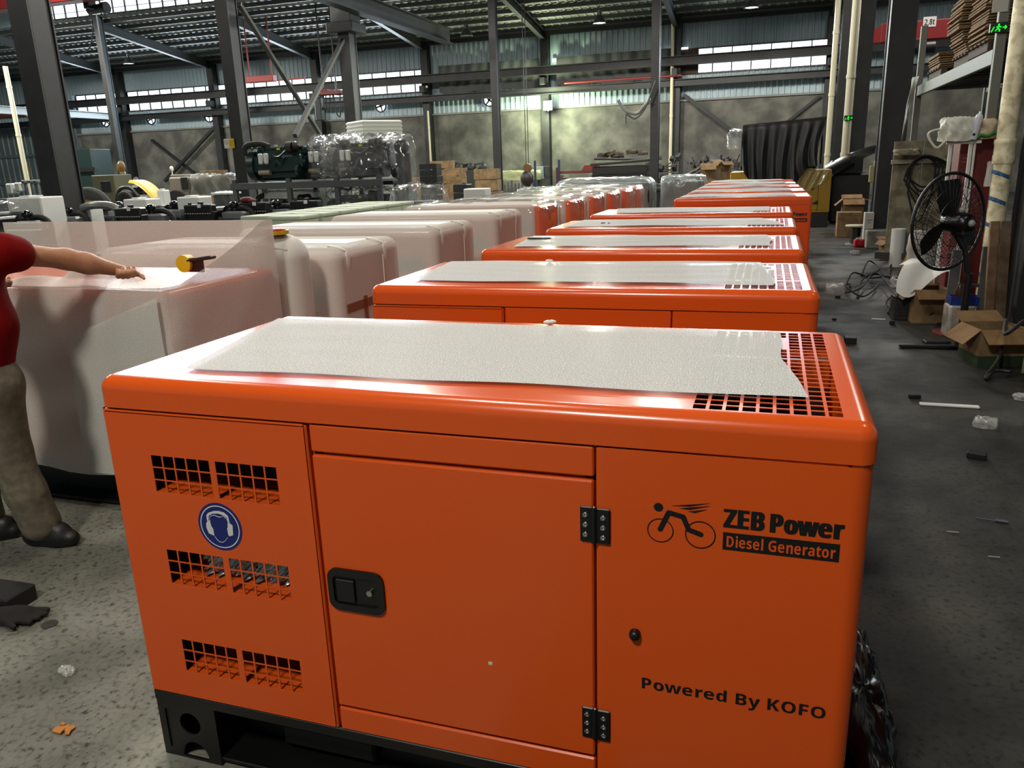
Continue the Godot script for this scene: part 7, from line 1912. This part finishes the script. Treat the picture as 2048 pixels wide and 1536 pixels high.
	for q in [[1737, 452, 0.32, 0.30, "upper white printed box at the broad column's foot"], [1736, 480, 0.0, 0.32, "lower white printed box at the broad column's foot"]]:
		var p := P(1737, 470, -15.9)
		var bx := thing("white_box", q[4], "box", Vector3(p.x - 0.02, q[2] + 0.0, p.z), 0.0, "white boxes at the broad column")
		part("box", G.new().bbox(Vector3(0, q[3] / 2, 0), Vector3(0.16, q[3] - 0.004, 0.2), 0.008), mat(Color(0.64, 0.64, 0.62), 0.6), bx)
		part("print", G.new().bbox(Vector3(0.01, q[3] * 0.55, 0.101), Vector3(0.09, 0.012, 0.002), 0.0).bbox(Vector3(0.0, q[3] * 0.40, 0.101), Vector3(0.07, 0.010, 0.002), 0.0), mat(Color(0.25, 0.25, 0.25), 0.6), bx)
	carton("brown carton with a hand hole, beyond the stool", Vector3(1.50, 0, -17.9), Vector3(0.46, 0.50, 0.4), 0.0)
	carton("open brown carton behind the carton with the hand hole", Vector3(1.62, 0, -18.7), Vector3(0.42, 0.72, 0.4), 0.0, "", true)
	solo("pinned_card", G.new().bbox(Vector3(0, 0, 0), Vector3(0.17, 0.30, 0.05), 0.01).bbox(Vector3(0.02, 0.19, 0), Vector3(0.08, 0.09, 0.04), 0.01), mat(Color(0.60, 0.58, 0.40), 0.5), "pale yellow card pinned left of the broad column", "card", P(1748, 348, -16.52))
	solo("post_frame", G.new().bar(Vector3(0, 0, 0), Vector3(0, 1.75, 0), 0.05, 0.05).bar(Vector3(0, 1.7, 0), Vector3(0.28, 1.76, 0), 0.05, 0.05), STEEL, "slim steel post with a bent head left of the broad column", "post", P(1743, 420, -18.5) * Vector3(1, 0, 1))
	# the rack with cardboard
	var rk := thing("storage_rack", "pale steel storage rack loaded with cardboard at the upper right", "rack", Vector3(2.05, 0, -9.6))
	var rkm := mat(Color(0.40, 0.41, 0.38), 0.55)
	for q in [[0.02, 0.02], [0.95, 0.02], [0.0, -4.7], [0.95, -4.7]]: part("post", G.new().bbox(Vector3(q[0], 1.75, q[1]), Vector3(0.09, 3.5, 0.08), 0.005), rkm, rk)
	for q in [[0.0, 2.56], [0.95, 2.56]]: part("beam", G.new().bbox(Vector3(q[0], q[1], -2.34), Vector3(0.05, 0.15, 4.7), 0.006), rkm, rk)
	for i in 12: part("cross_bar", G.new().bbox(Vector3(0.475, 2.56, -0.3 - i * 0.37), Vector3(0.9, 0.04, 0.05), 0.003), mat(Color(0.13, 0.13, 0.13), 0.4), rk)
	var pw := mat(Color(0.25, 0.21, 0.16), 0.8)
	var stacks := [[0.32, -0.75, 1.0, 0.9, "tall pile of flat cardboard near the rack's front post"], [0.35, -1.75, 1.2, 0.8, "brown leaning pile of flat cardboard in the middle of the rack"], [0.35, -3.45, 0.22, 0.9, "low pile of flat cardboard at the rack's far end"]]
	for s in stacks:
		var pl := thing("pallet", "wooden pallet under the " + s[4], "pallet", Vector3(2.05 + s[0], 2.64, -9.6 + s[1]))
		for i in 3: part("bearer", G.new().bbox(Vector3(-0.3 + i * 0.3, 0.05, 0), Vector3(0.08, 0.09, s[3]), 0.004), pw, pl)
		for i in 5: part("board", G.new().bbox(Vector3(0, 0.105, -s[3] / 2 + 0.07 + i * (s[3] - 0.14) / 4.0), Vector3(0.74, 0.02, 0.1), 0.002), pw, pl)
		var st := thing("cardboard_stack", s[4], "cardboard", Vector3(2.05 + s[0], 2.757, -9.6 + s[1]))
		var shared: MeshInstance3D = null
		var nn := int(s[2] / 0.028)
		for i in nn:
			var at := Vector3(rnd(-0.025, 0.025) - 0.10 * sin(i * 0.12) * (1.0 if s[1] == -1.75 else 0.2), 0.014 + i * 0.028, rnd(-0.02, 0.02))
			if shared == null:
				shared = part("cardboard_sheet", G.new().bbox(Vector3.ZERO, Vector3(0.70, 0.018, s[3] - 0.1), 0.002), CARD, st)
				shared.position = at
			else: again(shared, st, at, Basis(Vector3.BACK, rnd(-0.02, 0.02))).name = "cardboard_sheet"
	var hd := []
	for i in 15:
		var row := PackedVector3Array()
		for j in 9:
			var v := i / 14.0; var u := j / 8.0
			row.append(Vector3(-0.05 + 0.03 * sin(u * 9.0 + v * 3.0) - 0.05 * v, 0.32 - 1.02 * v * (0.75 + 0.25 * sin(u * 5.0 + 1.0)), -0.25 + 0.62 * u * (1.0 - 0.55 * v) + 0.03 * sin(v * 9.0)))
		hd.append(row)
	solo("plastic_drape", G.new().rows(hd), clear(Color(0.34, 0.32, 0.27), 0.75, 0.35), "dusty plastic sheet hanging from the rack's far end", "sheet", Vector3(1.98, 2.42, -14.0))
	# green exit sign, papers on the dark column
	exit_sign(P(1998, 55, -9.50), "large green exit sign on the rack post at the upper right", 0.155)
	solo("paper_notice", G.new().bbox(Vector3(0, 0, 0), Vector3(0.14, 0.2, 0.004), 0.0), mat(Color(0.66, 0.66, 0.63), 0.6), "white paper notice above the large green exit sign", "paper", P(2002, 2, -9.52))
	# red crane girder marked 2.8t
	var cg := thing("crane_girder", "red crane girder with a white load plate, at the upper right", "crane", Vector3(0, 0, -24.0))
	part("girder", G.new().bbox(Vector3(6.2, 4.62, 0), Vector3(7.6, 0.46, 0.4), 0.02).prism(PackedVector2Array([Vector2(2.2, 4.40), Vector2(2.45, 4.40), Vector2(2.45, 4.85), Vector2(2.2, 4.70)]), 0.38, Vector3(0, 0, 0.19)), mat(Color(0.42, 0.06, 0.065), 0.5), cg)
	var lp := part("load_plate", G.new().bbox(Vector3(3.515, 4.80, 0.205), Vector3(0.30, 0.24, 0.01), 0.002), mat(Color(0.72, 0.70, 0.70), 0.5), cg)
	txt("2.8t", "lettering", 3.40, 4.725, 0.23, 0.14, PRINT, lp, 0.2115)
	part("trolley", G.new().cyl(Vector3(3.2, 4.22, 0.1), Vector3(3.7, 4.22, 0.1), 0.15, 18).bbox(Vector3(3.2, 4.32, 0.1), Vector3(0.3, 0.2, 0.3), 0.02), mat(Color(0.07, 0.075, 0.08), 0.45), cg)
	# cream cabinet with hose at the right edge
	var cc := thing("cream_cabinet", "grimy cream machine cabinet cut by the right edge of the frame", "machine", Vector3(2.02, 0, -6.55), -0.35)
	part("cabinet", G.new().prism(PackedVector2Array([Vector2(-0.16, 0.10), Vector2(0.45, 0.10), Vector2(0.45, 0.66), Vector2(0.0, 0.66), Vector2(-0.10, 0.50), Vector2(-0.16, 0.20)]), 0.6, Vector3(0, 0, 0.3)), grime, cc)
	part("plinth", G.new().bbox(Vector3(0.18, 0.06, 0), Vector3(0.5, 0.09, 0.5), 0.01), BLACK, cc)
	part("white_post", G.new().bbox(Vector3(0.0, 0.84, 0.0), Vector3(0.02, 0.36, 0.02), 0.002).bbox(Vector3(0.12, 1.01, 0), Vector3(0.24, 0.02, 0.02), 0.002), white, cc)
	solo("rubber_hose", G.new().tube(curve([F(2047, 642, 0.5), F(2010, 668, 0.42), F(2012, 640, 0.3), F(2000, 710, 0.14), F(1975, 748, 0.03), F(1973, 757, 0.02), F(1990, 742, 0.04), F(2022, 744, 0.06)], 48), 0.013, 8), RUBBER, "black rubber hose hanging off the cream cabinet to the floor", "hose")

# ---------------------------------------------------------------- what lies on the floor
func floor_litter() -> void:
	var blk := mat(Color(0.035, 0.035, 0.035), 0.6)
	solo("foam_strip", G.new().bbox(Vector3(0, 0.008, 0), Vector3(0.36, 0.014, 0.045), 0.004), mat(Color(0.82, 0.83, 0.82), 0.6), "long white foam strip lying in the aisle", "foam strip", F(1898, 813), -0.02)
	for q in [[1829, 797, Vector3(0.075, 0.03, 0.035), 0.2, "small black block near the end of the foam strip"], [1953, 916, Vector3(0.095, 0.035, 0.06), -0.3, "black block in the right foreground of the aisle"], [1784, 649, Vector3(0.05, 0.04, 0.04), 0.0, "small black cube before the battery"], [1881, 652, Vector3(0.06, 0.03, 0.05), 0.1, "small black cube by the white block"], [1668, 640, Vector3(0.04, 0.02, 0.03), 0.4, "tiny black chip beside the second generator"],
			[1675, 596, Vector3(0.05, 0.03, 0.05), 0.2, "black chip before the clear bag"], [1700, 686, Vector3(0.10, 0.06, 0.12), 0.0, "black rubber block beside the nearest generator's far corner"]]:
		solo("black_chip", G.new().bbox(Vector3(0, q[2].y / 2, 0), q[2], 0.004), blk, q[4], "block", F(q[0], q[1]), q[3], "black blocks on the floor")
	for q in [[1670, 586, Vector3(0.24, 0.10, 0.2), "crumpled clear bag on the aisle floor"], [1968, 855, Vector3(0.12, 0.05, 0.09), "crumpled clear wrapper in the right foreground"], [2043, 800, Vector3(0.09, 0.03, 0.08), "clear wrapper at the right edge of the frame"], [1880, 668, Vector3(0.20, 0.025, 0.12), "pinkish film scrap before the white block"], [1710, 508, Vector3(0.16, 0.05, 0.12), "scrap of clear film before the red packet"], [1645, 450, Vector3(0.3, 0.1, 0.2), "clear film bundle by the yellow generator"], [1800, 575, Vector3(0.2, 0.12, 0.16), "clear film over the battery's cables"], [135, 1347, Vector3(0.055, 0.012, 0.035), "small clear wrapper on the left floor"]]:
		solo("clear_wrapper", crumple(Vector3(0, q[2].y / 2, 0), q[2], 0.3 * q[2].y + 0.008, int(q[0]), 5, 26, 2.2, 1.2 / q[2].y * 0.4), clear(Color(0.85, 0.86, 0.84) if q[0] != 1880 else Color(0.75, 0.35, 0.32), 0.35, 0.15), q[3], "wrapper", F(q[0], q[1]) + Vector3(0, 0.004, 0), 0.3 * int(q[0]) , "clear wrappers on the floor")
	solo("paper_scrap", G.new().bbox(Vector3(0, 0.004, 0), Vector3(0.13, 0.006, 0.05), 0.0), mat(Color(0.66, 0.66, 0.64), 0.7), "white paper scrap left of the battery", "paper", F(1757, 639), -0.15)
	solo("paper_scrap", G.new().bbox(Vector3(0, 0.003, 0), Vector3(0.09, 0.004, 0.07), 0.0), mat(Color(0.50, 0.50, 0.46), 0.7), "grey paper scrap behind the fan's foot", "paper", F(1940, 683), 0.1)
	solo("white_tube", G.new().cyl(Vector3(-0.09, 0.02, 0), Vector3(0.09, 0.02, -0.02), 0.016, 12), mat(Color(0.72, 0.72, 0.70), 0.5), "short white tube before the grey stand", "tube", F(1865, 640), 0.1)
	solo("orange_packet", G.new().bbox(Vector3(0, 0.03, 0), Vector3(0.22, 0.05, 0.14), 0.015), mat(Color(0.62, 0.33, 0.20), 0.4), "orange and white packet under the cables right of the battery", "packet", F(1843, 622), 0.2)
	# broom-like marks are stains in the concrete; a fallen screwdriver
	solo("screwdriver", G.new().cyl(Vector3(-0.05, 0.006, 0), Vector3(0.03, 0.006, 0.004), 0.003, 8).cyl(Vector3(0.03, 0.008, 0.004), Vector3(0.08, 0.008, 0.006), 0.008, 8), mat(Color(0.30, 0.32, 0.38), 0.4), "small screwdriver lying at the right of the aisle", "tool", F(1975, 1041), -0.1)
	for q in [[1905, 1065, 0.05, "short pale splinter near the screwdriver"], [1988, 1115, 0.045, "second pale splinter nearer the camera"]]:
		solo("splinter", G.new().bbox(Vector3(0, 0.003, 0), Vector3(q[2], 0.004, 0.006), 0.0), mat(Color(0.55, 0.55, 0.52), 0.7), q[3], "splinter", F(q[0], q[1]), 0.05)
	# glossy black film bundle by the nearest generator's right end
	solo("black_film_bundle", crumple(Vector3(0, 0.16, 0), Vector3(0.10, 0.30, 0.62), 0.02, 141, 16, 60, 3.0, 8.0), BLACKFILM, "glossy black film bundle at the right end of the nearest generator", "bundle", Vector3(0.292, 0.01, -1.95), 0.02)
	# near left: gloves, tray, crumbs
	var gl := thing("work_glove", "dark brown work glove lying before the black foam slab", "glove", F(45, 1240), 0.25)
	var bones := [[Vector3(-0.13, 0.02, 0.0), Vector3(-0.02, 0.022, 0.0), 0.030, 0.038], [Vector3(-0.05, 0.02, 0.02), Vector3(0.01, 0.02, -0.01), 0.03, 0.034]]
	for i in 4: bones.append([Vector3(0.0, 0.02, -0.035 + i * 0.022), Vector3(0.085 - 0.012 * absf(i - 1.0), 0.016, -0.05 + i * 0.030), 0.0145, 0.011])
	bones.append([Vector3(-0.05, 0.02, 0.03), Vector3(0.02, 0.016, 0.075), 0.015, 0.011])
	var gg := flesh(bones, 0.006, 0.008)
	for i in gg.v.size(): gg.v[i].y = maxf(gg.v[i].y, 0.001)
	part("glove", gg, mat(Color(0.085, 0.06, 0.06), 0.85), gl)
	part("cuff", G.new().tube(curve([Vector3(-0.16, 0.022, 0), Vector3(-0.12, 0.022, 0)], 3), 0.035, 12), mat(Color(0.07, 0.05, 0.05), 0.85), gl)
	solo("foam_slab", G.new().bbox(Vector3(0, 0.035, 0), Vector3(0.30, 0.07, 0.14), 0.006), mat(Color(0.055, 0.058, 0.058), 0.75), "black foam slab on the floor at the left edge", "slab", F(-8, 1205), 0.03)
	solo("disc", G.new().cyl(Vector3.ZERO, Vector3(0, 0.003, 0), 0.03, 20), mat(Color(0.22, 0.22, 0.20), 0.5), "thin grey disc beside the brown glove", "disc", F(99, 1249))
	solo("stick", G.new().bbox(Vector3(0, 0.003, 0), Vector3(0.04, 0.004, 0.004), 0.0), mat(Color(0.5, 0.48, 0.42), 0.7), "pale match-like stick near the glove", "stick", F(24, 1268), 0.5)
	var k := 0
	var where := ["left", "middle", "right", "lowest", "topmost"]
	for q in [[118, 1464, 0.035], [130, 1460, 0.03], [141, 1462, 0.028], [137, 1468, 0.022], [127, 1452, 0.018]]:
		solo("tape_crumb", G.new().bbox(Vector3(0, 0.005, 0), Vector3(q[2], 0.007, q[2] * 0.6), 0.001, Basis(Vector3.UP, k * 0.7) * Basis(Vector3.RIGHT, 0.15)), mat(Color(0.72, 0.47, 0.20), 0.7), where[k] + " of the orange-tan tape crumbs on the left floor", "crumb", F(q[0], q[1]) + Vector3(0, 0.002, 0), 0.0, "tape crumbs")
		k += 1
	var gp := G.new()
	for i in 26:
		var c := F(rnd(125, 210), rnd(1400, 1530))
		gp.bbox(c + Vector3(0, 0.002, 0), Vector3(rnd(0.003, 0.009), 0.003, rnd(0.002, 0.005)), 0.0, Basis(Vector3.UP, rnd(0, 3)))
	tag(solo("grit", gp, mat(Color(0.55, 0.55, 0.52), 0.7), "scatter of pale grit on the left floor", "grit"), "", "", "", "stuff")
	# pale cord handle of a tool bag before the nearest generator, at the lower edge
	var tb := thing("tool_bag", "dark bag with a pale rope handle, before the nearest generator at the lower edge", "bag", Vector3(-0.43, 0, -1.33))
	part("bag", G.new().rbox(Vector3(0, 0.085, 0), Vector3(0.22, 0.17, 0.13), 0.03, 4), mat(Color(0.07, 0.085, 0.085), 0.7), tb)
	part("handle", G.new().tube(curve([Vector3(-0.085, 0.14, 0.0), Vector3(-0.06, 0.20, 0.0), Vector3(0.0, 0.226, 0.0), Vector3(0.055, 0.20, 0.0), Vector3(0.085, 0.14, 0.0)], 24), 0.008, 8), mat(Color(0.60, 0.55, 0.42), 0.7), tb)
